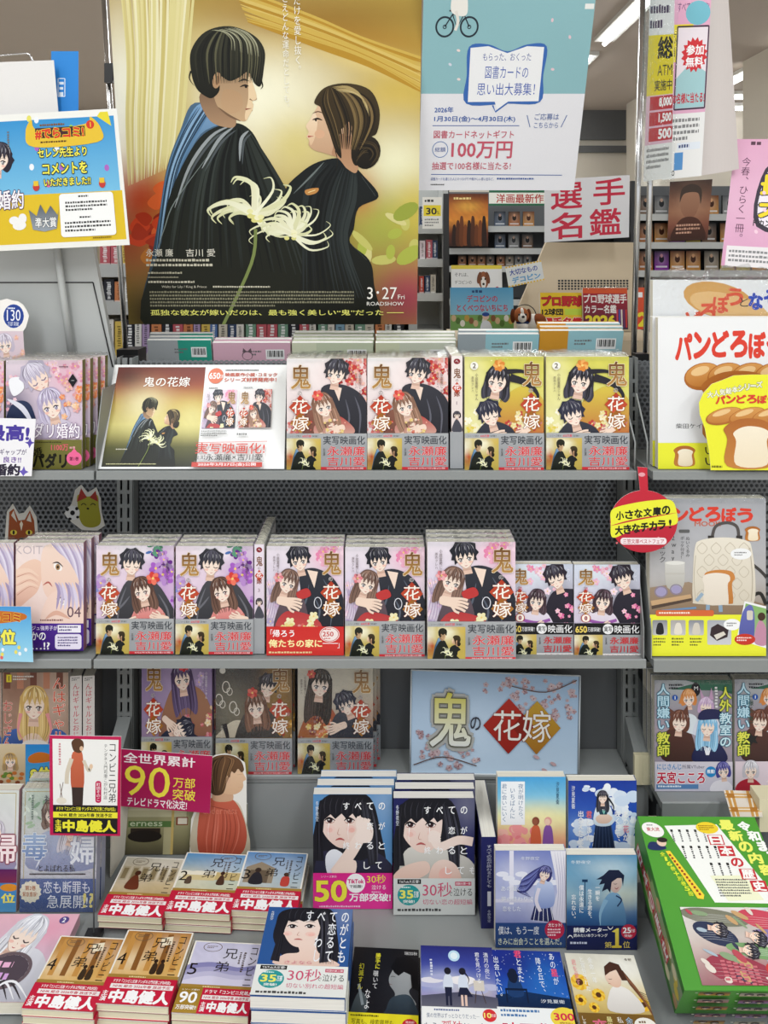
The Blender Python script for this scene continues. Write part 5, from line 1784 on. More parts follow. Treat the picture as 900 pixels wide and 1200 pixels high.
def art_box_top():
    a = Art(0, 0, 660, 870, 85)
    a.bg(('4f9a34', '4a9430'), [(300, 300, 300, 300, '5aa43c', .5)], 10, .02)
    a.p([(135, 55), (430, 45), (606, 430), (610, 470), (280, 466)], 'f2f2ec')
    # columns of volume titles
    for c in range(5):
        for r in range(3):
            x, y = 160 + c * 44 + r * 36, 76 + r * 92
            if r == 2 and c < 2:
                continue
            a.r(x, y, x + 14, y + 14, '222')
            a.mv(x + 7, y + 17, y + 70, 11, '444')
    a.p([(300, 330), (480, 326), (540, 452), (352, 458)], 'eeeecb').m(320, 344, 500, 440, 7, '555')
    for i, ch in enumerate('日本の歴史'):
        x, y = 356 + i * 36, 106 + i * 62
        a.r(x, y, x + 82, y + 56, 'c8323a' if i != 2 else 'f2f2ec')
        a.t(ch, x + 10, y + 5, x + 72, y + 51, 'f6f4ee' if i != 2 else 'c8323a', .04)
    a.e(370, 66, 62, 34, 'f0d030').m(324, 50, 416, 82, 3, '8a5a10')
    for i, ch in enumerate('最新の内容'):
        a.t(ch, 448 + i * 32, 22 + i * 62, 520 + i * 30, 76 + i * 62, 'eef06a', .05)
    for i, ch in enumerate('令和まで入'):
        a.t(ch, 548 + i * 34, 30 + i * 56, 612 + i * 34, 82 + i * 56, 'f8f8f0', .05)
    a.e(64, 80, 60, 42, 'f2f0ea', 16).t('東大流', 30, 66, 100, 88, 'b8343a', .02).m(36, 48, 90, 60, 1, '777')
    a.s([(10, 186), (30, 150), (80, 156), (110, 184), (60, 196)], '24305c').e(92, 152, 26, 22, 'e8c8b0').e(100, 138, 28, 14, '2a2220')
    a.p([(100, 200), (124, 198), (236, 430), (226, 452), (196, 448)], 'f2d43a')
    for i in range(13):
        a.r(112 + i * 8, 216 + i * 17, 124 + i * 8, 228 + i * 17, '9a3a20')
    for i, ch in enumerate('全16巻+別巻5冊'):
        a.t(ch, 66 + i * 11, 206 + i * 26, 92 + i * 11, 228 + i * 26, 'd8e83a', .03)
    # picture of figures in old dress
    a.r(90, 492, 660, 850, 'd8cfc8')
    k = Art(90, 492, 660, 850, 8)
    k.bg(('e8e4e0', 'c8b8b0', '9a6a70'), [(560, 520, 60, 40, '8ab8cc', .8), (300, 560, 160, 50, '8a8a78', .7), (300, 780, 160, 80, 'a04450', .7), (600, 760, 100, 90, '7a4a54', .7)], 16, .04)
    for cx, cy, rx, ry, c, ro in ((250, 540, 170, 40, '7c7c6a', 8), (520, 560, 150, 50, 'c8485a', 14), (230, 620, 110, 50, '2c3450', 20), (560, 640, 150, 36, '8a78a8', 10), (420, 700, 160, 34, '7aa06a', 8), (300, 790, 170, 70, '9a3a4c', 12), (560, 800, 140, 60, 'c83a34', 10), (620, 720, 90, 30, 'c8b0d0', 14)):
        k.e(cx, cy, rx, ry, c, ro, 22)
        for q in range(5):
            k.l([(cx - rx * .8, cy - ry * .5 + q * ry * .25), (cx, cy - ry * .3 + q * ry * .2), (cx + rx * .8, cy + q * ry * .2)], 2, mixc(c, 'ffffff', .35), 2)
    for q in range(40):
        k.e(k.rnd.uniform(100, 650), k.rnd.uniform(500, 840), k.rnd.uniform(16, 46), k.rnd.uniform(6, 18), k.rnd.choice(['b84a56', 'e0d4c8', '6a5a7a', '8aa07a', '3a3c54', 'c8a070', 'd87a70', 'a8b8c4']), k.rnd.uniform(0, 60), 12)
    for q in range(6):
        for j in range(6):
            k.r(210 + q * 30, 740 + j * 16 + q * 5, 232 + q * 30, 750 + j * 16 + q * 5, 'c86a74')
    for cx, cy, r, ro in ((250, 600, 34, 100), (430, 640, 36, 110), (560, 600, 34, 110), (620, 650, 34, 120), (370, 700, 34, 95), (540, 720, 34, 110), (580, 790, 38, 110)):
        head(k, cx, cy, r, ro, '24202a', g=(cx % 4 == 0), skin='f0d4bc', turn=.2)
    n = len(a.V)
    a.V += k.V
    a.C += k.C
    a.Z += [z + a.L for z in k.Z]
    a.Fc += [tuple(i + n for i in f) for f in k.Fc]
    a.L += k.L
    return a


def art_box_front():
    a = Art(0, 0, 440, 400, 86)
    a.bg(('56a03a', '4a9232'), [], 4)
    for r in range(5):
        for c in range(4):
            x, y = 50 + c * 130, 20 + r * 78
            a.r(x, y, x + 100, y + 58, ['5a3a2c', '8a8a7a', '6a2a34', '3a3a50'][(r + c) % 4], ['c89a4a', 'c8b8a0', 'b87a7a', '9a80a8'][(r * 2 + c) % 4])
            head(a, x + 30, y + 30, 14, 0, '2a2022', skin='f0d4bc', g=c % 2)
            head(a, x + 68, y + 34, 13, 0, '3a2a24', skin='f0d4bc', g=(c + 1) % 2)
            a.r(x - 14, y, x - 6, y + 8, 'f4f4e0')
    return a


def art_box_side():
    a = Art(0, 0, 240, 400, 87)
    a.bg(('4a9030', '3a7a28'), [], 4)
    a.r(40, 120, 200, 400, '9ab070', '8a9a7a')
    for k in range(16):
        a.e(a.rnd.uniform(40, 200), a.rnd.uniform(130, 390), 26, 18, a.rnd.choice(['d8c04a', '7a8a3a', 'c8a070', '5a7a4a', 'e0d8b0']), n=12)
    for i, ch in enumerate('日本の歴史'):
        a.r(60 + i * 4, 40 + i * 56, 128 + i * 4, 92 + i * 56, 'c8404a')
        a.t(ch, 68 + i * 4, 45 + i * 56, 120 + i * 4, 87 + i * 56, 'f6f0ea', .03)
    return a


# ------------------------------------------------------------------ placing by measured edges
def put(b, name, label, cat, x0, x1, yt, yb, D, lean=0.0, group=None, rz=0.0):
    """stand book b upright so that its front face spans these edges at depth D"""
    wd = (x1 - x0) / F * D
    z0 = EYE - (yb - HY) / F * D
    th = math.radians(lean)
    k = (yt - HY) / F                       # solve (EYE - z0 - h cos) = k (D + h sin)
    h = (EYE - z0 - k * D) / (math.cos(th) + k * math.sin(th))
    return b.place(name, label, cat, lean_loc(x0, x1, yb, D), (-th, 0, math.radians(rz)), group, (wd / b.W, (wd / b.W + h / b.H) / 2, h / b.H))


def behind(b, root, n, label, group, dx=0.0, dy=None, dz=0.0):
    """further copies of the same title standing behind one that faces out"""
    for i in range(n):
        c = copy_tree(root)
        s = root.scale
        step = (dy or b.T * s[1] + 0.0034) * (i + 1)
        c.location = root.location + Vector((dx * (i + 1), step, dz))
        c['label'] = label
        c['group'] = group


def flat(b, name, label, cat, xl, xr, yb, yt, Z, under=0, ulabel='', ugroup='', rz=0.0, group=None, rnd=random.Random(5)):
    """lay book b on its back with its near edge at row yb and its far edge at row yt on the level Z, with copies under it"""
    D0 = (EYE - Z) * F / (yb - HY)
    D1 = (EYE - Z) * F / (yt - HY)
    wd = (xr - xl) / F * D0
    x = ((xl + xr) / 2 - 450) / F * D0
    sc = (wd / b.W, wd / b.W * 0.75 if b.T * wd / b.W > 0.02 else wd / b.W, (D1 - D0) / b.H)
    r = b.place(name, label, cat, (x, D0, Z), (-math.pi / 2, 0, 0), group, sc)
    r.rotation_euler = Matrix.Rotation(math.radians(rz), 3, 'Z').to_4x4().to_euler() if False else (Matrix.Rotation(math.radians(rz), 3, 'Z') @ Matrix.Rotation(-math.pi / 2, 3, 'X')).to_euler()
    t = b.T * sc[1] + 0.0016
    for i in range(under):
        c = copy_tree(r)
        c.location = r.location + Vector((rnd.uniform(-.001, .002), rnd.uniform(-.001, .002), -t * (i + 1)))
        c['label'] = ulabel
        c['group'] = ugroup
    return r


def cutout(name, label, cat, outline, D, art, group=None, thick=0.0008, Dtop=None, back='e8e8e8', parent=None, m='matte'):
    """a card cut to an outline, standing in a plane at depth D (leaning to Dtop at its top)"""
    ys = [p[1] for p in outline]
    y0, y1 = min(ys), max(ys)
    Dtop = Dtop or D
    xs = [p[0] for p in outline]
    base = P((min(xs) + max(xs)) / 2, y1, D)

    def dp(y):
        return 1 / (1 / D + (1 / Dtop - 1 / D) * (y1 - y) / (y1 - y0))

    def fn(x, y, z):
        q = P(x, y, dp(y)) - base
        return Vector((q.x, q.y - z, q.z))
    mb = MB()
    n = len(outline)
    vs = [fn(x, y, 0) for x, y in outline] + [fn(x, y, -thick) for x, y in outline]
    tri = tessellate_polygon([[Vector((x, y, 0)) for x, y in outline]])
    fs = [tuple(t) for t in tri] + [tuple(i + n for i in t) for t in tri] + [(i, (i + 1) % n, (i + 1) % n + n, i + n) for i in range(n)]
    mb.add(vs, fs, back, m)
    if art:
        x0, ya, x1, yb = art.w
        art.onto(mb, lambda u, v, z: fn(x0 + u * (x1 - x0), ya + v * (yb - ya), z), m)
    return mb.build(name, parent, base - (parent.location if parent else Vector()), label=label, cat=cat, group=group)


DECK = 0.44
S1 = EYE - 250 / F * 1.18          # top shelf
S2 = EYE - 468 / F * 1.18          # middle shelf
S3 = EYE - 606 / F * 1.27          # lower ledge
XL, XR = -0.4578, 0.435            # the two uprights
BACK = 1.336                       # perforated back panels

# ================================================================== the shop around
ST = 'structure'
MB().box(-7, -4, -0.1, 7, 9, 0, m='floor').build('floor', kind=ST)
MB().box(-7, -4, 3.0, 7, 9, 3.1, m='ceil').build('ceiling', kind=ST)
MB().box(-7, 7.9, 0, 7, 8.0, 3.0, m='wall').build('wall_far', kind=ST)
MB().box(-7.1, -4, 0, -7, 8, 3.0, m='wall').build('wall_left', kind=ST)
MB().box(7, -4, 0, 7.1, 8, 3.0, m='wall').build('wall_right', kind=ST)
a0, a1 = P(736, 120, 7.5), P(751, 120, 7.5)
MB().box(a0.x, 7.3, 0, a1.x + .12, 7.55, 3.0, m='wall').build('column', kind=ST)
a0 = P(893, 100, 5.6)
MB().box(a0.x, 5.5, 0, a0.x + .5, 5.9, 3.0, m='wall').build('column', kind=ST)
a0, a1 = P(688, 118, 7.88), P(733, 164, 7.88)
MB().box(a0.x - 1.2, 7.86, a1.z, a1.x, 7.899, a0.z, '6d7276', 'steeld').build('window_1', kind=ST)
MB().box(-7, 7.84, 2.55, 7, 7.9, 2.62, m='steeld').build('trim_1', kind=ST)


def ceiling_light(x0, y0, x1, y1, label, z=2.97):
    t = empty('ceiling_light', label, 'ceiling light', ((x0 + x1) / 2, (y0 + y1) / 2, z), group='fluorescent ceiling lights')
    d = Vector((x1 - x0, y1 - y0, 0))
    n = Vector((-d.y, d.x, 0)).normalized() * 0.07
    h = d / 2
    f = MB()
    pts = [(-h - n), (h - n), (h + n), (-h + n)]
    f.prism([(p.x, p.y) for p in pts], 0, 0.03, 'f2f2ee', 'matte', ax=2)
    fx = f.build('fixture', t, (0, 0, 0))
    g = MB()
    g.tube([tuple(-h * .97 + Vector((0, 0, -.02))), tuple(h * .97 + Vector((0, 0, -.02)))], 0.016, 'fff', 'tube')
    g.build('tube', fx, (0, 0, 0))


q0, q1 = P(704, 48, 5.33), P(752, -15, 4.2)
ceiling_light(1.56, 5.25, 1.56, 4.0, 'long fluorescent ceiling light beside the light blue campaign poster')
ceiling_light(1.56, 6.5, 1.56, 5.6, 'fluorescent ceiling light second in the row beyond the campaign poster')
ceiling_light(1.6, 7.6, 1.6, 6.9, 'fluorescent ceiling light at the far end of the row by the campaign poster')
ceiling_light(3.02, 6.45, 3.02, 5.75, 'slanting fluorescent ceiling light beyond the hanging campaign sheets')
ceiling_light(3.2, 7.0, 4.3, 7.0, 'upper of two level fluorescent ceiling lights beyond the hanging sheets')
ceiling_light(3.2, 7.55, 4.4, 7.55, 'lower of two level fluorescent ceiling lights beyond the hanging sheets')

RB = random.Random(11)
SPC = ['e8e4dc', 'd8d0c0', 'c8606a', '5a7ab0', 'e0c060', '7aa08a', 'f2f0ea', '3a4a6a', 'd88a5a', 'b8a0c8', '8ab0c8', '2c2c34', 'c84a3a', 'f0e0e4']


def simple_book(key, W, H, T, c, cc=None):
    a = Art(0, 0, T * 1000, H * 1000, len(key))
    a.bg((c, mixc(c, '000000', .12)), [], 2)
    d_ = mixc(c, '000000', .7) if sum(lin(c)) > .9 else mixc(c, 'ffffff', .85)
    a.mv(T * 500, H * 120, H * 620, T * 480, d_)
    a.mv(T * 500, H * 700, H * 800, T * 330, d_)
    a.r(0, H * 880, T * 1000, H * 960, mixc(c, 'ffffff', .5))
    return Book(key, W, H, T, None, spine=c, back=c, spine_art=a)


SPINES = [simple_book('far_book', .12, .19, .02 + .004 * (i % 3), c) for i, c in enumerate(SPC)]


def spine_row(x0, x1, D, zb, label, group, tilt=0.0, h=(0.9, 1.12)):
    x = x0
    while x < x1 - 0.032:
        b = RB.choice(SPINES)
        s = RB.uniform(*h)
        b.place('book', label, 'book', (x + b.T / 2, D + b.W / 2, zb), (0, math.radians(tilt), -math.pi / 2), group, (1, 1, s))
        x += b.T + 0.002


def rack(name, label, cat, x0, x1, D, z0, z1, shelves, m='steeld', depth=0.3, back=None):
    t = empty(name, label, cat, ((x0 + x1) / 2, D, z0))
    w_ = (x1 - x0) / 2
    b = MB()
    b.box(-w_, depth, 0, w_, depth + .02, z1 - z0, m=back or m)
    b.build('back_panel', t, (0, 0, 0))
    for s in (-1, 1):
        b = MB()
        b.box(s * w_ - .012, 0, 0, s * w_ + .012, depth, z1 - z0, m=m)
        b.build('side_panel', t, (0, 0, 0))
    for z in shelves:
        b = MB()
        b.box(-w_ + .013, 0.0, z - z0 - .018, w_ - .013, depth - .001, z - z0, m=m)
        b.box(-w_ + .013, -.004, z - z0 - .03, w_ - .013, 0, z - z0 + .006, m='paint')
        b.build('shelf_board', t, (0, 0, 0))
    return t


# white case far behind, glimpsed between the two posters
D = 3.3
z_ = [P(0, y, D).z for y in (266, 305, 345, 382)]
xa, xb = P(484, 300, D).x, P(522, 300, D).x
rack('bookcase', 'white bookcase glimpsed between the film poster and the dark post', 'bookcase', xa - .5, xb, D, 0, P(0, 232, D).z + .1, [z_[0], z_[1], z_[2], z_[3] - .02], 'paint')
for k, z in enumerate(z_[:3]):
    spine_row(xa + .02, xb - .02, D + .03, z + .001, 'small book standing in the white bookcase between the two big posters', 'books in the white bookcase', h=(.4, .5))
MB().box(-.012, 0, 0, .012, .03, 1.72, m='black').build('display_post', None, (P(523, 300, 3.2).x, 3.2, 0), label='dark slim post standing between the white bookcase and the film rack', cat='post')
a = Art(0, 0, 70, 110)
a.bg(('f4f2ea',), [], 2) if False else a.bg(('f4f2ea', 'ecebe4'), [], 2)
a.m(8, 6, 62, 22, 1, '444').r(4, 28, 66, 66, 'f2dc3c').t('30', 14, 38, 50, 60, '333', .03).t('%', 52, 48, 60, 60, '333').m(8, 74, 62, 104, 3, '888')
sheet('price_card', 'hanging white and yellow card reading 30 by the dark post', 'price card', [(495, 231), (518, 231), (518, 268), (495, 268)], [3.18] * 4, a, m='matte')

# the dark film racks beyond the next shelving unit
D = 4.4
DV = {}


def dvd(c1, c2):
    k = (c1, c2)
    if k not in DV:
        a = Art(0, 0, 100, 140, len(DV) + 90)
        a.bg((c1, mixc(c1, c2, .5), c2), [(50, 60, 30, 40, mixc(c2, 'ffffff', .3), .6)], 6, .1)
        a.r(10, 104, 90, 116, mixc(c2, 'ffffff', .7)).e(50, 56, 18, 26, mixc(c1, '000000', .5)).e(50, 34, 10, 13, mixc(c2, 'e0b090', .6))
        DV[k] = Book('dvd', .135, .19, .015, a, spine='17171a', back='17171a', page='222222')
    return DV[k]


def dvd_row(x0, x1, D, zb, label, group, pal, step=.15, s=1.0):
    x = x0 + step / 2
    while x < x1 - step / 2 + .01:
        c = RB.choice(pal)
        dvd(*c).place('film_case', label, 'film case', (x, D, zb), (0, 0, 0), group, (s, 1, s))
        x += step * s * RB.choice((1, 1, 1.15))


PALO = [('3a2a20', 'c87a3a'), ('2a2c30', '8a6a50'), ('54504c', 'b8a890'), ('6a3a24', 'e0a050'), ('4a4c50', '9a9a98'), ('20242c', '5a6a80')]
x0, x1 = P(573, 0, D).x, P(760, 0, D).x
zz = [P(0, y, D).z for y in (266, 292, 313, 352, 392)]
rack('film_rack', 'dark rack of film cases under the green header strip', 'media rack', P(524, 0, D).x, x1, D, 0, P(0, 224, D).z + .02, zz, 'black', back='steeld')
for k, z in enumerate(zz[:4]):
    dvd_row(x0 if k < 2 else P(528, 0, D).x, P(640 if k < 3 else 590, 0, D).x, D + .06, z + .001, 'film case facing out on the dark rack under the header strip', 'film cases on the dark rack', PALO, .15, [.5, .48, .36, .78][k])
a = Art(0, 0, 140, 200, 91)
a.bg(('5a2c1a', 'b05a24', 'd88a34', '6a3420', '2c1a14'), [(70, 50, 50, 20, 'e8b04a', .8), (70, 150, 60, 30, '1c1210', .6)], 14, .12)
for k in range(9):
    a.s([(14 + k * 13, 190), (16 + k * 13, 130 - (k % 3) * 16), (22 + k * 13, 116 - (k % 3) * 16), (28 + k * 13, 132 - (k % 3) * 16), (30 + k * 13, 190)], mixc('2a1812', '8a4a24', (k % 4) / 4))
a.m(20, 12, 120, 26, 1, 'f0d890')
sheet('film_poster', 'small orange and brown film poster of a crowd by the dark post', 'poster', [(525, 227), (572, 227), (572, 289), (525, 289)], [4.36] * 4, a, m='matte')
a = Art(0, 0, 190, 50, 92)
a.bg(('2a6a4a', '2a6a4a'), [], 2)
a.r(0, 12, 190, 44, 'f2f0e6').t('洋画最新作', 24, 16, 176, 42, 'b83a34', .02)
sheet('header_sign', 'green and white header strip with red lettering above the film rack', 'sign', [(573, 221), (642, 221), (642, 241), (573, 241)], [4.34] * 4, a, m='matte')
D = 4.0
x0, x1 = P(768, 0, D).x, P(905, 0, D).x + .5
zz = [P(0, y, D).z for y in (252, 285, 318, 352, 400)]
rack('film_rack', 'dark rack of film cases behind the portrait poster and the pink poster', 'media rack', P(742, 0, D).x, x1, D, 0, P(0, 212, D).z, zz, 'black', back='steeld')
for z in zz[:4]:
    dvd_row(P(745, 0, D).x, x1 - .1, D + .06, z + .001, 'film case facing out on the rack behind the pink poster', 'film cases on the rack behind the pink poster', PALO + [('1c1a20', 'c8b03a'), ('2a1a3a', '9a3ab0')], .15, .58)
a = Art(0, 0, 100, 140, 93)
a.bg(('4a3a34', '7a5444', 'a8765a', '8a5240', '4a2c24'), [(50, 50, 28, 34, 'c89a7c', .8), (50, 20, 40, 14, '3a302c', .7)], 12, .05)
a.s([(28, 60), (34, 26), (52, 16), (68, 28), (72, 60), (62, 84), (40, 84)], 'b88a6e', '9a6a52').s([(26, 50), (30, 18), (54, 8), (76, 22), (76, 56), (68, 30), (36, 30)], '4a3c34').s([(10, 140), (24, 96), (50, 84), (78, 96), (92, 140)], '5a3428', '3a2018')
a.m(20, 100, 84, 126, 3, 'd8a890')
sheet('film_poster', 'sepia film poster of one head and shoulders above the picture books', 'poster', [(785, 213), (835, 210), (829, 281), (782, 283)], [3.99] * 4, a, m='matte')

# the next shelving unit: sloping beige head, sign, picture books, magazines and a plush dog
D = 2.5
t = empty('shelving_unit', 'beige shelving unit across the next aisle under the handwritten sign', 'shelving unit', (P(650, 0, D).x, D, 0))


def loc(px, py, d):
    return P(px, py, d) - t.location


b = MB()
p = [loc(596, 388, 2.5), loc(742, 388, 2.5), loc(746, 284, 2.62), loc(640, 284, 2.62)]
b.add(p + [q + Vector((0, .02, 0)) for q in p], [(0, 1, 2, 3), (7, 6, 5, 4), (0, 4, 5, 1), (1, 5, 6, 2), (2, 6, 7, 3), (3, 7, 4, 0)], 'fff', 'wood')
b.build('head_panel', t, (0, 0, 0))
b = MB()
for r in range(4):
    for c in range(22):
        q = loc(655 + c * 3.8, 329 + r * 3.2, 2.568 - r * .0035)
        b.box(q.x - .0035, q.y - .003, q.z - .0032, q.x + .0035, q.y + .004, q.z + .0032, m='black')
b.build('vent_hole_pattern', t, (0, 0, 0))
b = MB()
b.box(loc(526, 0, D).x, -.25, 0, loc(760, 0, D).x, .1, loc(0, 389, D).z, m='wood')
b.build('body', t, (0, 0, 0))
a = Art(0, 0, 100, 75, 94)
a.bg(('f0eef0', 'e8e8ea'), [], 3)
for ch, x, y in (('選', 8, 2), ('手', 58, 0), ('名', 8, 38), ('鑑', 54, 36)):
    a.t(ch, x, y + 3, x + 36, y + 34, 'd4304a', .02)
sheet('handwritten_sign', 'large white sign with four red brush characters above the magazines', 'sign', [(638, 211), (738, 205), (737, 278), (638, 284)], [2.45] * 4, a, m='matte')
a = Art(0, 0, 60, 28, 95)
a.bg(('f4f4f2', 'f0f0ee'), [], 2)
a.r(0, 0, 60, 3, 'f0d84a').t('それは、', 4, 6, 20, 9, '333').t('デコピンの', 4, 12, 24, 15, '333').t('はじまり。', 4, 18, 24, 21, '333')
a.e(38, 12, 6, 7, '9a5a34').e(38, 14, 3, 5, 'f6f0e8').s([(32, 28), (34, 19), (42, 19), (46, 28)], '26305a').e(35.5, 11, .9, .9, '1a1210').e(40, 11, .9, .9, '1a1210').e(38, 15, 1.4, 1, '1a1210').e(33, 10, 2.4, 5, '7a4424', 20).e(43, 10, 2.4, 5, '7a4424', -20).e(54, 20, 3, 3, 'd83a4a')
Book('pic_a', .17, .11, .01, a, spine='f0f0ee').place('picture_book', 'white picture book with a brown and white dog standing behind the light blue one', 'book', P(559, 352, 2.42), (-.12, 0, 0), None, (.98, 1, 1.05))
a = Art(0, 0, 75, 50, 96)
a.bg(('5aa8d4', '8ac4e0', 'b4d8e8'), [], 4)
a.m(26, 2, 46, 8, 1, '2a4a7a').t('デコピンの', 20, 9, 56, 17, 'c84a5a', .03).t('とくべつないちにち', 8, 20, 68, 28, 'c84a5a', .03)
a.r(0, 32, 75, 50, '7aa85a')
for k in range(14):
    a.e(4 + k * 5.2, 36 + k % 3 * 3, 3, 4, ['d8b890', '5a7a3a', 'e8e4d8', 'c8a04a', '8a5a3a'][k % 5], n=10)
a.e(42, 34, 4, 4, 'e8c8b0').e(42, 31.5, 4.4, 2.4, '2a4a9a').s([(36, 50), (38, 40), (46, 40), (49, 50)], 'e8ecf2')
Book('pic_b', .215, .145, .012, a, spine='6ab0d8', film=0).place('picture_book', 'light blue picture book with red title leaning beside the plush dog', 'book', P(565, 387, 2.36), (-.1, 0, 0), None, (.94, 1, .94))
a = Art(0, 0, 51, 41, 97)
a.bg(('f0c82a', 'f0d030', 'e8b82a'), [], 3)
a.t('プロ野球', 2, 4, 49, 15, 'c8282c', .05, '5a1010', .03).t('12球団', 2, 18, 26, 25, '1a1a1a', .04).t('選手名鑑', 3, 28, 48, 39, 'd82c2c', .05, 'fff', .03).r(28, 18, 48, 25, 'c8e04a')
Book('mag_a', .148, .118, .012, a, spine='e8b82a').place('magazine', 'yellow baseball player directory standing beside the plush dog', 'magazine', P(659.5, 386, 2.38), (-.08, 0, 0), None, (.96, 1, 1))
a = Art(0, 0, 51, 46, 98)
a.bg(('b82a34', '8a2434', '3a2440'), [], 3)
a.r(0, 0, 51, 6, 'e05a2a').t('プロ野球選手', 1, 7, 50, 17, 'f6f2ee', .03).t('カラー名鑑', 2, 19, 38, 28, 'f6f2ee', .03).t('2026', 3, 31, 36, 42, 'f2e03a', .05)
for k in range(5):
    a.r(38 + k * 2.6, 24, 39.6 + k * 2.6, 44, ['d84a5a', '4a5ab0', 'e8e0d8', '6a3a6a', 'c83a3a'][k])
Book('mag_b', .15, .132, .012, a, spine='8a2434', film=1).place('magazine', 'dark red baseball directory reading 2026 standing next to the yellow one', 'magazine', P(710, 386, 2.36), (-.08, 0, 0), None, (.95, 1, 1))
a = Art(0, 0, 14, 46, 99)
a.bg(('e05a34', 'd84a2c'), [], 2)
a.m(2, 4, 12, 14, 1, 'fff').t('2', 2, 28, 12, 42, 'f2e03a', .05)
Book('mag_c', .15, .132, .012, a, spine='c84a34').place('magazine', 'orange directory half hidden behind the pair of chrome posts', 'magazine', P(754, 386, 2.33), (-.08, 0, 0), None, (.26, 1, 1))
a = Art(0, 0, 44, 28, 100)
a.bg(('f0f4f2', 'ecefee'), [], 2)
for k in range(12):
    a.r(k * 3.8, 0, k * 3.8 + 2.6, 2, 'f0c84a').r(k * 3.8, 26, k * 3.8 + 2.6, 28, 'f0c84a')
a.t('大切なもの', 4, 5, 38, 13, '2a4ab0', .02).t('デコピン', 6, 16, 40, 24, '6ab0e0', .04)
sheet('handwritten_card', 'small white card with blue handwriting fixed above the plush dog', 'card', [(592, 313), (634, 305), (638, 328), (596, 337)], [2.40] * 4, a, m='matte')
g = MB()
cc = P(619, 389, 2.30)
g.tube([(.037 * math.cos(k * .2), 0, .05 + .037 * math.sin(k * .2)) for k in range(0, 17)], .0016, '222', 'black', 6)
g.build('wire_hoop', None, cc + Vector((0, .06, -.006)), label='thin dark wire hoop rising behind the plush dog', cat='wire stand')
t = empty('plush_dog', 'brown and white plush dog lying on the unit beside the light blue picture book', 'plush toy', P(619, 389, 2.27))
b = MB()
b.ball((.02, .02, .028), (.045, .028, .026), 'f2ebe0').ball((-.02, -.01, .02), (.018, .03, .014), 'f2ebe0').ball((.035, .01, .034), (.022, .026, .022), '8a4a2a')
b.build('body', t, (0, 0, 0))
b = MB()
b.ball((-.024, -.012, .052), (.024, .024, .024), 'a8623a').ball((-.024, -.03, .046), (.013, .016, .015), 'f6f0e6').ball((-.024, -.024, .062), (.006, .014, .014), 'f6f0e6')
hd = b.build('head', t, (0, 0, 0))
for s in (-1, 1):
    MB().ball((-.024 + s * .024, -.006, .05), (.008, .014, .022), '6a3820').build('ear', hd, (0, 0, 0))
    MB().ball((-.024 + s * .01, -.036, .056), .0035, '111111', 'black').build('eye', hd, (0, 0, 0))
MB().ball((-.024, -.046, .05), (.005, .004, .004), '111111', 'black').build('nose', hd, (0, 0, 0))
b = MB()
b.ball((-.02, -.014, .03), (.02, .02, .006), '24345a')
b.build('collar', t, (0, 0, 0))

# shelves of goods and books seen past the left edge of the film poster and under it
D = 2.05
rack('bookcase', 'pale bookcase seen past the lower corner of the film poster', 'bookcase', P(60, 0, D).x, P(484, 0, D).x, D, 0, P(0, 272, D).z, [P(0, 356, D).z, P(0, 312, D).z, P(0, 424, D).z], 'paint', back='wood')
spine_row(P(108, 0, D).x, P(168, 0, D).x, D + .02, P(0, 312, D).z + .001, 'goods packet on the upper shelf of the pale bookcase', 'packets on the upper shelf of the pale bookcase', h=(.26, .33))
spine_row(P(100, 0, D).x, P(168, 0, D).x, D + .02, P(0, 356, D).z + .001, 'colourful small packet on the second shelf of the pale bookcase', 'packets on the second shelf of the pale bookcase', h=(.3, .38))
spine_row(P(108, 0, D).x, P(480, 0, D).x, D + .02, P(0, 424, D).z + .001, 'paperback standing on the lowest visible shelf behind the film poster', 'paperbacks behind the film poster', h=(.55, .66))


# ================================================================== the main shelving unit
def shelf(name, label, x0, x1, Z, D0=1.165, D1=1.303, lip=0.012):
    t = empty(name, label, 'shelf', ((x0 + x1) / 2, D0, Z))
    w_ = (x1 - x0) / 2
    b = MB()
    b.box(-w_, 0.0025, -.012, w_, D1 - D0, -.0005, m='steel')
    b.build('board', t, (0, 0, 0))
    b = MB()
    b.prism([(-.001, -lip), (.0024, -lip), (.0024, 0.001), (.001, .002), (-.001, 0.0005)], -w_, w_, m='steel', ax=0)
    b.build('front_lip', t, (0, 0, 0))
    return t


xa = P(113, 0, 1.165).x
shelf('shelf', 'top grey shelf of the middle bay holding the comics and the film board', xa, P(746, 0, 1.165).x, S1)
shelf('shelf', 'middle grey shelf of the middle bay holding five comics and two small paperbacks', P(110, 0, 1.165).x, P(757, 0, 1.165).x, S2)
shelf('shelf', 'grey shelf carrying the lilac-haired couple comics', -1.35, P(110, 0, 1.165).x, S1)
shelf('shelf', 'grey shelf carrying the pale pink comics with purple bands', -1.35, P(107, 0, 1.165).x, S2)
shelf('shelf', 'grey shelf carrying the white bread picture books', P(765, 0, 1.165).x, 1.3, S1)
shelf('shelf', 'grey shelf carrying the rucksack magazine', P(766, 0, 1.165).x, 1.3, S2, lip=.018)
shelf('ledge', 'lower grey ledge of the middle bay under the leaning blue sign', XL + .012, XR - .016, S3, 1.262, 1.333, .004)
shelf('ledge', 'lower grey ledge under the blonde girl comics', -1.35, XL - .012, S3, 1.262, 1.333, .004)
shelf('ledge', 'lower grey ledge under the classroom comics', XR + .016, 1.3, S3, 1.20, 1.333, .022)
t = empty('display_plinth', 'broad grey base deck carrying the flat stacks and standing paperbacks', 'display base', (0, .83, 0))
MB().box(-1.35, 0, DECK - .04, 1.3, .5, DECK - .0008, m='steel').build('deck', t, (0, 0, 0))
MB().box(-1.35, .432, DECK + .0002, XR + .016, .44, S3 - .0135, m='steel').build('riser_panel', t, (0, 0, 0))
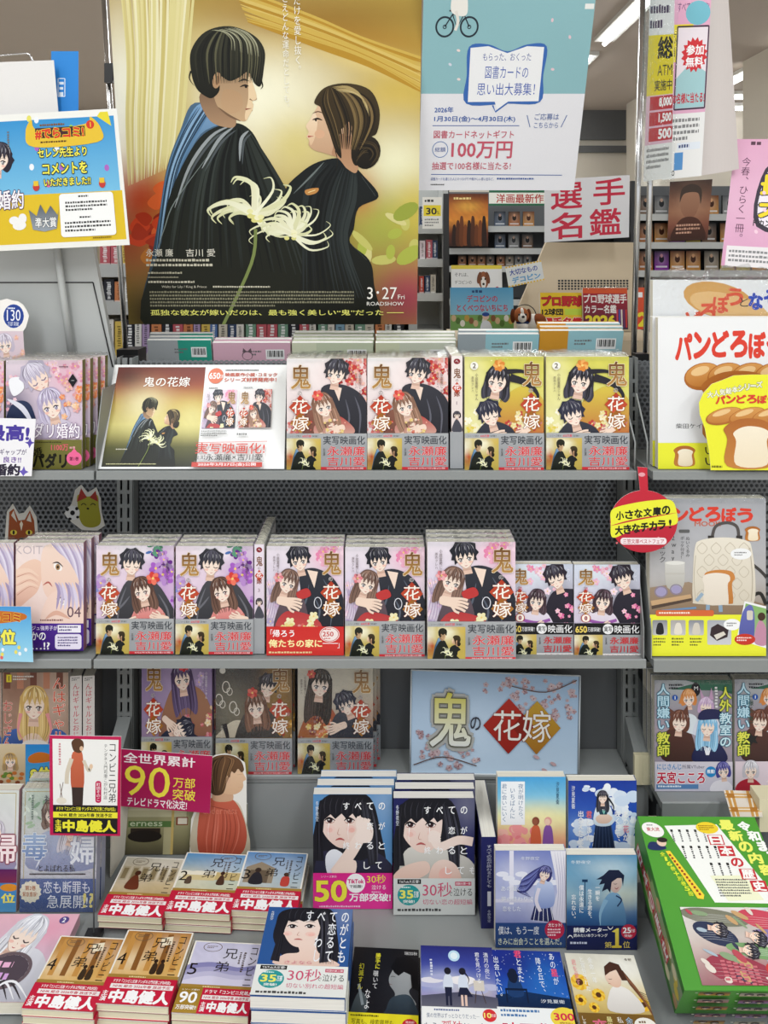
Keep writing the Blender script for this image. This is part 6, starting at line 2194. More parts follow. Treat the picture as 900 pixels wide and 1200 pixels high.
MB().box(XR + .018, .39, DECK + .0002, 1.3, .4, S3 - .023, m='steeld').build('riser_panel', t, (0, 0, 0))
MB().box(-1.35, .06, 0, 1.3, .5, DECK - .0402, m='steeld').build('kick_plate', t, (0, 0, 0))


def upright(x, label):
    t = empty('slotted_upright', label, 'shelf upright', (x, 1.306, DECK))
    b = MB()
    h = 1.27 - DECK
    for xa_, xb_ in ((-.0135, -.0082), (-.0042, .0042), (.0082, .0135)):
        b.box(xa_, 0, 0, xb_, .004, h, m='steel')
    z = .002
    while z < h - .02:
        b.box(-.0082, 0, z, -.0042, .004, z + .0065, m='steel').box(.0042, 0, z, .0082, .004, z + .0065, m='steel')
        z += .0245
    b.build('slotted_face_lattice', t, (0, 0, 0))
    b = MB()
    b.box(-.0145, .0042, 0, -.0125, .03, h, m='steel').box(.0125, .0042, 0, .0145, .03, h, m='steel').box(-.0125, .027, 0, .0125, .029, h, m='black')
    b.build('channel', t, (0, 0, 0))


upright(XL, 'grey slotted upright beside the animal stickers')
upright(XR, 'grey slotted upright behind the round red tag')


def arm(x, label):
    t = empty('shelf_bracket', label, 'shelf bracket', (x, 1.25, S3))
    b = MB()
    b.prism([(0.008, .045), (.055, .075), (.055, .0), (.008, -.006)], -.012, .012, m='steel', ax=0)
    b.build('arm', t, (0, 0, 0))
    b = MB()
    b.box(-.0135, 0, -.006, .0135, .0078, .044, m='beige')
    b.build('end_cap', t, (0, 0, 0), label='beige plastic end cap')


arm(XR + .002, 'grey bracket with a beige end cap beside the blue sign')
arm(XL, 'grey bracket with a beige end cap behind the convenience shop card')
for x0, x1, lab in ((-1.35, XL - .0155, 'perforated grey back panel behind the animal stickers'), (XL + .0155, XR - .0155, 'perforated grey back panel of the middle bay behind the comics'), (XR + .0155, 1.3, 'perforated grey back panel behind the rucksack magazine')):
    t = empty('back_panel_unit', lab, 'back panel', ((x0 + x1) / 2, BACK, S2 - .03))
    w_ = (x1 - x0) / 2
    MB().add([(-w_, 0, 0), (w_, 0, 0), (w_, 0, 1.262 - S2 + .03), (-w_, 0, 1.262 - S2 + .03)], [(0, 1, 2, 3)], 'fff', 'perf').build('perforated_sheet', t, (0, 0, 0))
    MB().box(-w_, -.001, DECK - S2 + .03, w_, .002, -.0005, m='steeld').build('lower_sheet', t, (0, 0, 0))
    MB().box(-w_ - .0165, .045, DECK - S2 + .03, w_ + .0165, .05, 1.25 - S2 + .03, m='steeld').build('rear_sheet', t, (0, 0, 0))


def divider(x, pts, label, lx=0.0):
    b = MB()
    b.prism(pts, -.0007, .0007, m='steel', ax=0)
    o = b.build('shelf_divider', None, (x, 0, 0), label=label, cat='shelf divider')
    return o


DV_ = lambda z, h: [(1.169, z + .0005), (1.169, z + h * .35), (1.195, z + h), (1.30, z + h), (1.30, z + .0005)]
divider(P(110.5, 0, 1.169).x + .003, DV_(S1, .125), 'thin grey divider plate at the slanted edge of the film board')
divider(P(754.5, 0, 1.169).x, DV_(S2, .14), 'thin grey divider plate beside the dark pink small paperbacks')
divider(P(759, 0, 1.169).x + .006, DV_(S2, .13), 'thin grey divider plate beside the rucksack magazine')
for k, (px_, lab) in enumerate(((743.5, 'thin bent wire next to the second yellow comic'), (758, 'thin bent wire next to the white bread picture books'))):
    g = MB()
    g.tube([(0, 0, .0015), (.001, .0, .045), (-.010 + k * .002, .025, .118)], .0014, m='steel', n=6)
    g.build('wire_guard', None, P(px_, 549, 1.171) * 1 + Vector((0, 0, .0)), label=lab, cat='wire guard')
    COL.objects[-1].location.z = S1
b = MB()
for s in ((745.5, 440, 0), (755, 440, 1)):
    pass
t = empty('post_clamp', 'black clamp joining the pair of chrome posts above the right end of the top shelf', 'clamp', P(751, 451, 1.42))
MB().box(-.016, -.012, 0, .018, .026, .03, m='black').box(-.012, -.006, .03, .014, .02, .06, m='black').build('body', t, (0, 0, 0))
MB().box(-.01, 0, -.15, .012, .018, 0, m='black').build('bracket', t, (0, 0, 0))
for (xt, xb), lab in (((754.5, 743.5), 'chrome post of a pair, the one beside the handwritten red sign'), ((768.5, 757.5), 'chrome post of a pair, the one beside the white picture books')):
    p0, p1 = P(xb, 414, 1.42 if xb < 750 else 1.425), P(xt, -20, 1.42 if xb < 750 else 1.425)
    g = MB()
    g.tube([(0, 0, 0), tuple(p1 - p0)], .0056, m='chrome', n=14)
    g.build('chrome_post', None, p0 + Vector((0, .004, 0.001)), label=lab, cat='post')

# upper sloping panel of the bay beside, with its own pole
t = empty('sloping_panel', 'pale grey sloping head panel under the blue and yellow notice', 'shelving panel', P(60, 452, 1.316))
c = [P(-40, 262, 1.28), P(104, 262, 1.28), P(139, 452, 1.316), P(-40, 452, 1.316)]
c = [q - t.location for q in c]
b = MB()
b.add(c + [q + Vector((0, .012, 0)) for q in c], [(3, 2, 1, 0), (4, 5, 6, 7), (0, 1, 5, 4), (1, 2, 6, 5), (2, 3, 7, 6), (3, 0, 4, 7)], 'fff', 'paint')
b.build('sheet', t, (0, 0, 0))
g = MB()
for pa, pb in (((-40, 331), (109, 331)), ((109, 331), (132, 430))):
    f0 = lambda p_: P(p_[0], p_[1], 1.28 + .036 * (p_[1] - 262) / 190 - .001) - t.location
    g.tube([tuple(f0(pa)), tuple(f0(pb))], .0011, '555', 'black', 6)
g.build('panel_groove', t, (0, 0, 0))
g = MB()
g.tube([tuple(P(61, 250, 1.268)), tuple(P(87, 440, 1.302))], .006, m='paint', n=12)
g.build('support_pole', None, label='pale grey pole running down the sloping head panel', cat='pole')
p0, p1 = P(147, 408, 1.40), P(120.5, -20, 1.40)
g = MB()
g.tube([(0, 0, 0), tuple(p1 - p0)], .0048, m='chrome', n=14)
g.build('chrome_pole', None, p0, label='chrome pole beside the film poster carrying a black clip', cat='pole')
t = empty('pole_clip', 'black clip on the chrome pole beside the film poster', 'clip', P(128, 97, 1.388))
MB().box(-.008, -.004, 0, .008, .007, .036, m='black').build('body', t, (0, 0, 0))
MB().box(.008, -.002, .006, .018, .003, .03, m='black').build('jaw', t, (0, 0, 0))
# support from the unit top for posts and poles
b = MB()
b.box(-.02, 0, 0, .02, .05, .03, m='black').build('pole_bracket', None, P(149, 416, 1.39) + Vector((0, 0, -.02)), label='black foot holding the chrome pole on top of the unit', cat='bracket')

# stickers on the perforated panel
o = [(5, 640), (8, 600), (15, 590), (22, 602), (28, 601), (35, 592), (43, 606), (46, 640)]
a = Art(0, 580, 60, 650, 101)
a.p(o, 'e6e2d8')
a.p([(9, 638), (11, 600), (16, 596), (22, 610), (29, 609), (35, 598), (40, 610), (42, 638)], 'b0582a', '8a4420').p([(13, 604), (16, 598), (20, 612)], 'e8ded0').p([(31, 610), (35, 601), (37, 612)], 'e8ded0')
a.p([(23, 614), (25, 622), (27, 614), (25, 610)], 'f0e4cc').e(16, 624, 4, 3, 'e8d04a').e(34, 624, 4, 3, 'e8d04a').e(16, 624, 1.4, 2.6, '1a1a1a').e(34, 624, 1.4, 2.6, '1a1a1a').e(25, 632, 2.5, 2, '1a1a1a')
cutout('animal_sticker', 'orange fox face sticker on the perforated panel', 'sticker', o, 1.3345, a)
o = [(75, 602), (84, 590), (88, 574), (95, 568), (103, 577), (113, 571), (118, 584), (119, 600), (123, 616), (114, 622), (96, 621), (84, 612)]
a = Art(70, 560, 130, 630, 102)
a.p(o, 'e6e2d8')
a.s([(91, 592), (91, 580), (103, 582), (114, 580), (116, 594), (118, 612), (110, 618), (98, 616), (92, 604)], 'b8b43c', 'a09a30').p([(90, 588), (95, 572), (102, 583)], 'b03a30').p([(105, 583), (112, 575), (115, 588)], 'b03a30')
a.l([(95, 592), (98, 590), (101, 592)], 1, '2a2a1a').l([(106, 592), (109, 590), (112, 592)], 1, '2a2a1a').e(103, 596, 1.6, 1.2, '2a2a1a')
a.e(85, 601, 8.5, 8.5, 'f0f0ee').e(85, 601, 2.8, 2.8, '222').e(79, 597, 2, 2, '222').e(90, 596, 2, 2, '222').e(82, 608, 2, 1.6, '222').e(91, 606, 1.8, 1.6, '222')
cutout('animal_sticker', 'yellow dog sticker with a football on the perforated panel', 'sticker', o, 1.3345, a)

# ================================================================== books on the shelves
BS = 'comic book'
band = oni_band()
ONI = {}
for v in (1, 2, 3, 4, 5, 6, 7):
    sp = oni_spine(v) if v in (1, 3) else None
    ONI[v] = Book('comic%d' % v, .127, .18, .0145, oni(v), spine=['', 'e6d8d4', 'cfc75a', 'd8c4dc', 'd8c8d4', '6a5a78', '4a3a30', '8a6a50'][v], back='e8e4e0', band=band, band_h=.180 * .325, band_spine='a2a4a7', spine_art=sp, film=2 if v in (6, 7) else 1)
ONI['4r'] = Book('comic4r', .127, .18, .0145, oni(4, 103.3), spine='d8c8d4', band=oni_band(1), band_h=.18 * .265, band_spine='cf2f2c', film=1)
ONI[0] = Book('comic0', .105, .148, .012, oni(0, 88), spine='2a2638', band=oni_band(2), band_h=.148 * .37, band_spine='8a8a8e')

G = 'comics of the demon bride title'
r = put(ONI[1], 'comic_book', 'white first volume with red flowers, directly beside the film board', BS, 336, 429.5, 420, 550, 1.18)
behind(ONI[1], r, 2, 'copy of the white first volume standing behind the one beside the film board', 'white first volumes stacked beside the film board')
r = put(ONI[1], 'comic_book', 'white first volume with red flowers, next to the lone upright spine', BS, 430.5, 525, 419, 550, 1.18)
behind(ONI[1], r, 2, 'copy of the white first volume standing behind the one next to the lone spine', 'white first volumes stacked next to the lone spine')
r = put(ONI[2], 'comic_book', 'yellow second volume beside the lone spine on the top shelf', BS, 544.5, 637, 418, 550.5, 1.18)
behind(ONI[2], r, 2, 'copy of the yellow second volume behind the one beside the lone spine', 'yellow second volumes stacked beside the lone spine')
r = put(ONI[2], 'comic_book', 'yellow second volume at the end of the top shelf by the wire', BS, 640, 737, 418, 550, 1.18)
behind(ONI[2], r, 2, 'copy of the yellow second volume behind the one at the end of the top shelf', 'yellow second volumes stacked at the end of the top shelf')


def spine_out(b, name, label, cat, x0, x1, yt, yb, D, rz=0.0, group=None, depth=1.0):
    wd = (x1 - x0) / F * D
    h = (yb - yt) / F * D
    c = lean_loc(x0, x1, yb, D)
    sx = depth
    # the spine is at local x = W/2 and must face the viewer
    R = Matrix.Rotation(-math.pi / 2 + math.radians(rz), 3, 'Z')
    sc = (sx, wd / b.T, h / b.H)
    off = R @ Vector((b.W / 2 * sx, wd / 2, 0))
    return b.place(name, label, cat, c - off, (0, 0, -math.pi / 2 + math.radians(rz)), group, sc)


spine_out(ONI[1], 'comic_book', 'white first volume standing spine out between the white and yellow comics', BS, 529, 542, 417, 549, 1.182)
r = put(ONI[3], 'comic_book', 'third volume with purple flowers at the outer end of the middle shelf', BS, 113, 203.5, 639.5, 765.5, 1.18)
behind(ONI[3], r, 2, 'copy of the third volume behind the one at the outer end', 'third volumes stacked at the outer end')
r = put(ONI[3], 'comic_book', 'third volume with purple flowers, beside the lone spine on the middle shelf', BS, 206, 296.5, 640, 766, 1.18)
behind(ONI[3], r, 2, 'copy of the third volume behind the one beside the lone spine', 'third volumes stacked beside the lone spine')
spine_out(ONI[3], 'comic_book', 'third volume standing spine out on the middle shelf', BS, 298, 309.5, 638, 766, 1.182)
r = put(ONI['4r'], 'comic_book', 'fourth volume wearing a plain red paper band', BS, 312.5, 402.5, 640, 767.5, 1.18)
behind(ONI['4r'], r, 2, 'copy of the fourth volume behind the one with a red band', 'fourth volumes behind the red band')
r = put(ONI[4], 'comic_book', 'fourth volume with a silver band, next to the red-banded one', BS, 404.5, 497.5, 641, 769, 1.18)
behind(ONI[4], r, 2, 'copy of the fourth volume behind the silver-banded one next to the red-banded one', 'fourth volumes behind the first silver band')
r = put(ONI[4], 'comic_book', 'fourth volume with a silver band standing forward beside the small paperbacks', BS, 501, 604, 635, 772.5, 1.1685)
behind(ONI[4], r, 2, 'copy of the fourth volume behind the one standing forward', 'fourth volumes behind the forward one')
put(ONI[0], 'paperback', 'small dark pink prequel paperback partly hidden by the forward fourth volume', 'paperback', 596, 671.5, 661, 769.5, 1.186)
put(ONI[0], 'paperback', 'small dark pink prequel paperback at the end of the middle shelf by the divider', 'paperback', 672.7, 750, 661.5, 770, 1.184)
r = put(ONI[5], 'comic_book', 'purple fifth volume half hidden behind the magenta sign', BS, 166, 248.5, 773, 906, 1.27)
behind(ONI[5], r, 1, 'copy of the purple fifth volume behind the front one', 'purple fifth volumes', dx=.004)
r = put(ONI[6], 'comic_book', 'dark sixth volume with golden leaves on the lower ledge', BS, 253, 342, 777, 906.5, 1.27)
behind(ONI[6], r, 1, 'copy of the dark sixth volume behind the front one', 'dark sixth volumes', dx=.003)
r = put(ONI[7], 'comic_book', 'beige seventh volume in glossy film beside the blue sign', BS, 349, 437, 779, 906, 1.27)
behind(ONI[7], r, 2, 'copy of the beige seventh volume showing its edge behind the front one', 'beige seventh volumes', dx=.006)

# neighbouring bay
pad = Book('padari', .12, .17, .013, art_padari(), spine='6f6c34', back='d8ccd4', film=1)
r = put(pad, 'comic_book', 'comic with two lilac-haired figures and an olive band above the animal stickers', BS, 7, 96.5, 422, 549.5, 1.18)
behind(pad, r, 3, 'copy of the olive-banded comic showing its spine behind the front one', 'olive-banded comics stacked behind', dx=.0058)
put(pad, 'comic_book', 'olive-banded comic cut off by the picture edge behind the handwritten card', BS, -86, 4.5, 423, 549.5, 1.18)
koi = Book('koi', .128, .182, .014, art_koi(1), spine='8a5a6a', back='e8d8d8', film=1)
r = put(koi, 'comic_book', 'pale pink comic numbered 04 with two lilac-haired faces', BS, 18.5, 98, 636, 762.5, 1.18)
behind(koi, r, 2, 'copy of the comic numbered 04 showing its spine behind the front one', 'comics numbered 04 stacked behind', dx=.006)
put(Book('koi3', .128, .182, .014, art_koi(0), spine='8a5a6a', film=1), 'comic_book', 'pale pink comic numbered 03 cut off by the picture edge', BS, -64, 16, 636, 762.5, 1.18)
gy = Book('gyaru', .128, .19, .015, art_gyaru(1), spine='e8e0d8', back='6a6664')
r = put(gy, 'comic_book', 'comic with a blonde girl over a food market above the convenience shop card', BS, 3, 80, 788, 906, 1.27)
behind(gy, r, 2, 'copy of the blonde girl comic behind the front one', 'blonde girl comics stacked behind')
put(Book('gyaru2', .128, .19, .015, art_gyaru(0), spine='e8e0d8'), 'comic_book', 'dark-haired neighbour of the blonde girl comic cut off by the picture edge', BS, -78, 1.5, 788, 906, 1.27)
sa = Art(0, 0, 15, 190, 103)
sa.bg(('e6e0da', 'e0d8d2'), [], 2)
sa.v('んはギャルとおじさん', 7.5, 14, 150, 9, 'd0485a').r(2, 160, 13, 176, 'e8d83a').t('2', 5, 162, 10, 174, '333').m(2, 3, 13, 10, 2, '777')
gs = Book('gyarus', .128, .19, .015, None, spine='e6e0da', back='6a6866', spine_art=sa)
spine_out(gs, 'comic_book', 'blonde girl comic turned spine out, the one touching its face-out copy', BS, 82.5, 95.5, 792, 905, 1.262, rz=9, depth=.5)
spine_out(gs, 'comic_book', 'blonde girl comic turned spine out, the outer one showing its dark back cover', BS, 97.5, 110.5, 792, 905, 1.262, rz=9, depth=.5)
yD = lambda y, Z=DECK: (EYE - Z) * F / (y - HY)
dk = Book('doku', .12, .19, .016, art_doku(1), spine='a8b0c8', back='dcdce0', film=2)
r = put(dk, 'comic_book', 'pale comic with a blue band standing behind the wire of the convenience shop card', BS, 23, 112, 924, 1068, yD(1069), lean=3)
behind(dk, r, 1, 'copy of the pale blue-banded comic behind the front one', 'pale blue-banded comics behind', dy=.022)
put(Book('fuu', .12, .19, .016, art_doku(0), spine='b89098'), 'comic_book', 'reddish pale comic cut off by the picture edge beside the blue-banded one', BS, -68, 19, 926, 1068, yD(1069), lean=3)
sv = Book('silver', .15, .118, .02, art_silver(), spine='d8a8b8', back='ddd')
flat(sv, 'comic_book', 'silver-haired couple comic lying flat at the picture corner', 'comic book', -100, 46, 1174, 1071, .4605, 0)

# bay on the other side
pf = Book('bread', .20, .243, .012, art_pan(0), spine='d8d8d8', back='eee')
r = put(pf, 'picture_book', 'white bread picture book with a yellow lower strip facing out in front', 'book', 771, 921, 372, 549.5, 1.18)
behind(pf, r, 1, 'copy of the white bread picture book behind the front one', 'white bread picture books behind', dx=-.003)
put(Book('bread2', .235, .30, .012, art_pan(1), spine='e0e0e0', film=2), 'picture_book', 'taller film-wrapped bread picture book with a blue and red title behind the front one', 'book', 765, 945, 328, 545, 1.214)
mk = Book('mook', .183, .252, .018, art_mook(), spine='c8c8c8', film=1)
put(mk, 'magazine', 'grey magazine with a cream quilted rucksack and a yellow strip', 'magazine', 761.5, 897.5, 584, 768.5, 1.175)
k0 = Book('class0', .128, .182, .016, art_class(0), spine='6a8a80', film=1)
k1 = Book('class1', .128, .182, .016, art_class(1), spine='8a7a8a', film=1)
r = put(k0, 'comic_book', 'classroom comic with a blue-haired girl, facing out whole under the rucksack magazine', BS, 767, 858, 797, 926.5, 1.228)
behind(k0, r, 2, 'copy of the classroom comic behind the whole one', 'classroom comics behind')
put(k1, 'comic_book', 'classroom comic with black scribbled signature, cut off by the picture edge', BS, 861, 952, 796, 926.5, 1.228)

# ---------------------------------------------------------------- books turned away on the far side of the top
def back_book(key, c1, c2, spl, cat_icon=None):
    a = Art(0, 0, 100, 140, len(key))
    a.bg(('dfe3e2', 'd4d8d6'), [], 2)
    a.r(0, 0, spl, 140, c1).r(spl, 0, 100, 140, c2)
    a.r(68, 9, 92, 22, 'f6f6f4')
    for k in range(12):
        a.r(70 + k * 1.7, 10.5, 70.6 + k * 1.7 + (k % 3) * .4, 19, '222')
    a.m(42, 10, 64, 18, 2, '777')
    if cat_icon:
        a.e(44, 17, 7, 6, '6a5a60').e(44, 17.5, 6, 5, c2).p([(38, 13), (39, 7), (43, 11)], '6a5a60').p([(45, 11), (49, 7), (50, 13)], '6a5a60')
    return Book(key, .16, .22, .011, None, spine=c1, back='ddd', page='f6f4ee', back_art=a)


def back_stack(b, x0, x1, yt, n, D, label, group, lean=17, front=None):
    wd = (x1 - x0) / F * D
    Ztop = EYE - (yt - HY) / F * D
    th = math.radians(lean)
    zb = 1.0785
    h = (Ztop - zb) / math.cos(th)
    x = ((x0 + x1) / 2 - 450) / F * D
    for i in range(n):
        # back cover turned to the viewer: rotated half a turn, leaning towards the viewer
        s = wd / b.W
        y = D + h * math.sin(th) + (b.T * s + .001) / math.cos(th) * i
        R = Matrix.Rotation(th, 3, 'X') @ Matrix.Rotation(math.pi, 3, 'Z')
        o = R @ Vector((0, b.T * s, 0))
        l = Vector((x + .002 * (i % 2), y, zb + .0005 + .0 * i)) - o
        b.place('picture_book', (front or label) if i == 0 else label, 'book', l, R.to_euler(), None if i == 0 and front else group, (s, s, h / b.H * (1 + .026 * i)))


teal = back_book('teal', '9aa0a4', '2e9c86', 50)
back_stack(back_book('tealb', 'a8acae', '35a08a', 48), 172, 247, 399, 3, 1.40, 'book standing behind the teal one with its back turned', 'books behind the teal one', front='teal and grey book with its back cover turned, above the film board')
back_stack(back_book('pinkb', 'e0b4c4', 'dcb0c0', 40, 1), 249, 340, 402, 2, 1.40, 'book standing behind the pink one with its back turned', 'books behind the pink one', front='pink book with a small cat face, its back cover turned above the film board')
back_stack(back_book('palea', 'd8dcc0', 'c8d0b4', 30), 342, 437, 402, 4, 1.40, 'book in the stack behind the pale green back cover', 'books behind the pale green one', front='pale green book with its back cover turned above the first white comics')
back_stack(back_book('paleb', 'd4d8b8', 'cfd4c0', 30), 440, 534, 402, 4, 1.40, 'book in the stack behind the pale olive back cover', 'books behind the pale olive one', front='pale olive book with its back cover turned above the lone spine')
back_stack(back_book('blueb', 'a0aaae', '9ccad2', 34), 537, 632, 392, 2, 1.40, 'book standing behind the light blue one with its back turned', 'books behind the light blue one', front='light blue and grey book with a barcode above the yellow comic')
back_stack(back_book('goldb', 'd89a34', '9ccad2', 34), 633, 731, 388, 3, 1.40, 'book standing behind the orange and blue one with its back turned', 'books behind the orange and blue one', front='orange and light blue book with a barcode above the end yellow comic')
b = Book('whiteb', .16, .22, .012, None, spine='ececec', back='ececec', page='f2f0ea')
b.place('picture_book', 'white book leaning aslant beside the teal one', 'book', (P(138, 430, 1.56).x, 1.57, 1.092), (Matrix.Rotation(math.radians(24), 3, 'Y') @ Matrix.Rotation(math.radians(-84), 3, 'Z')).to_euler(), None, (.8, 1, .93))
MB().box(-.62, 0, 0, .45, .26, .012, m='steel').build('shelf', None, (0, 1.391, 1.066), label='grey shelf on the far side of the unit carrying books with backs turned', cat='shelf')

b = MB()
b.box(-.001, 0, 0, .001, .10, .165, m='acrylic')
b.build('acrylic_divider', None, (P(764.5, 0, 1.203).x, 1.203, S3 + .0008), label='clear acrylic plate standing on edge beside the whole classroom comic', cat='divider')


# ================================================================== the front deck
for v, lab, bl, br, yb, yt, z, n, ul in (
        (1, 'first convenience shop paperback with a woman in brown, lying flat beside the wire stand', 113.5, 190, 1075, 1005, .467, 1, 'copy under the first convenience shop paperback'),
        (2, 'second convenience shop paperback with a blue sky, lying flat in the rear row', 190.7, 269.6, 1071, 1000, .467, 2, 'copies under the second convenience shop paperback'),
        (3, 'third convenience shop paperback with a small house, lying flat in the rear row', 269, 348, 1069, 998.5, .467, 2, 'copies under the third convenience shop paperback'),
        (4, 'fourth convenience shop paperback with golden pillars, on the stack at the picture corner', 24, 110, 1185, 1098, .473, 2, 'copies under the outer fourth convenience shop paperback'),
        (44, 'fourth convenience shop paperback with golden pillars, on the stack beside the lilac fifth one', 111, 198, 1179, 1091, .475, 2, 'copies under the inner fourth convenience shop paperback'),
        (5, 'lilac fifth convenience shop paperback with a 90 on its red band', 200, 291, 1190, 1104, .473, 2, 'copies under the lilac fifth convenience shop paperback')):
    if v != 44:
        KB = Book('konbini%d' % v, .105, .148, .0088, art_konbini(v), spine='d8cdb4', back='e8e0d0', page='f2e8c8', band=band_konbini(v), band_h=.148 * .33, band_spine='b81c38')
    flat(KB, 'paperback', lab, 'paperback', bl, br, yb, yt, z + .004, n, ul, 'paperbacks stacked: ' + ul, rz=-3)

ow = [Book('owaru%d' % v, .128, .188, .017, art_owaru(v), spine=['5a8ec0', '23265c', '2a5496'][v], back=['5a8ec0', '23265c', '2a5496'][v], page='f0ece4', band=band_owaru(v), band_h=.188 * .315, band_spine=['e02a8c', 'd6d9d6', 'e6e8e4'][v]) for v in range(3)]
r = put(ow[0], 'book', 'book with a long-haired girl and a pink band reading 50, standing', 'book', 367, 459.5, 931, 1064, yD(1064))
behind(ow[0], r, 2, 'copy of the pink-banded long-haired girl book standing behind', 'pink-banded girl books behind', dx=.004, dz=0)
r = put(ow[1], 'book', 'navy book with a crying girl in white and a silver band, standing', 'book', 461, 556, 935.5, 1071, yD(1072))
behind(ow[1], r, 2, 'copy of the navy crying girl book standing behind', 'navy girl books behind', dx=.003)
sa = Art(0, 0, 17, 188, 104)
sa.bg(('25285e', '23265c'), [], 2)
sa.v('すべての恋が終わるとしても', 9, 16, 104, 6, 'dfe3f0').r(7, 112, 11, 142, 'e8eaf2').v('冬野夜空', 9, 150, 176, 4, 'c8cce0')
os_ = Book('owarus', .128, .188, .017, None, spine='25285e', back='23265c', page='f4f0e4', spine_art=sa)
spine_out(os_, 'book', 'navy book standing spine out between the crying girl book and the small paperbacks', 'book', 564, 581.5, 981, 1088, yD(1088), depth=.95)
flat(ow[2], 'book', 'blue book with a black-haired girl lying on top of a tall stack', 'book', 292.5, 404.5, 1169, 1064, .535, 4, 'copy in the tall stack under the blue black-haired girl book', 'blue girl books in the tall stack', rz=-2)

t = empty('book_riser', 'low clear riser behind the two standing small paperbacks', 'display riser', ((664 - 450) / F * 1.17, yD(1112) + .05, DECK + .0006))
MB().box(-.115, 0, .054, .115, .075, .058, m='acrylic').build('top', t, (0, 0, 0))
MB().box(-.115, 0, 0, .115, .003, .0538, m='acrylic').build('front', t, (0, 0, 0))
BK = {}
for key, fn_, sp_ in (('yoake', art_yoake, '8ab8d8'), ('anohana', art_anohana, '24449c'), ('anonatsu', art_anonatsu, '7a84c0'), ('ippun', art_ippun, '2a4a80'), ('katte', art_katte, '17171a'), ('kodoku', art_kodoku, '3a4696'), ('anohoshi', art_anohoshi, '1e3c98'), ('himawari', art_himawari, 'c8c0a8')):
    BK[key] = Book(key, .105, .148, .013, fn_(), spine=sp_, back='e8e6e0', page='f2ecdc')
PBK = 'paperback'
Dr = yD(1112) + .053
yb = HY + (EYE - DECK - .0585) / Dr * F
r = put(BK['yoake'], PBK, 'sunset paperback with two small figures, upper row beside the blue sign', PBK, 583, 663, 910.5, yb, Dr)
r = put(BK['anohana'], PBK, 'bright blue sky paperback with a schoolgirl, upper row', PBK, 666, 746, 915, yb, Dr)
r = put(BK['anonatsu'], PBK, 'violet paperback with a girl by a white curtain, lower row', PBK, 580.5, 663, 997, 1110, yD(1111))
r = put(BK['ippun'], PBK, 'blue paperback with a short-haired girl and a large yellow numeral, lower row', PBK, 664, 746.5, 1002, 1113, yD(1113))
flat(BK['katte'], PBK, 'black and yellow paperback lying beside the tall stack', PBK, 403, 490, 1234, 1111, .4735, 1, 'copy under the black and yellow paperback', 'black and yellow paperbacks', rz=-3)
for key, lab, bl, br, yt in (('kodoku', 'night sky paperback with two figures under a moon', 495, 591, 1109), ('anohoshi', 'deep blue starry paperback with a white and yellow band', 589, 682, 1114), ('himawari', 'sunflower paperback with a brown-haired girl and a brown band', 688, 780, 1118)):
    flat(BK[key], PBK, lab + ', lying at the deck front', PBK, bl, br, 1236, yt, .515, 4, 'copy under the ' + lab.split(' with')[0], 'stack under the ' + lab.split(' with')[0], rz=-2)

# boxed history set leaning towards the aisle
t = empty('boxed_book_set', 'green boxed set of history comics with figures in old dress on its lid', 'boxed set', (0, 0, 0))
bl, br = P(747, 957, 1.12), P(884, 958, 1.12)
fl_, fr = P(802, 1161, .945), P(802, 1161, .945) + (br - bl)
t.location = (bl + br) / 2 - Vector((0, 0, .1))
nrm = (br - bl).cross(fl_ - bl).normalized()
if nrm.z < 0:
    nrm = -nrm
dn = -nrm * 0.068
q = [p_ - t.location for p_ in (bl, br, fr, fl_)]
b = MB()
b.add(q + [p_ + dn for p_ in q], [(0, 3, 2, 1), (4, 5, 6, 7), (0, 1, 5, 4), (1, 2, 6, 5), (2, 3, 7, 6), (3, 0, 4, 7)], '4a9632', 'print')
art_box_front().onto(b, lambda u, v, z: (q[3] * (1 - u) + q[2] * u) + dn * v - (q[0] - q[3]).normalized() * z)
art_box_side().onto(b, lambda u, v, z: (q[0] * (1 - v) + q[3] * v) + dn * (1 - u) + Vector((-z, 0, 0)))
b.build('case', t, (0, 0, 0))
b = MB()
lift = nrm * .0012
b.add([p_ + nrm * .0003 for p_ in q] + [p_ + lift for p_ in q], [(0, 1, 2, 3), (4, 7, 6, 5), (0, 4, 5, 1), (1, 5, 6, 2), (2, 6, 7, 3), (3, 7, 4, 0)], '4a9632', 'print')
art_box_top().onto(b, lambda u, v, z: (q[0] * (1 - u) + q[1] * u) * (1 - v) + (q[3] * (1 - u) + q[2] * u) * v + nrm * (.0012 + z))
b.build('lid', t, (0, 0, 0))
lo = min((p_ + dn + t.location).z for p_ in q)
cx = (bl.x + br.x) / 2
pf_, pb_ = fl_ + dn, bl + dn
b = MB()
b.prism([(pf_.y + .02, DECK + .0005), (pb_.y - .01, DECK + .0005), (pb_.y - .01, pb_.z - .012), (pf_.y + .02, pf_.z + .004)] if pf_.z > DECK + .01 else [(pf_.y + .12, DECK + .0005), (pb_.y - .01, DECK + .0005), (pb_.y - .01, max(pb_.z - .012, DECK + .01)), (pf_.y + .12, DECK + .004)], -.07, .07, m='steeld', ax=0)
b.build('wedge_stand', None, (cx, 0, 0), label='grey wedge stand under the green boxed set', cat='display stand')

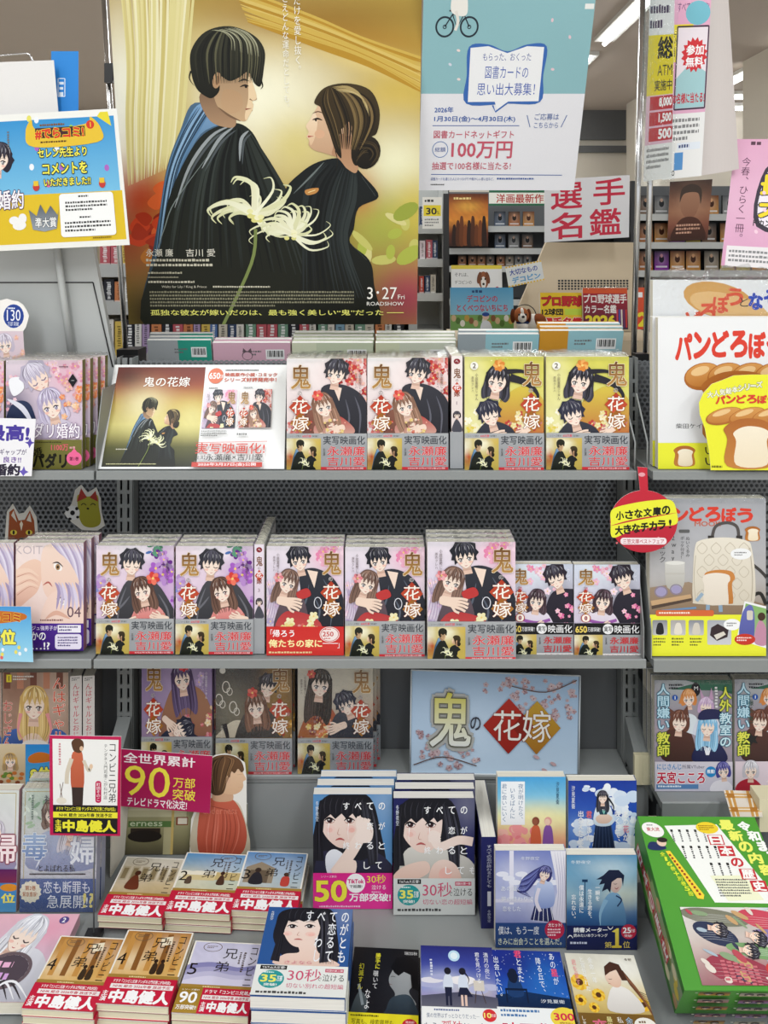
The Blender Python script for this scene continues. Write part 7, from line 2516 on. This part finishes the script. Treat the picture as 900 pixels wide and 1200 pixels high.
# plaid cloth strip and price holder on the ledge of that bay
a = Art(0, 0, 40, 34, 105)
a.bg(('e8ddd0', 'e0d4c6'), [], 4)
for k in (2, 26):
    a.r(k, 0, k + 9, 34, 'd09a52').r(k + 3.5, 0, k + 5.5, 34, 'f0e4d0')
for k in (4, 22):
    a.r(0, k, 40, k + 6, 'd8a865').r(0, k + 2, 40, k + 3.4, 'f4ead8')
for k in (2, 26):
    for j in (4, 22):
        a.r(k, j, k + 9, j + 6, 'b87a30')
sheet('plaid_cloth', 'orange and white plaid ribbon strip over the ledge under the classroom comics', 'ribbon', [(848, 926), (888, 927), (894, 957), (857, 957)], [1.195, 1.195, 1.15, 1.15], a, m='matte')
MB().box(-.012, 0, 0, .03, .03, .052, m='beige').build('price_holder', None, P(899, 975, 1.16), label='beige plastic price holder at the picture edge by the plaid ribbon', cat='price holder')

# ---------------------------------------------------------------- signs, boards and cards
a = Art(483, 786, 679, 908, 106)
a.bg(('a4c0dc', 'b8d0e8', 'c6dcf0'), [(560, 850, 60, 40, 'cfe2f4', .7)], 12, .01)
for x0, y0, x1, y1, n in ((566, 792, 676, 815, 34), (600, 812, 676, 832, 20), (640, 826, 676, 842, 8), (487, 858, 520, 892, 18), (500, 876, 562, 902, 24)):
    for k in range(n):
        a.fl(a.rnd.uniform(x0, x1), a.rnd.uniform(y0, y1), a.rnd.uniform(2.2, 4.4), a.rnd.choice(['c8b0b4', 'b89a9e', 'd8c4c6', 'a88a90']), 'cdb6ba', 5, mid='8a4a4a')
a.l([(676, 790), (640, 806), (600, 800)], 1.2, '6a5048').l([(486, 898), (520, 888), (560, 898)], 1.2, '6a5048')
a.t('鬼', 505, 811, 552, 875, '8a8a80', .05, 'b4b4b0', .05).t('鬼', 505, 811, 552, 875, 'd8cf54', .015, '555248', .02, c2='eceee8')
a.t('の', 552, 839, 564, 855, '3a3a44', .01)
a.p([(597, 815), (627, 849), (597, 883), (567, 849)], 'b8352a', '9a2a22').p([(630, 817), (658, 850), (630, 883), (602, 850)], 'c8a03a', 'a8702a').p([(613, 833), (627, 849), (613, 866), (601, 850)], '8a2a20')
a.t('花', 579, 830, 612, 867, 'f6f2ea', .0, '7a1c18', .015).t('嫁', 613, 829, 647, 868, 'f6f2ea', .0, '7a1c18', .015)
for x, y in ((650, 894), (640, 902), (630, 886)):
    a.e(x, y, 4, 2, 'c8a8ac', 30)
t = empty('title_sign', 'pale blue sign with big title characters and cherry blossom leaning on the lower ledge', 'sign', P(580, 907, 1.268))
sheet('printed_card', None, None, [(483, 786), (678.5, 793), (676.5, 908), (481.5, 905)], [1.29, 1.29, 1.268, 1.268], a, parent=t, m='print', thick=.0012)
b = MB()
cs = [P(482, 785, 1.2885) - t.location, P(680, 792, 1.2885) - t.location, P(678, 909, 1.2665) - t.location, P(480.5, 906, 1.2665) - t.location]
for i in range(4):
    b.tube([tuple(cs[i]), tuple(cs[(i + 1) % 4])], .0012, 'dfe6ea', 'matte', 6)
b.build('clear_frame_edge', t, (0, 0, 0))

# film board on the top shelf
a = Art(8, 150, 600, 478, 107)
a.bg(('f3f3f1', 'efefee'), [], 4)
n0 = Art(22, 158, 322, 472, 9)
n0.bg(('6a241a', 'a8502a', 'c8a848', 'd8cc7a', '5a5a2c', '26281a'), [(60, 190, 70, 40, '4a1a16', .8), (260, 190, 90, 40, '7a2a1c', .7), (130, 280, 80, 60, 'f0ecc0', .7), (290, 320, 50, 50, 'e0d890', .7)], 26, .02)
n0.push(62, 246, .255, .255)
couple_picture(n0, 1)
n0.pop()
n0.t('鬼の花嫁', 118, 192, 274, 224, 'fbf6ee', .01)
n0.m(60, 418, 120, 424, 1, 'd8d4c0').m(36, 462, 300, 467, 1, 'd8d4a0')
a.V += n0.V
a.C += n0.C
a.Z += [z + a.L for z in n0.Z]
a.Fc += [tuple(i for i in f) for f in n0.Fc] if len(a.V) == len(n0.V) else [tuple(i + len(a.V) - len(n0.V) for i in f) for f in n0.Fc]
a.L += n0.L
a.e(360, 188, 26, 26, 'e07a5a').t('650', 338, 178, 374, 198, 'fff', .02).t('万部', 374, 184, 386, 196, 'fff')
a.t('映画原作小説･コミック', 392, 178, 568, 190, 'c85a44', .03).t('シリーズ好評発売中！', 390, 194, 566, 208, 'c85a44', .03)
a.m(392, 166, 580, 173, 1, '666')
for i, x in enumerate((328, 446)):
    vv = oni(1 if i else 4)
    m_ = len(a.V)
    a.m(x + 12, 226, x + 62, 232, 1, '777')
    m_ = len(a.V)
    a.V += [(x + p_[0] * 1.08, 234 + p_[1] * 1.3) for p_, z in zip(vv.V, vv.Z)]
    a.C += vv.C
    a.Z += [z + a.L for z in vv.Z]
    keep = [f for f in vv.Fc if all(vv.V[k][1] <= 98 for k in f)]
    a.Fc += [tuple(k + m_ for k in f) for f in keep]
    for k in range(m_, len(a.V)):
        if a.V[k][1] > 362:
            a.V[k] = (a.V[k][0], 362)
    a.L += vv.L
a.m(330, 366, 420, 386, 3, '777').m(446, 374, 500, 384, 1, '777')
a.l([(316, 404), (545, 400)], 1.5, 'c83c34').t('実写映画化!', 318, 405, 538, 437, 'd2463a', .01)
a.t('【主演】', 318, 442, 350, 454, '333').t('永瀬廉×吉川愛', 352, 438, 532, 457, '2a2a2a', .005)
a.l([(316, 459), (536, 459)], 1, '888').r(310, 462, 532, 476, 'c8463c').t('2026年3月27日(金)公開', 330, 464, 512, 474, 'fbeeee', .02)
sheet('film_display_board', 'white board with the film picture and red lettering leaning on the top shelf', 'display board', [(134.5, 427.5), (336, 427.5), (333, 549.5), (113, 549.5)], [1.27, 1.27, 1.175, 1.175], a, thick=.004, back='f4f4f4')

# the two big hanging posters
Db, D0 = 1.385, 1.29
ys = 380
u0 = -112
Dt = D0 - (D0 - Db) / (0 - ys) * (0 - u0) if False else Db + (D0 - Db) * (ys - u0) / ys
cor = [(121, u0), (496, u0), (488.5, ys), (151, ys)]
sheet('film_poster', 'large film poster of a couple in dark kimono hanging over the film board', 'poster', cor, [Dt, Dt, Db, Db], poster_art(), m='print', back='f0f0f0')
a = Art(490, -70, 698, 224, 108)
a.bg(('8fbcc2', '8fbcc2'), [], 6, .01)
a.p([(490, 102), (698, 102), (698, 224), (490, 224)], 'e9e8ec')
for k in range(14):
    a.e(a.rnd.uniform(500, 695), a.rnd.uniform(-60, 96), 2.4, 1.6, a.rnd.choice(['e8c8d0', 'f0dcd8', 'd8dce8']), a.rnd.uniform(0, 90), 8)
for cx in (517, 547):
    a.ring(cx, 24, 10.5, 11, 2.2, '25303a').ring(cx, 24, 2, 2, 1, '25303a')
a.l([(517, 24), (526, 10), (540, 10), (547, 24)], 1.6, '25303a', 0, 0).l([(526, 10), (532, 25), (540, 10)], 1.4, '25303a', 0, 0).l([(522, 6), (530, 6)], 1.6, '25303a')
a.s([(524, 6), (526, -16), (534, -24), (542, -14), (544, 8), (536, 12)], 'f0ece4').l([(530, 6), (533, 18), (530, 28)], 3.4, 'e8e2d8').e(534, -30, 6, 7, '3a3430')
a.r(686, -2, 697, 4, 'f0f0ec')
a.s([(548, 47), (572, 44), (596, 52), (620, 44), (644, 46), (643, 80), (642, 112), (600, 114), (548, 114), (547, 80)], '3a6ab4')
a.p([(550, 48), (572, 46), (596, 54), (620, 46), (641, 47), (640, 111), (550, 112)], 'f3f3f4').l([(602, 112), (586, 124), (582, 116)], 2, '3a6ab4', 0, 0).p([(584, 111), (602, 111), (588, 121)], 'f3f3f4')
a.t('もらった、おくった', 566, 54, 626, 63, '4a5aa0').t('図書カードの', 570, 69, 624, 84, '3a5ab0').t('思い出大募集！', 561, 89, 634, 104, '3a5ab0')
a.t('2026年', 508, 118, 532, 125, '2a5aa8', .02).t('1月30日(金)～4月30日(木)', 508, 129, 612, 137, '2a5aa8', .02)
a.l([(506, 141), (618, 141)], .8, '2a5aa8')
a.t('図書カードネットギフト', 508, 147, 612, 157, 'c8566a', .01).ring(517, 171, 10, 10, .8, '4a7ab8').t('総額', 510, 168, 524, 174, '3a5aa0').t('100万円', 532, 161, 611, 182, 'c8566a', .02)
a.t('抽選で100名様に当たる!', 507, 187, 611, 197, 'c8566a', .01).l([(506, 203), (680, 204)], .8, '2a5aa8')
a.t('図書カードを通じた人とのつながりや懐かしい思い出など、', 506, 207, 590, 211, '3a5aa0').m(594, 207, 676, 211, 1, '3a5aa0').m(506, 215, 536, 218, 1, '555')
a.t('ご応募は', 637, 126, 668, 134, '4a6aa8').t('こちらから', 637, 137, 668, 144, '4a6aa8').l([(627, 128), (632, 143)], .9, '4a6aa8').l([(678, 128), (672, 143)], .9, '4a6aa8')
Db, D0 = 1.392, 1.27
sheet('campaign_poster', 'light blue and white hanging poster with a bicycle and a blue speech bubble', 'poster', [(498, -70), (706, -70), (672.5, 223), (490.5, 223)], [1.235, 1.232, Db, Db], a, m='matte', back='eee')

# hanging campaign sheets in a clear sleeve
a = Art(0, 0, 100, 200, 109)
a.bg(('f0d8e2', 'e8b8cc'), [], 5)
a.r(0, 0, 100, 62, 'f0f0f0').m(4, 6, 90, 60, 4, '4a3a5a').r(0, 62, 100, 118, 'f0dc2a').t('総', 40, 64, 96, 84, '222', .03).t('ATM', 40, 90, 96, 100, '333').t('実施中', 30, 104, 96, 114, '333', .02)
for k, t_ in enumerate(('8,000', '1,500', '500')):
    a.r(14, 119 + k * 15, 100, 132 + k * 15, 'c83c44').t(t_, 50, 121 + k * 15, 96, 130 + k * 15, 'fff', .04)
a.r(0, 165, 100, 200, 'f2f2f0').m(8, 168, 96, 190, 4, '777')
t = empty('clear_sleeve', 'clear hanging sleeve holding a narrow yellow and pink flyer at the top', 'document sleeve', P(772, 216, 1.27))
sheet('flyer', None, None, [(763, -40), (791, -40), (787, 208), (754, 213)], [1.20, 1.17, 1.25, 1.275], a, parent=t, m='matte')
sheet('clear_pocket', None, None, [(757, -40), (796, -40), (790, 214), (747, 218)], [1.195, 1.16, 1.245, 1.27], None, parent=t, m='film', thick=.0004, bulge=.01)
a = Art(0, 0, 100, 400, 110)
a.bg(('ecb8d0', 'e6a6c6', 'e8c0d4'), [], 6)
a.t('KADOKAWA', 2, 40, 98, 62, '5a3a7a', .03).t('すべて対象です!', 20, 72, 96, 90, '5a3a6a')
a.e(70, 92, 30, 22, '7ac0d0').r(0, 112, 60, 180, 'f0dc2a').t('応募で', 6, 126, 50, 146, '3a3a2a').t('当たる', 6, 152, 50, 170, '3a3a2a')
a.box(22, 116, 98, 268, 3, '3a3040').r(24, 118, 96, 266, 'f2e6ec').p([(24, 210), (60, 180), (96, 200), (96, 266), (24, 266)], 'a8d0d4')
a.burst(66, 168, 26, 33, 16, 'd8343c').t('参加', 46, 150, 88, 168, 'fff', .03).t('無料', 46, 172, 88, 190, 'fff', .03)
a.t('1,000名様に当たる!', 4, 238, 96, 258, 'c83040', .03).r(0, 276, 100, 400, 'f1f0ee').m(6, 284, 94, 330, 4, '888').r(34, 332, 92, 346, 'e8eef6').m(38, 334, 82, 345, 1, '3a4a7a')
a.r(28, 350, 50, 384, '5a96d0').t('KADO', 6, 384, 30, 394, '333', .03)
sheet('campaign_flyer', 'pink hanging campaign flyer with a red starburst beside the clear sleeve', 'flyer', [(787, -46), (836, -46), (822, 206), (776, 211)], [1.215, 1.215, 1.29, 1.29], a, m='matte')
sheet('blank_sheet', 'plain pale sheet hanging behind the pink campaign flyer', 'paper sheet', [(812, -40), (851, -44), (866, 198), (812, 207)], [1.245, 1.262, 1.32, 1.31], None, m='matte', back='d9d0cc', bulge=.006)

# pink poster of the bay beside the picture books
a = Art(845, 163, 950, 318, 111)
a.bg(('e0a8c4', 'e4b4cc', 'dca0c0'), [], 6, .02)
a.m(864, 165, 884, 173, 1, '5a3a4a').t('2026', 885, 170, 903, 176, 'd84a6a', .03)
a.r(849, 294, 950, 318, 'ece6e6').m(852, 298, 946, 314, 3, '888')
a.v('今春、ひらく一冊。', 861, 186, 290, 11, '5a2c4a')
a.s([(884, 200), (920, 192), (950, 200), (950, 270), (880, 270)], '3a3440').s([(888, 202), (920, 196), (950, 204), (950, 266), (884, 266)], 'f0e8f0')
a.t('最', 882, 208, 912, 232, 'f0d82c', .05, '3a2a4a', .05).t('大', 882, 236, 912, 258, 'f0d82c', .05, '3a2a4a', .05).t('ドカン', 876, 262, 896, 269, '2a2a2a', .03).e(906, 222, 8, 22, '7ac0d0')
for k in range(14):
    a.e(a.rnd.uniform(866, 946), a.rnd.uniform(178, 292), 2.6, 2, 'f4d0de', a.rnd.uniform(0, 90), 8)
sheet('pink_poster', 'pink poster with yellow outlined characters standing behind the picture books', 'poster', [(862, 163), (965, 163), (955, 318), (845, 311)], [1.36, 1.36, 1.31, 1.31], a, m='matte')

# notice over the neighbouring bay
a = Art(-60, 130, 152, 292, 112)
a.bg(('f1f0ea', 'f0efe8'), [], 4)
a.r(-56, 138, 147, 226, '3a94d0', '7ac0e4').p([(130, 133), (140, 133), (143, 150), (126, 138)], 'e8d83a')
a.r(-56, 226, 149, 285, 'e2c02c')
for k in range(16):
    a.e(a.rnd.uniform(-50, 140), a.rnd.uniform(136, 222), 3, 4, a.rnd.choice(['e86a9a', '9ad04a', 'e8e06a', 'b06ac0', 'f0f4f8']), 0, 10)
a.r(-56, 146, 36, 279, '26222c').r(-56, 148, 34, 277, 'e8e2e4').s([(-40, 276), (-20, 200), (0, 170), (14, 200), (30, 276)], '3a3050').s([(0, 200), (30, 206), (34, 240), (10, 236)], 'b8402c').head if False else None
head(a, 2, 182, 15, 10, '2a2430')
a.e(24, 262, 8, 6, 'f4f2f0').e(18, 256, 6, 5, 'f4f2f0').e(28, 254, 5, 6, 'f4f2f0').p([(17, 178), (21, 184), (17, 190), (13, 184)], '2a2430')
a.t('婚約', 0, 220, 30, 242, 'f8f4f6', .02, '4a2a5a', .04)
a.mv(14, 150, 170, 3, '777')
a.s([(36, 152), (44, 138), (52, 150), (110, 146), (118, 138), (130, 152), (124, 168), (46, 170)], 'e8c23a').r(48, 148, 110, 160, '4a2a2a').t('#でらコミ!', 48, 149, 108, 161, 'd8402c', .05, 'f4dc3a', .04).m(54, 143, 106, 147, 1, '8a5a1a').m(54, 163, 108, 167, 1, '5a3a1a').e(117, 147, 5, 5, 'd8402c').t('1', 116, 144, 118.5, 150, 'f4dc3a')
for t_, x0, x1, y0, y1 in (('セレン先生より', 50, 110, 172, 183), ('コメントを', 55, 109, 190, 203), ('いただきました!!', 56, 112, 208, 217)):
    a.t(t_, x0, y0, x1, y1, 'f6ee5a', .03, '1a2030', .07)
a.e(46, 217, 4, 5, 'c8403a').e(126, 217, 4, 5, 'c8403a').r(43, 210, 49, 216, 'e8c23a').r(123, 210, 129, 216, 'e8c23a')
a.p([(40, 268), (36, 244), (45, 252), (50, 238), (56, 250), (62, 240), (70, 252), (72, 244), (68, 268), (54, 271)], '5a6068', '9aa2aa').t('準大賞', 43, 254, 68, 266, 'f4f4f2', .02, '1a1a1a', .04)
a.r(73, 227, 138, 279, 'f8f8f6', rad=4)
a.m(96, 229, 116, 233, 1, '333').m(80, 236, 134, 249, 3, '444').m(96, 254, 118, 258, 1, '333').m(78, 260, 137, 274, 3, '444').m(110, 280, 146, 283, 1, '8a6a1a')
sheet('comment_notice', 'blue and yellow notice with a silver crown hanging over the sloping panel', 'notice', [(-60, 138), (137, 127), (152, 287), (-60, 297)], [1.20, 1.20, 1.225, 1.225], a, m='print')
t = empty('leaflet_holder', 'blue leaflet card behind the blank white paper over the notice', 'card', P(78, 160, 1.24))
a = Art(60, 60, 92, 165, 113)
a.bg(('2a86d4', '2480d0'), [], 3)
a.box(68, 92, 76, 113, .9, 'e8f0f8').mv(72, 96, 109, 6, 'e8f0f8')
o = [(58, 71), (80, 71), (84, 74), (95, 160), (62, 160)]
sh = cutout('card', None, None, o, 1.24, a, parent=t)
sheet('blank_sheet', 'blank white paper hanging in front of the blue leaflet card', 'paper sheet', [(-60, 76), (63, 70.5), (70, 150), (-60, 158)], [1.225, 1.225, 1.232, 1.232], None, m='matte', back='e6e3e0', bulge=.003)
g = MB()
g.tube([tuple(P(x, y, 1.23)) for x, y in ((-70, 66), (0, 65), (30, 62.5), (35, 64), (38, 71))] + [tuple(P(40, 90, 1.245))], .0016, m='chrome', n=8)
g.build('wire_rod', None, label='bent chrome wire over the blank white paper', cat='wire')

# cloud-edged card with a blue oval, standing behind the olive-banded comics
o = [(-40, 352), (-10, 351), (0, 352), (8, 350), (14, 352), (21, 353), (27, 357), (31, 363), (34, 370), (32, 378), (30, 384), (27, 388), (29, 422), (-40, 422)]
a = Art(-40, 345, 40, 425, 114)
a.p(o, 'efeae4')
a.e(16, 370.5, 12, 14, '2a4a9c').e(16, 370.5, 11, 13, '1e3c8c').m(9, 360, 23, 363, 1, 'e8ecf6').t('130', 8, 363, 24, 376, 'f4f4fa', .0).t('万部', 9, 377, 15, 382, 'e8ecf6').t('突破', 16, 377, 22, 382, 'e8ecf6')
a.p([(-40, 388), (27, 388), (29, 422), (-40, 422)], 'd8c4cc')
head(a, 6, 404, 10, -8, 'c4b8c8', shine='eee8f2', closed=0)
scatter(a, 16, 394, 27, 420, 5, (2, 3.4), ['e88a5a', 'e8b0a0'])
cutout('cloud_card', 'white cloud-edged card with a blue oval reading 130', 'card', o, 1.245, a, Dtop=1.26)

# small handwritten cards and rank cards of that bay
a = Art(-40, 488, 40, 556, 115)
a.bg(('f3f1f4', 'efedf0'), [], 3)
a.t('最高!', -16, 496, 33, 514, '4a3a9c', .04).p([(35, 510), (37, 515), (41, 516), (37, 518), (35, 523), (33, 518), (29, 516), (33, 515)], '5a4aa8').t('ギャップが', 0, 524, 32, 531, '4a3a6a', .01).t('良き!!', 5, 533, 26, 540, '6a3a9c', .02).t('婚約', -6, 542, 25, 555, '2a2438', .04).p([(30, 544), (32, 549), (36, 551), (32, 553), (30, 556), (27, 552), (24, 550), (28, 549)], '6a5ab8')
sheet('handwritten_card', 'white card with purple handwriting clipped before the olive-banded comics', 'card', [(-40, 489), (42, 491), (37, 558), (-40, 558)], [1.157] * 4, a, m='matte')
a = Art(-40, 708, 42, 778, 116)
a.bg(('4a9ad8', '7ac4ea', 'a4daf0'), [], 4)
a.s([(-40, 720), (-10, 714), (30, 716), (34, 724), (0, 730), (-40, 730)], 'c8702a').t('でらコミ', -20, 716, 28, 727, 'b8402c', .04, 'f0d04a', .04).t('第5位', -24, 738, 21, 756, 'f4ee5a', .05, '3a4a6a', .05)
for k in range(10):
    a.e(a.rnd.uniform(-20, 36), a.rnd.uniform(758, 774), 2, 2.6, a.rnd.choice(['e86a6a', 'f0e06a', 'f4f8fc']), n=8)
sheet('rank_card', 'light blue rank card before the pale pink comics', 'card', [(-40, 710), (36, 711), (39, 776), (-40, 774)], [1.155] * 4, a, m='print')
a = Art(-4, 870, 62, 924, 117)
a.bg(('d8c4a0', 'c8b090'), [], 4)
head(a, 12, 892, 8, 0, 'd8b06a', long=1.6)
for k in range(14):
    a.e(a.rnd.uniform(0, 29), a.rnd.uniform(906, 920), 3, 2.4, a.rnd.choice(['c8743a', 'e0b060', '8a4a2c', '6a8a3a']), n=8)
a.r(30, 870, 62, 924, '2a84cc', '5ab0e0').s([(34, 886), (46, 880), (60, 884), (58, 892), (36, 894)], 'c8702a').t('8位', 36, 900, 60, 918, 'f4ee5a', .05, '2a3a5a', .05)
sheet('rank_card', 'rank card with a food market picture behind the convenience shop card', 'card', [(-4, 872), (62, 872), (62, 921), (-4, 921)], [1.235] * 4, a, m='print')

# convenience shop card on a wire stand
a = Art(58, 861, 142, 979, 118)
a.bg(('c41c54', 'c01850'), [], 3)
a.p([(61.5, 865), (139, 865), (138, 943), (62, 943)], 'f3f2ee')
a.s([(84, 884), (92, 880), (97, 884), (98, 922), (84, 924)], 'cc6a4a', 'b8583c').l([(84, 888), (79, 904), (78, 918)], 5, 'd8ccb8').l([(98, 890), (104, 902), (107, 896)], 4, 'd8ccb8').p([(84, 922), (98, 922), (97, 943), (85, 943)], '3a2c28').s([(85, 876), (84, 868), (90, 864), (97, 867), (98, 875), (94, 881), (88, 880)], '5a3c28').e(95.5, 876, 2.2, 3, 'e0bc9c').e(107, 897, 2, 3, 'e8c8a8')
a.v('コンビニ兄弟', 132, 868, 940, 10, '2a2626').v('テンダネス門司港こがね村店', 124, 870, 936, 4.6, '555').r(112, 914, 119, 940, 'c41c54', rad=3).v('町田そのこ', 115.5, 916, 938, 5, 'fff').mv(70, 870, 896, 3, 'd08a90')
a.l([(70, 918), (73, 936)], .7, '6a4a3a').l([(74, 916), (70, 936)], .7, '6a4a3a').e(72, 938, 6, 4, 'e8e0d0')
a.r(62, 943, 138.5, 951, '1a1a1c').t('ドラマ『コンビニ兄弟 テンダネス門司港こがね村店』', 66, 945, 136, 949.5, 'f0e83a', .02).r(62, 951, 138.5, 958, 'f0e83a').t('NHK 総合 2026年春 放送予定', 69, 952.5, 132, 956.8, '1a1a1c', .03).r(62, 958, 138.5, 976.5, '1a1a1c')
a.v('主演', 68, 960, 975, 8, 'f0e83a', .03).t('中島健人', 74, 961, 136, 974, 'f0ea3a', .05)
DP = 1.12
t = empty('card_stand', 'convenience shop title card with a yellow and black foot on a thin wire stand', 'card stand', P(110, 1097, 1.095))
sheet('title_card', None, None, [(58, 861), (142, 862.5), (141, 979), (58.5, 978)], [DP] * 4, a, parent=t, m='print', thick=.001)
g = MB()
g.tube([tuple(P(112, 958, 1.123) - t.location), tuple(P(110, 1030, 1.12) - t.location), (0, 0, .004)], .0013, m='steeld', n=8)
g.build('wire', t, (0, 0, 0))
MB().box(-.012, -.006, -.002, .012, .008, .006, m='black').build('foot', t, (0, 0, 0))
t.location.z = DECK + .0025

# the convenience shop counter display: rear picture, wing, magenta sign and figure
t = empty('counter_display', 'cardboard shop front display with a magenta sign and an orange-vested figure', 'counter display', P(215, 1000, 1.235))
t.location.z = DECK + .001
k_ = lambda p_, d: P(p_[0], p_[1], d) - t.location
a = Art(150, 940, 292, 1040, 119)
a.bg(('8a8a66', 'a8a47c', '8a8460', '5a5440'), [], 10, .04)
a.r(150, 946, 220, 966, 'c8c4a0').r(150, 950, 205, 953, 'd8d4b4').r(152, 974, 206, 986, '5a7a44').t('erness', 154, 976, 192, 984, 'd0dcb8', .01).r(155, 988, 190, 1000, '3a3028').e(172, 1004, 20, 12, '2a2420').r(194, 986, 204, 1040, 'b8b088')
a.l([(204, 940), (204, 1040)], 3, 'c8ae6a').r(208, 966, 222, 982, '8a4a34').r(210, 968, 221, 980, 'e8e0cc')
sheet('shop_front_picture', None, None, [(150, 942), (290, 942), (290, 1001), (146, 1001.5)], [1.25, 1.25, 1.247, 1.247], a, parent=t, m='print', thick=.002)
sheet('side_wing', None, None, [(131, 952), (151, 938), (146, 1001.5), (130, 1028)], [1.20, 1.2495, 1.2465, 1.20], None, parent=t, m='matte', back='dcd6c8', thick=.002)
a = Art(138, 878, 252, 952, 120)
a.bg(('b01c54', 'a81850', 'b0205a'), [], 4)
a.t('全世界累計', 143, 882, 231, 895, 'fbf4f4', .02).t('90', 145, 898, 201, 937, 'f2e44a', .0).t('万部', 205, 909, 232, 922, 'f2e44a', .01).t('突破', 205, 924, 233, 938, 'f2e44a', .01).t('テレビドラマ化決定!', 149, 939, 223, 950, 'fbf4f4', .02)
sheet('magenta_sign', None, None, [(140.5, 877.5), (249, 886), (246, 953), (138.5, 944.5)], [1.225] * 4, a, parent=t, m='print', thick=.001)
o = [(222, 1003), (224, 960), (230, 945), (240, 934), (246, 925), (240, 914), (238, 900), (243, 890), (252, 885), (264, 883), (276, 886), (287, 894), (289, 912), (289, 1003)]
a = Art(215, 878, 296, 1006, 121)
a.p(o, 'ebe8e0')
a.s([(228, 1003), (226, 964), (238, 942), (252, 934), (270, 936), (284, 950), (290, 1003)], 'd4c8b0', 'b8ac94')
a.s([(235, 1003), (234, 950), (246, 936), (262, 932), (276, 940), (286, 960), (289, 984), (278, 1003)], 'c8624a', 'b04c38')
a.l([(244, 944), (262, 948), (280, 952)], 1.2, '9a4434', 2).t('enderness', 238, 946, 278, 954, 'd88068').l([(262, 948), (260, 1000)], .8, 'a84a38')
a.s([(252, 922), (270, 925), (272, 938), (250, 938)], 'cfa584')
a.s([(258, 896), (274, 892), (283, 898), (285, 906), (288.5, 913), (285, 916), (285, 922), (281, 928), (272, 931), (260, 926)], 'e6c4a2', 'd8b08c')
a.l([(278, 908), (284, 907)], 1, '4a3020', 2).l([(276, 904), (284, 903)], .8, '5a3c28', 2).l([(279, 923), (284, 922)], .9, 'b06a58', 2)
a.s([(240, 914), (241, 898), (251, 887), (267, 884.5), (281, 890), (286, 901), (283, 905), (279, 901), (275, 906), (271, 904), (269, 912), (266, 909), (265, 920), (261, 930), (252, 932), (245, 926)], '6a4a30', '4a3420')
a.e(267.5, 915, 2.6, 4.6, 'dcb494', 8)
strands(a, [(262, 886), (246, 894), (243, 910), (249, 928)], [(264, 886), (276, 890), (272, 902), (262, 926)], 16, 1.1, ['8a6644', '3a2818', '5c4028'], seed=3)
strands(a, [(244, 950), (240, 968), (238, 985), (240, 1002)], [(278, 948), (284, 966), (282, 985), (274, 1002)], 12, 1.6, ['b4523c', 'd0705a', 'a04632'], seed=4)
cutout('vest_figure', None, None, o, 1.238, a, parent=t)

# round red tag hanging from the shelf lip
pts = [(754.5 + 39.5 * math.cos(math.radians(k)), 611 + 36.5 * math.sin(math.radians(k))) for k in range(-83, 264, 8)]
o = [(747, 547), (758.5, 548), (759.5, 574.6)] + pts[0:1] + pts[1:] + [(750, 574.6)]
a = Art(712, 544, 798, 652, 122)
a.p(o, 'c8283a', 'bc2236')
scatter(a, 722, 580, 790, 646, 12, (.8, 2), ['e89a9a', 'd86a70'], 'dot')
a.s([(717.5, 597), (740, 590), (768, 586), (787, 586.5), (793, 600), (792.5, 614), (770, 617), (740, 622), (718, 630), (715.8, 612)], 'ecec3a')
a.l([(716, 616), (745, 609), (792, 601)], 2, 'c8283a', 2)
for i, ch in enumerate('小さな文庫の'):
    a.t(ch, 722 + i * 10.8, 599.5 - i * 1.3, 731 + i * 10.8, 609 - i * 1.3, '17170f', .04)
for i, ch in enumerate('大きなチカラ!'):
    a.t(ch, 721 + i * 10, 616.5 - i * 1.3, 729.6 + i * 10, 626.5 - i * 1.3, '17170f', .04 if ch != '!' else .0)
a.r(727, 630, 781, 638, 'f4e4e6', rad=3.5).t('三笠文庫ベストフェア', 730, 631.5, 778, 637, 'b8303c', .01)
a.e(752, 556, 4, 2.5, 'e8a0a8')
cutout('hanging_tag', 'round red tag with a yellow belt hanging from the shelf lip', 'tag', o, 1.15, a)

# bread-shaped yellow card before the white picture books
o = [(833, 551), (831, 530), (826, 502), (820, 486), (819, 472), (824, 461), (834, 450), (845, 446), (860, 440), (880, 439), (905, 439), (938, 446), (945, 551)]
a = Art(815, 436, 950, 552, 123)
a.p(o, 'eeec38')
for i, ch in enumerate('大人気絵本シリーズ'):
    a.t(ch, 829 + i * 7.2, 459 - i * 1.5, 835.5 + i * 7.2, 466 - i * 1.5, 'f8f8dc', .03, '8f8f80', .05)
title_bread(a, 839, 463, 912, 9)
bread(a, 833, 478, 945, 497)
loaf(a, 878, 520, 26)
a.m(834, 545, 854, 549, 1, '77731a')
cutout('bread_card', 'yellow card cut to a loaf outline before the white picture book', 'card', o, 1.155, a)
g = MB()
rd = np.random.RandomState(3)
n_ = 26
vs = []
for j in range(5):
    for i in range(n_):
        q_ = P(772 + i * 7, 330 - [0, 8, 14, 12, 6][j] * (.7 + .6 * rd.rand()) * (math.sin(math.pi * min(1, (i + 2) / 9.)) if i < 8 else 1), 1.19 + j * .012)
        vs.append(q_ + Vector((rd.rand() * .004, rd.rand() * .006, rd.rand() * .006)))
g.add(vs, [(j * n_ + i, j * n_ + i + 1, (j + 1) * n_ + i + 1, (j + 1) * n_ + i) for j in range(4) for i in range(n_ - 1)], 'fff', 'film')
o_ = g.build('crumpled_film', bpy.data.objects.get('picture_book_none'), label='crumpled clear film rising over the taller bread picture book', cat='plastic film')
bpy.context.view_layer.update()
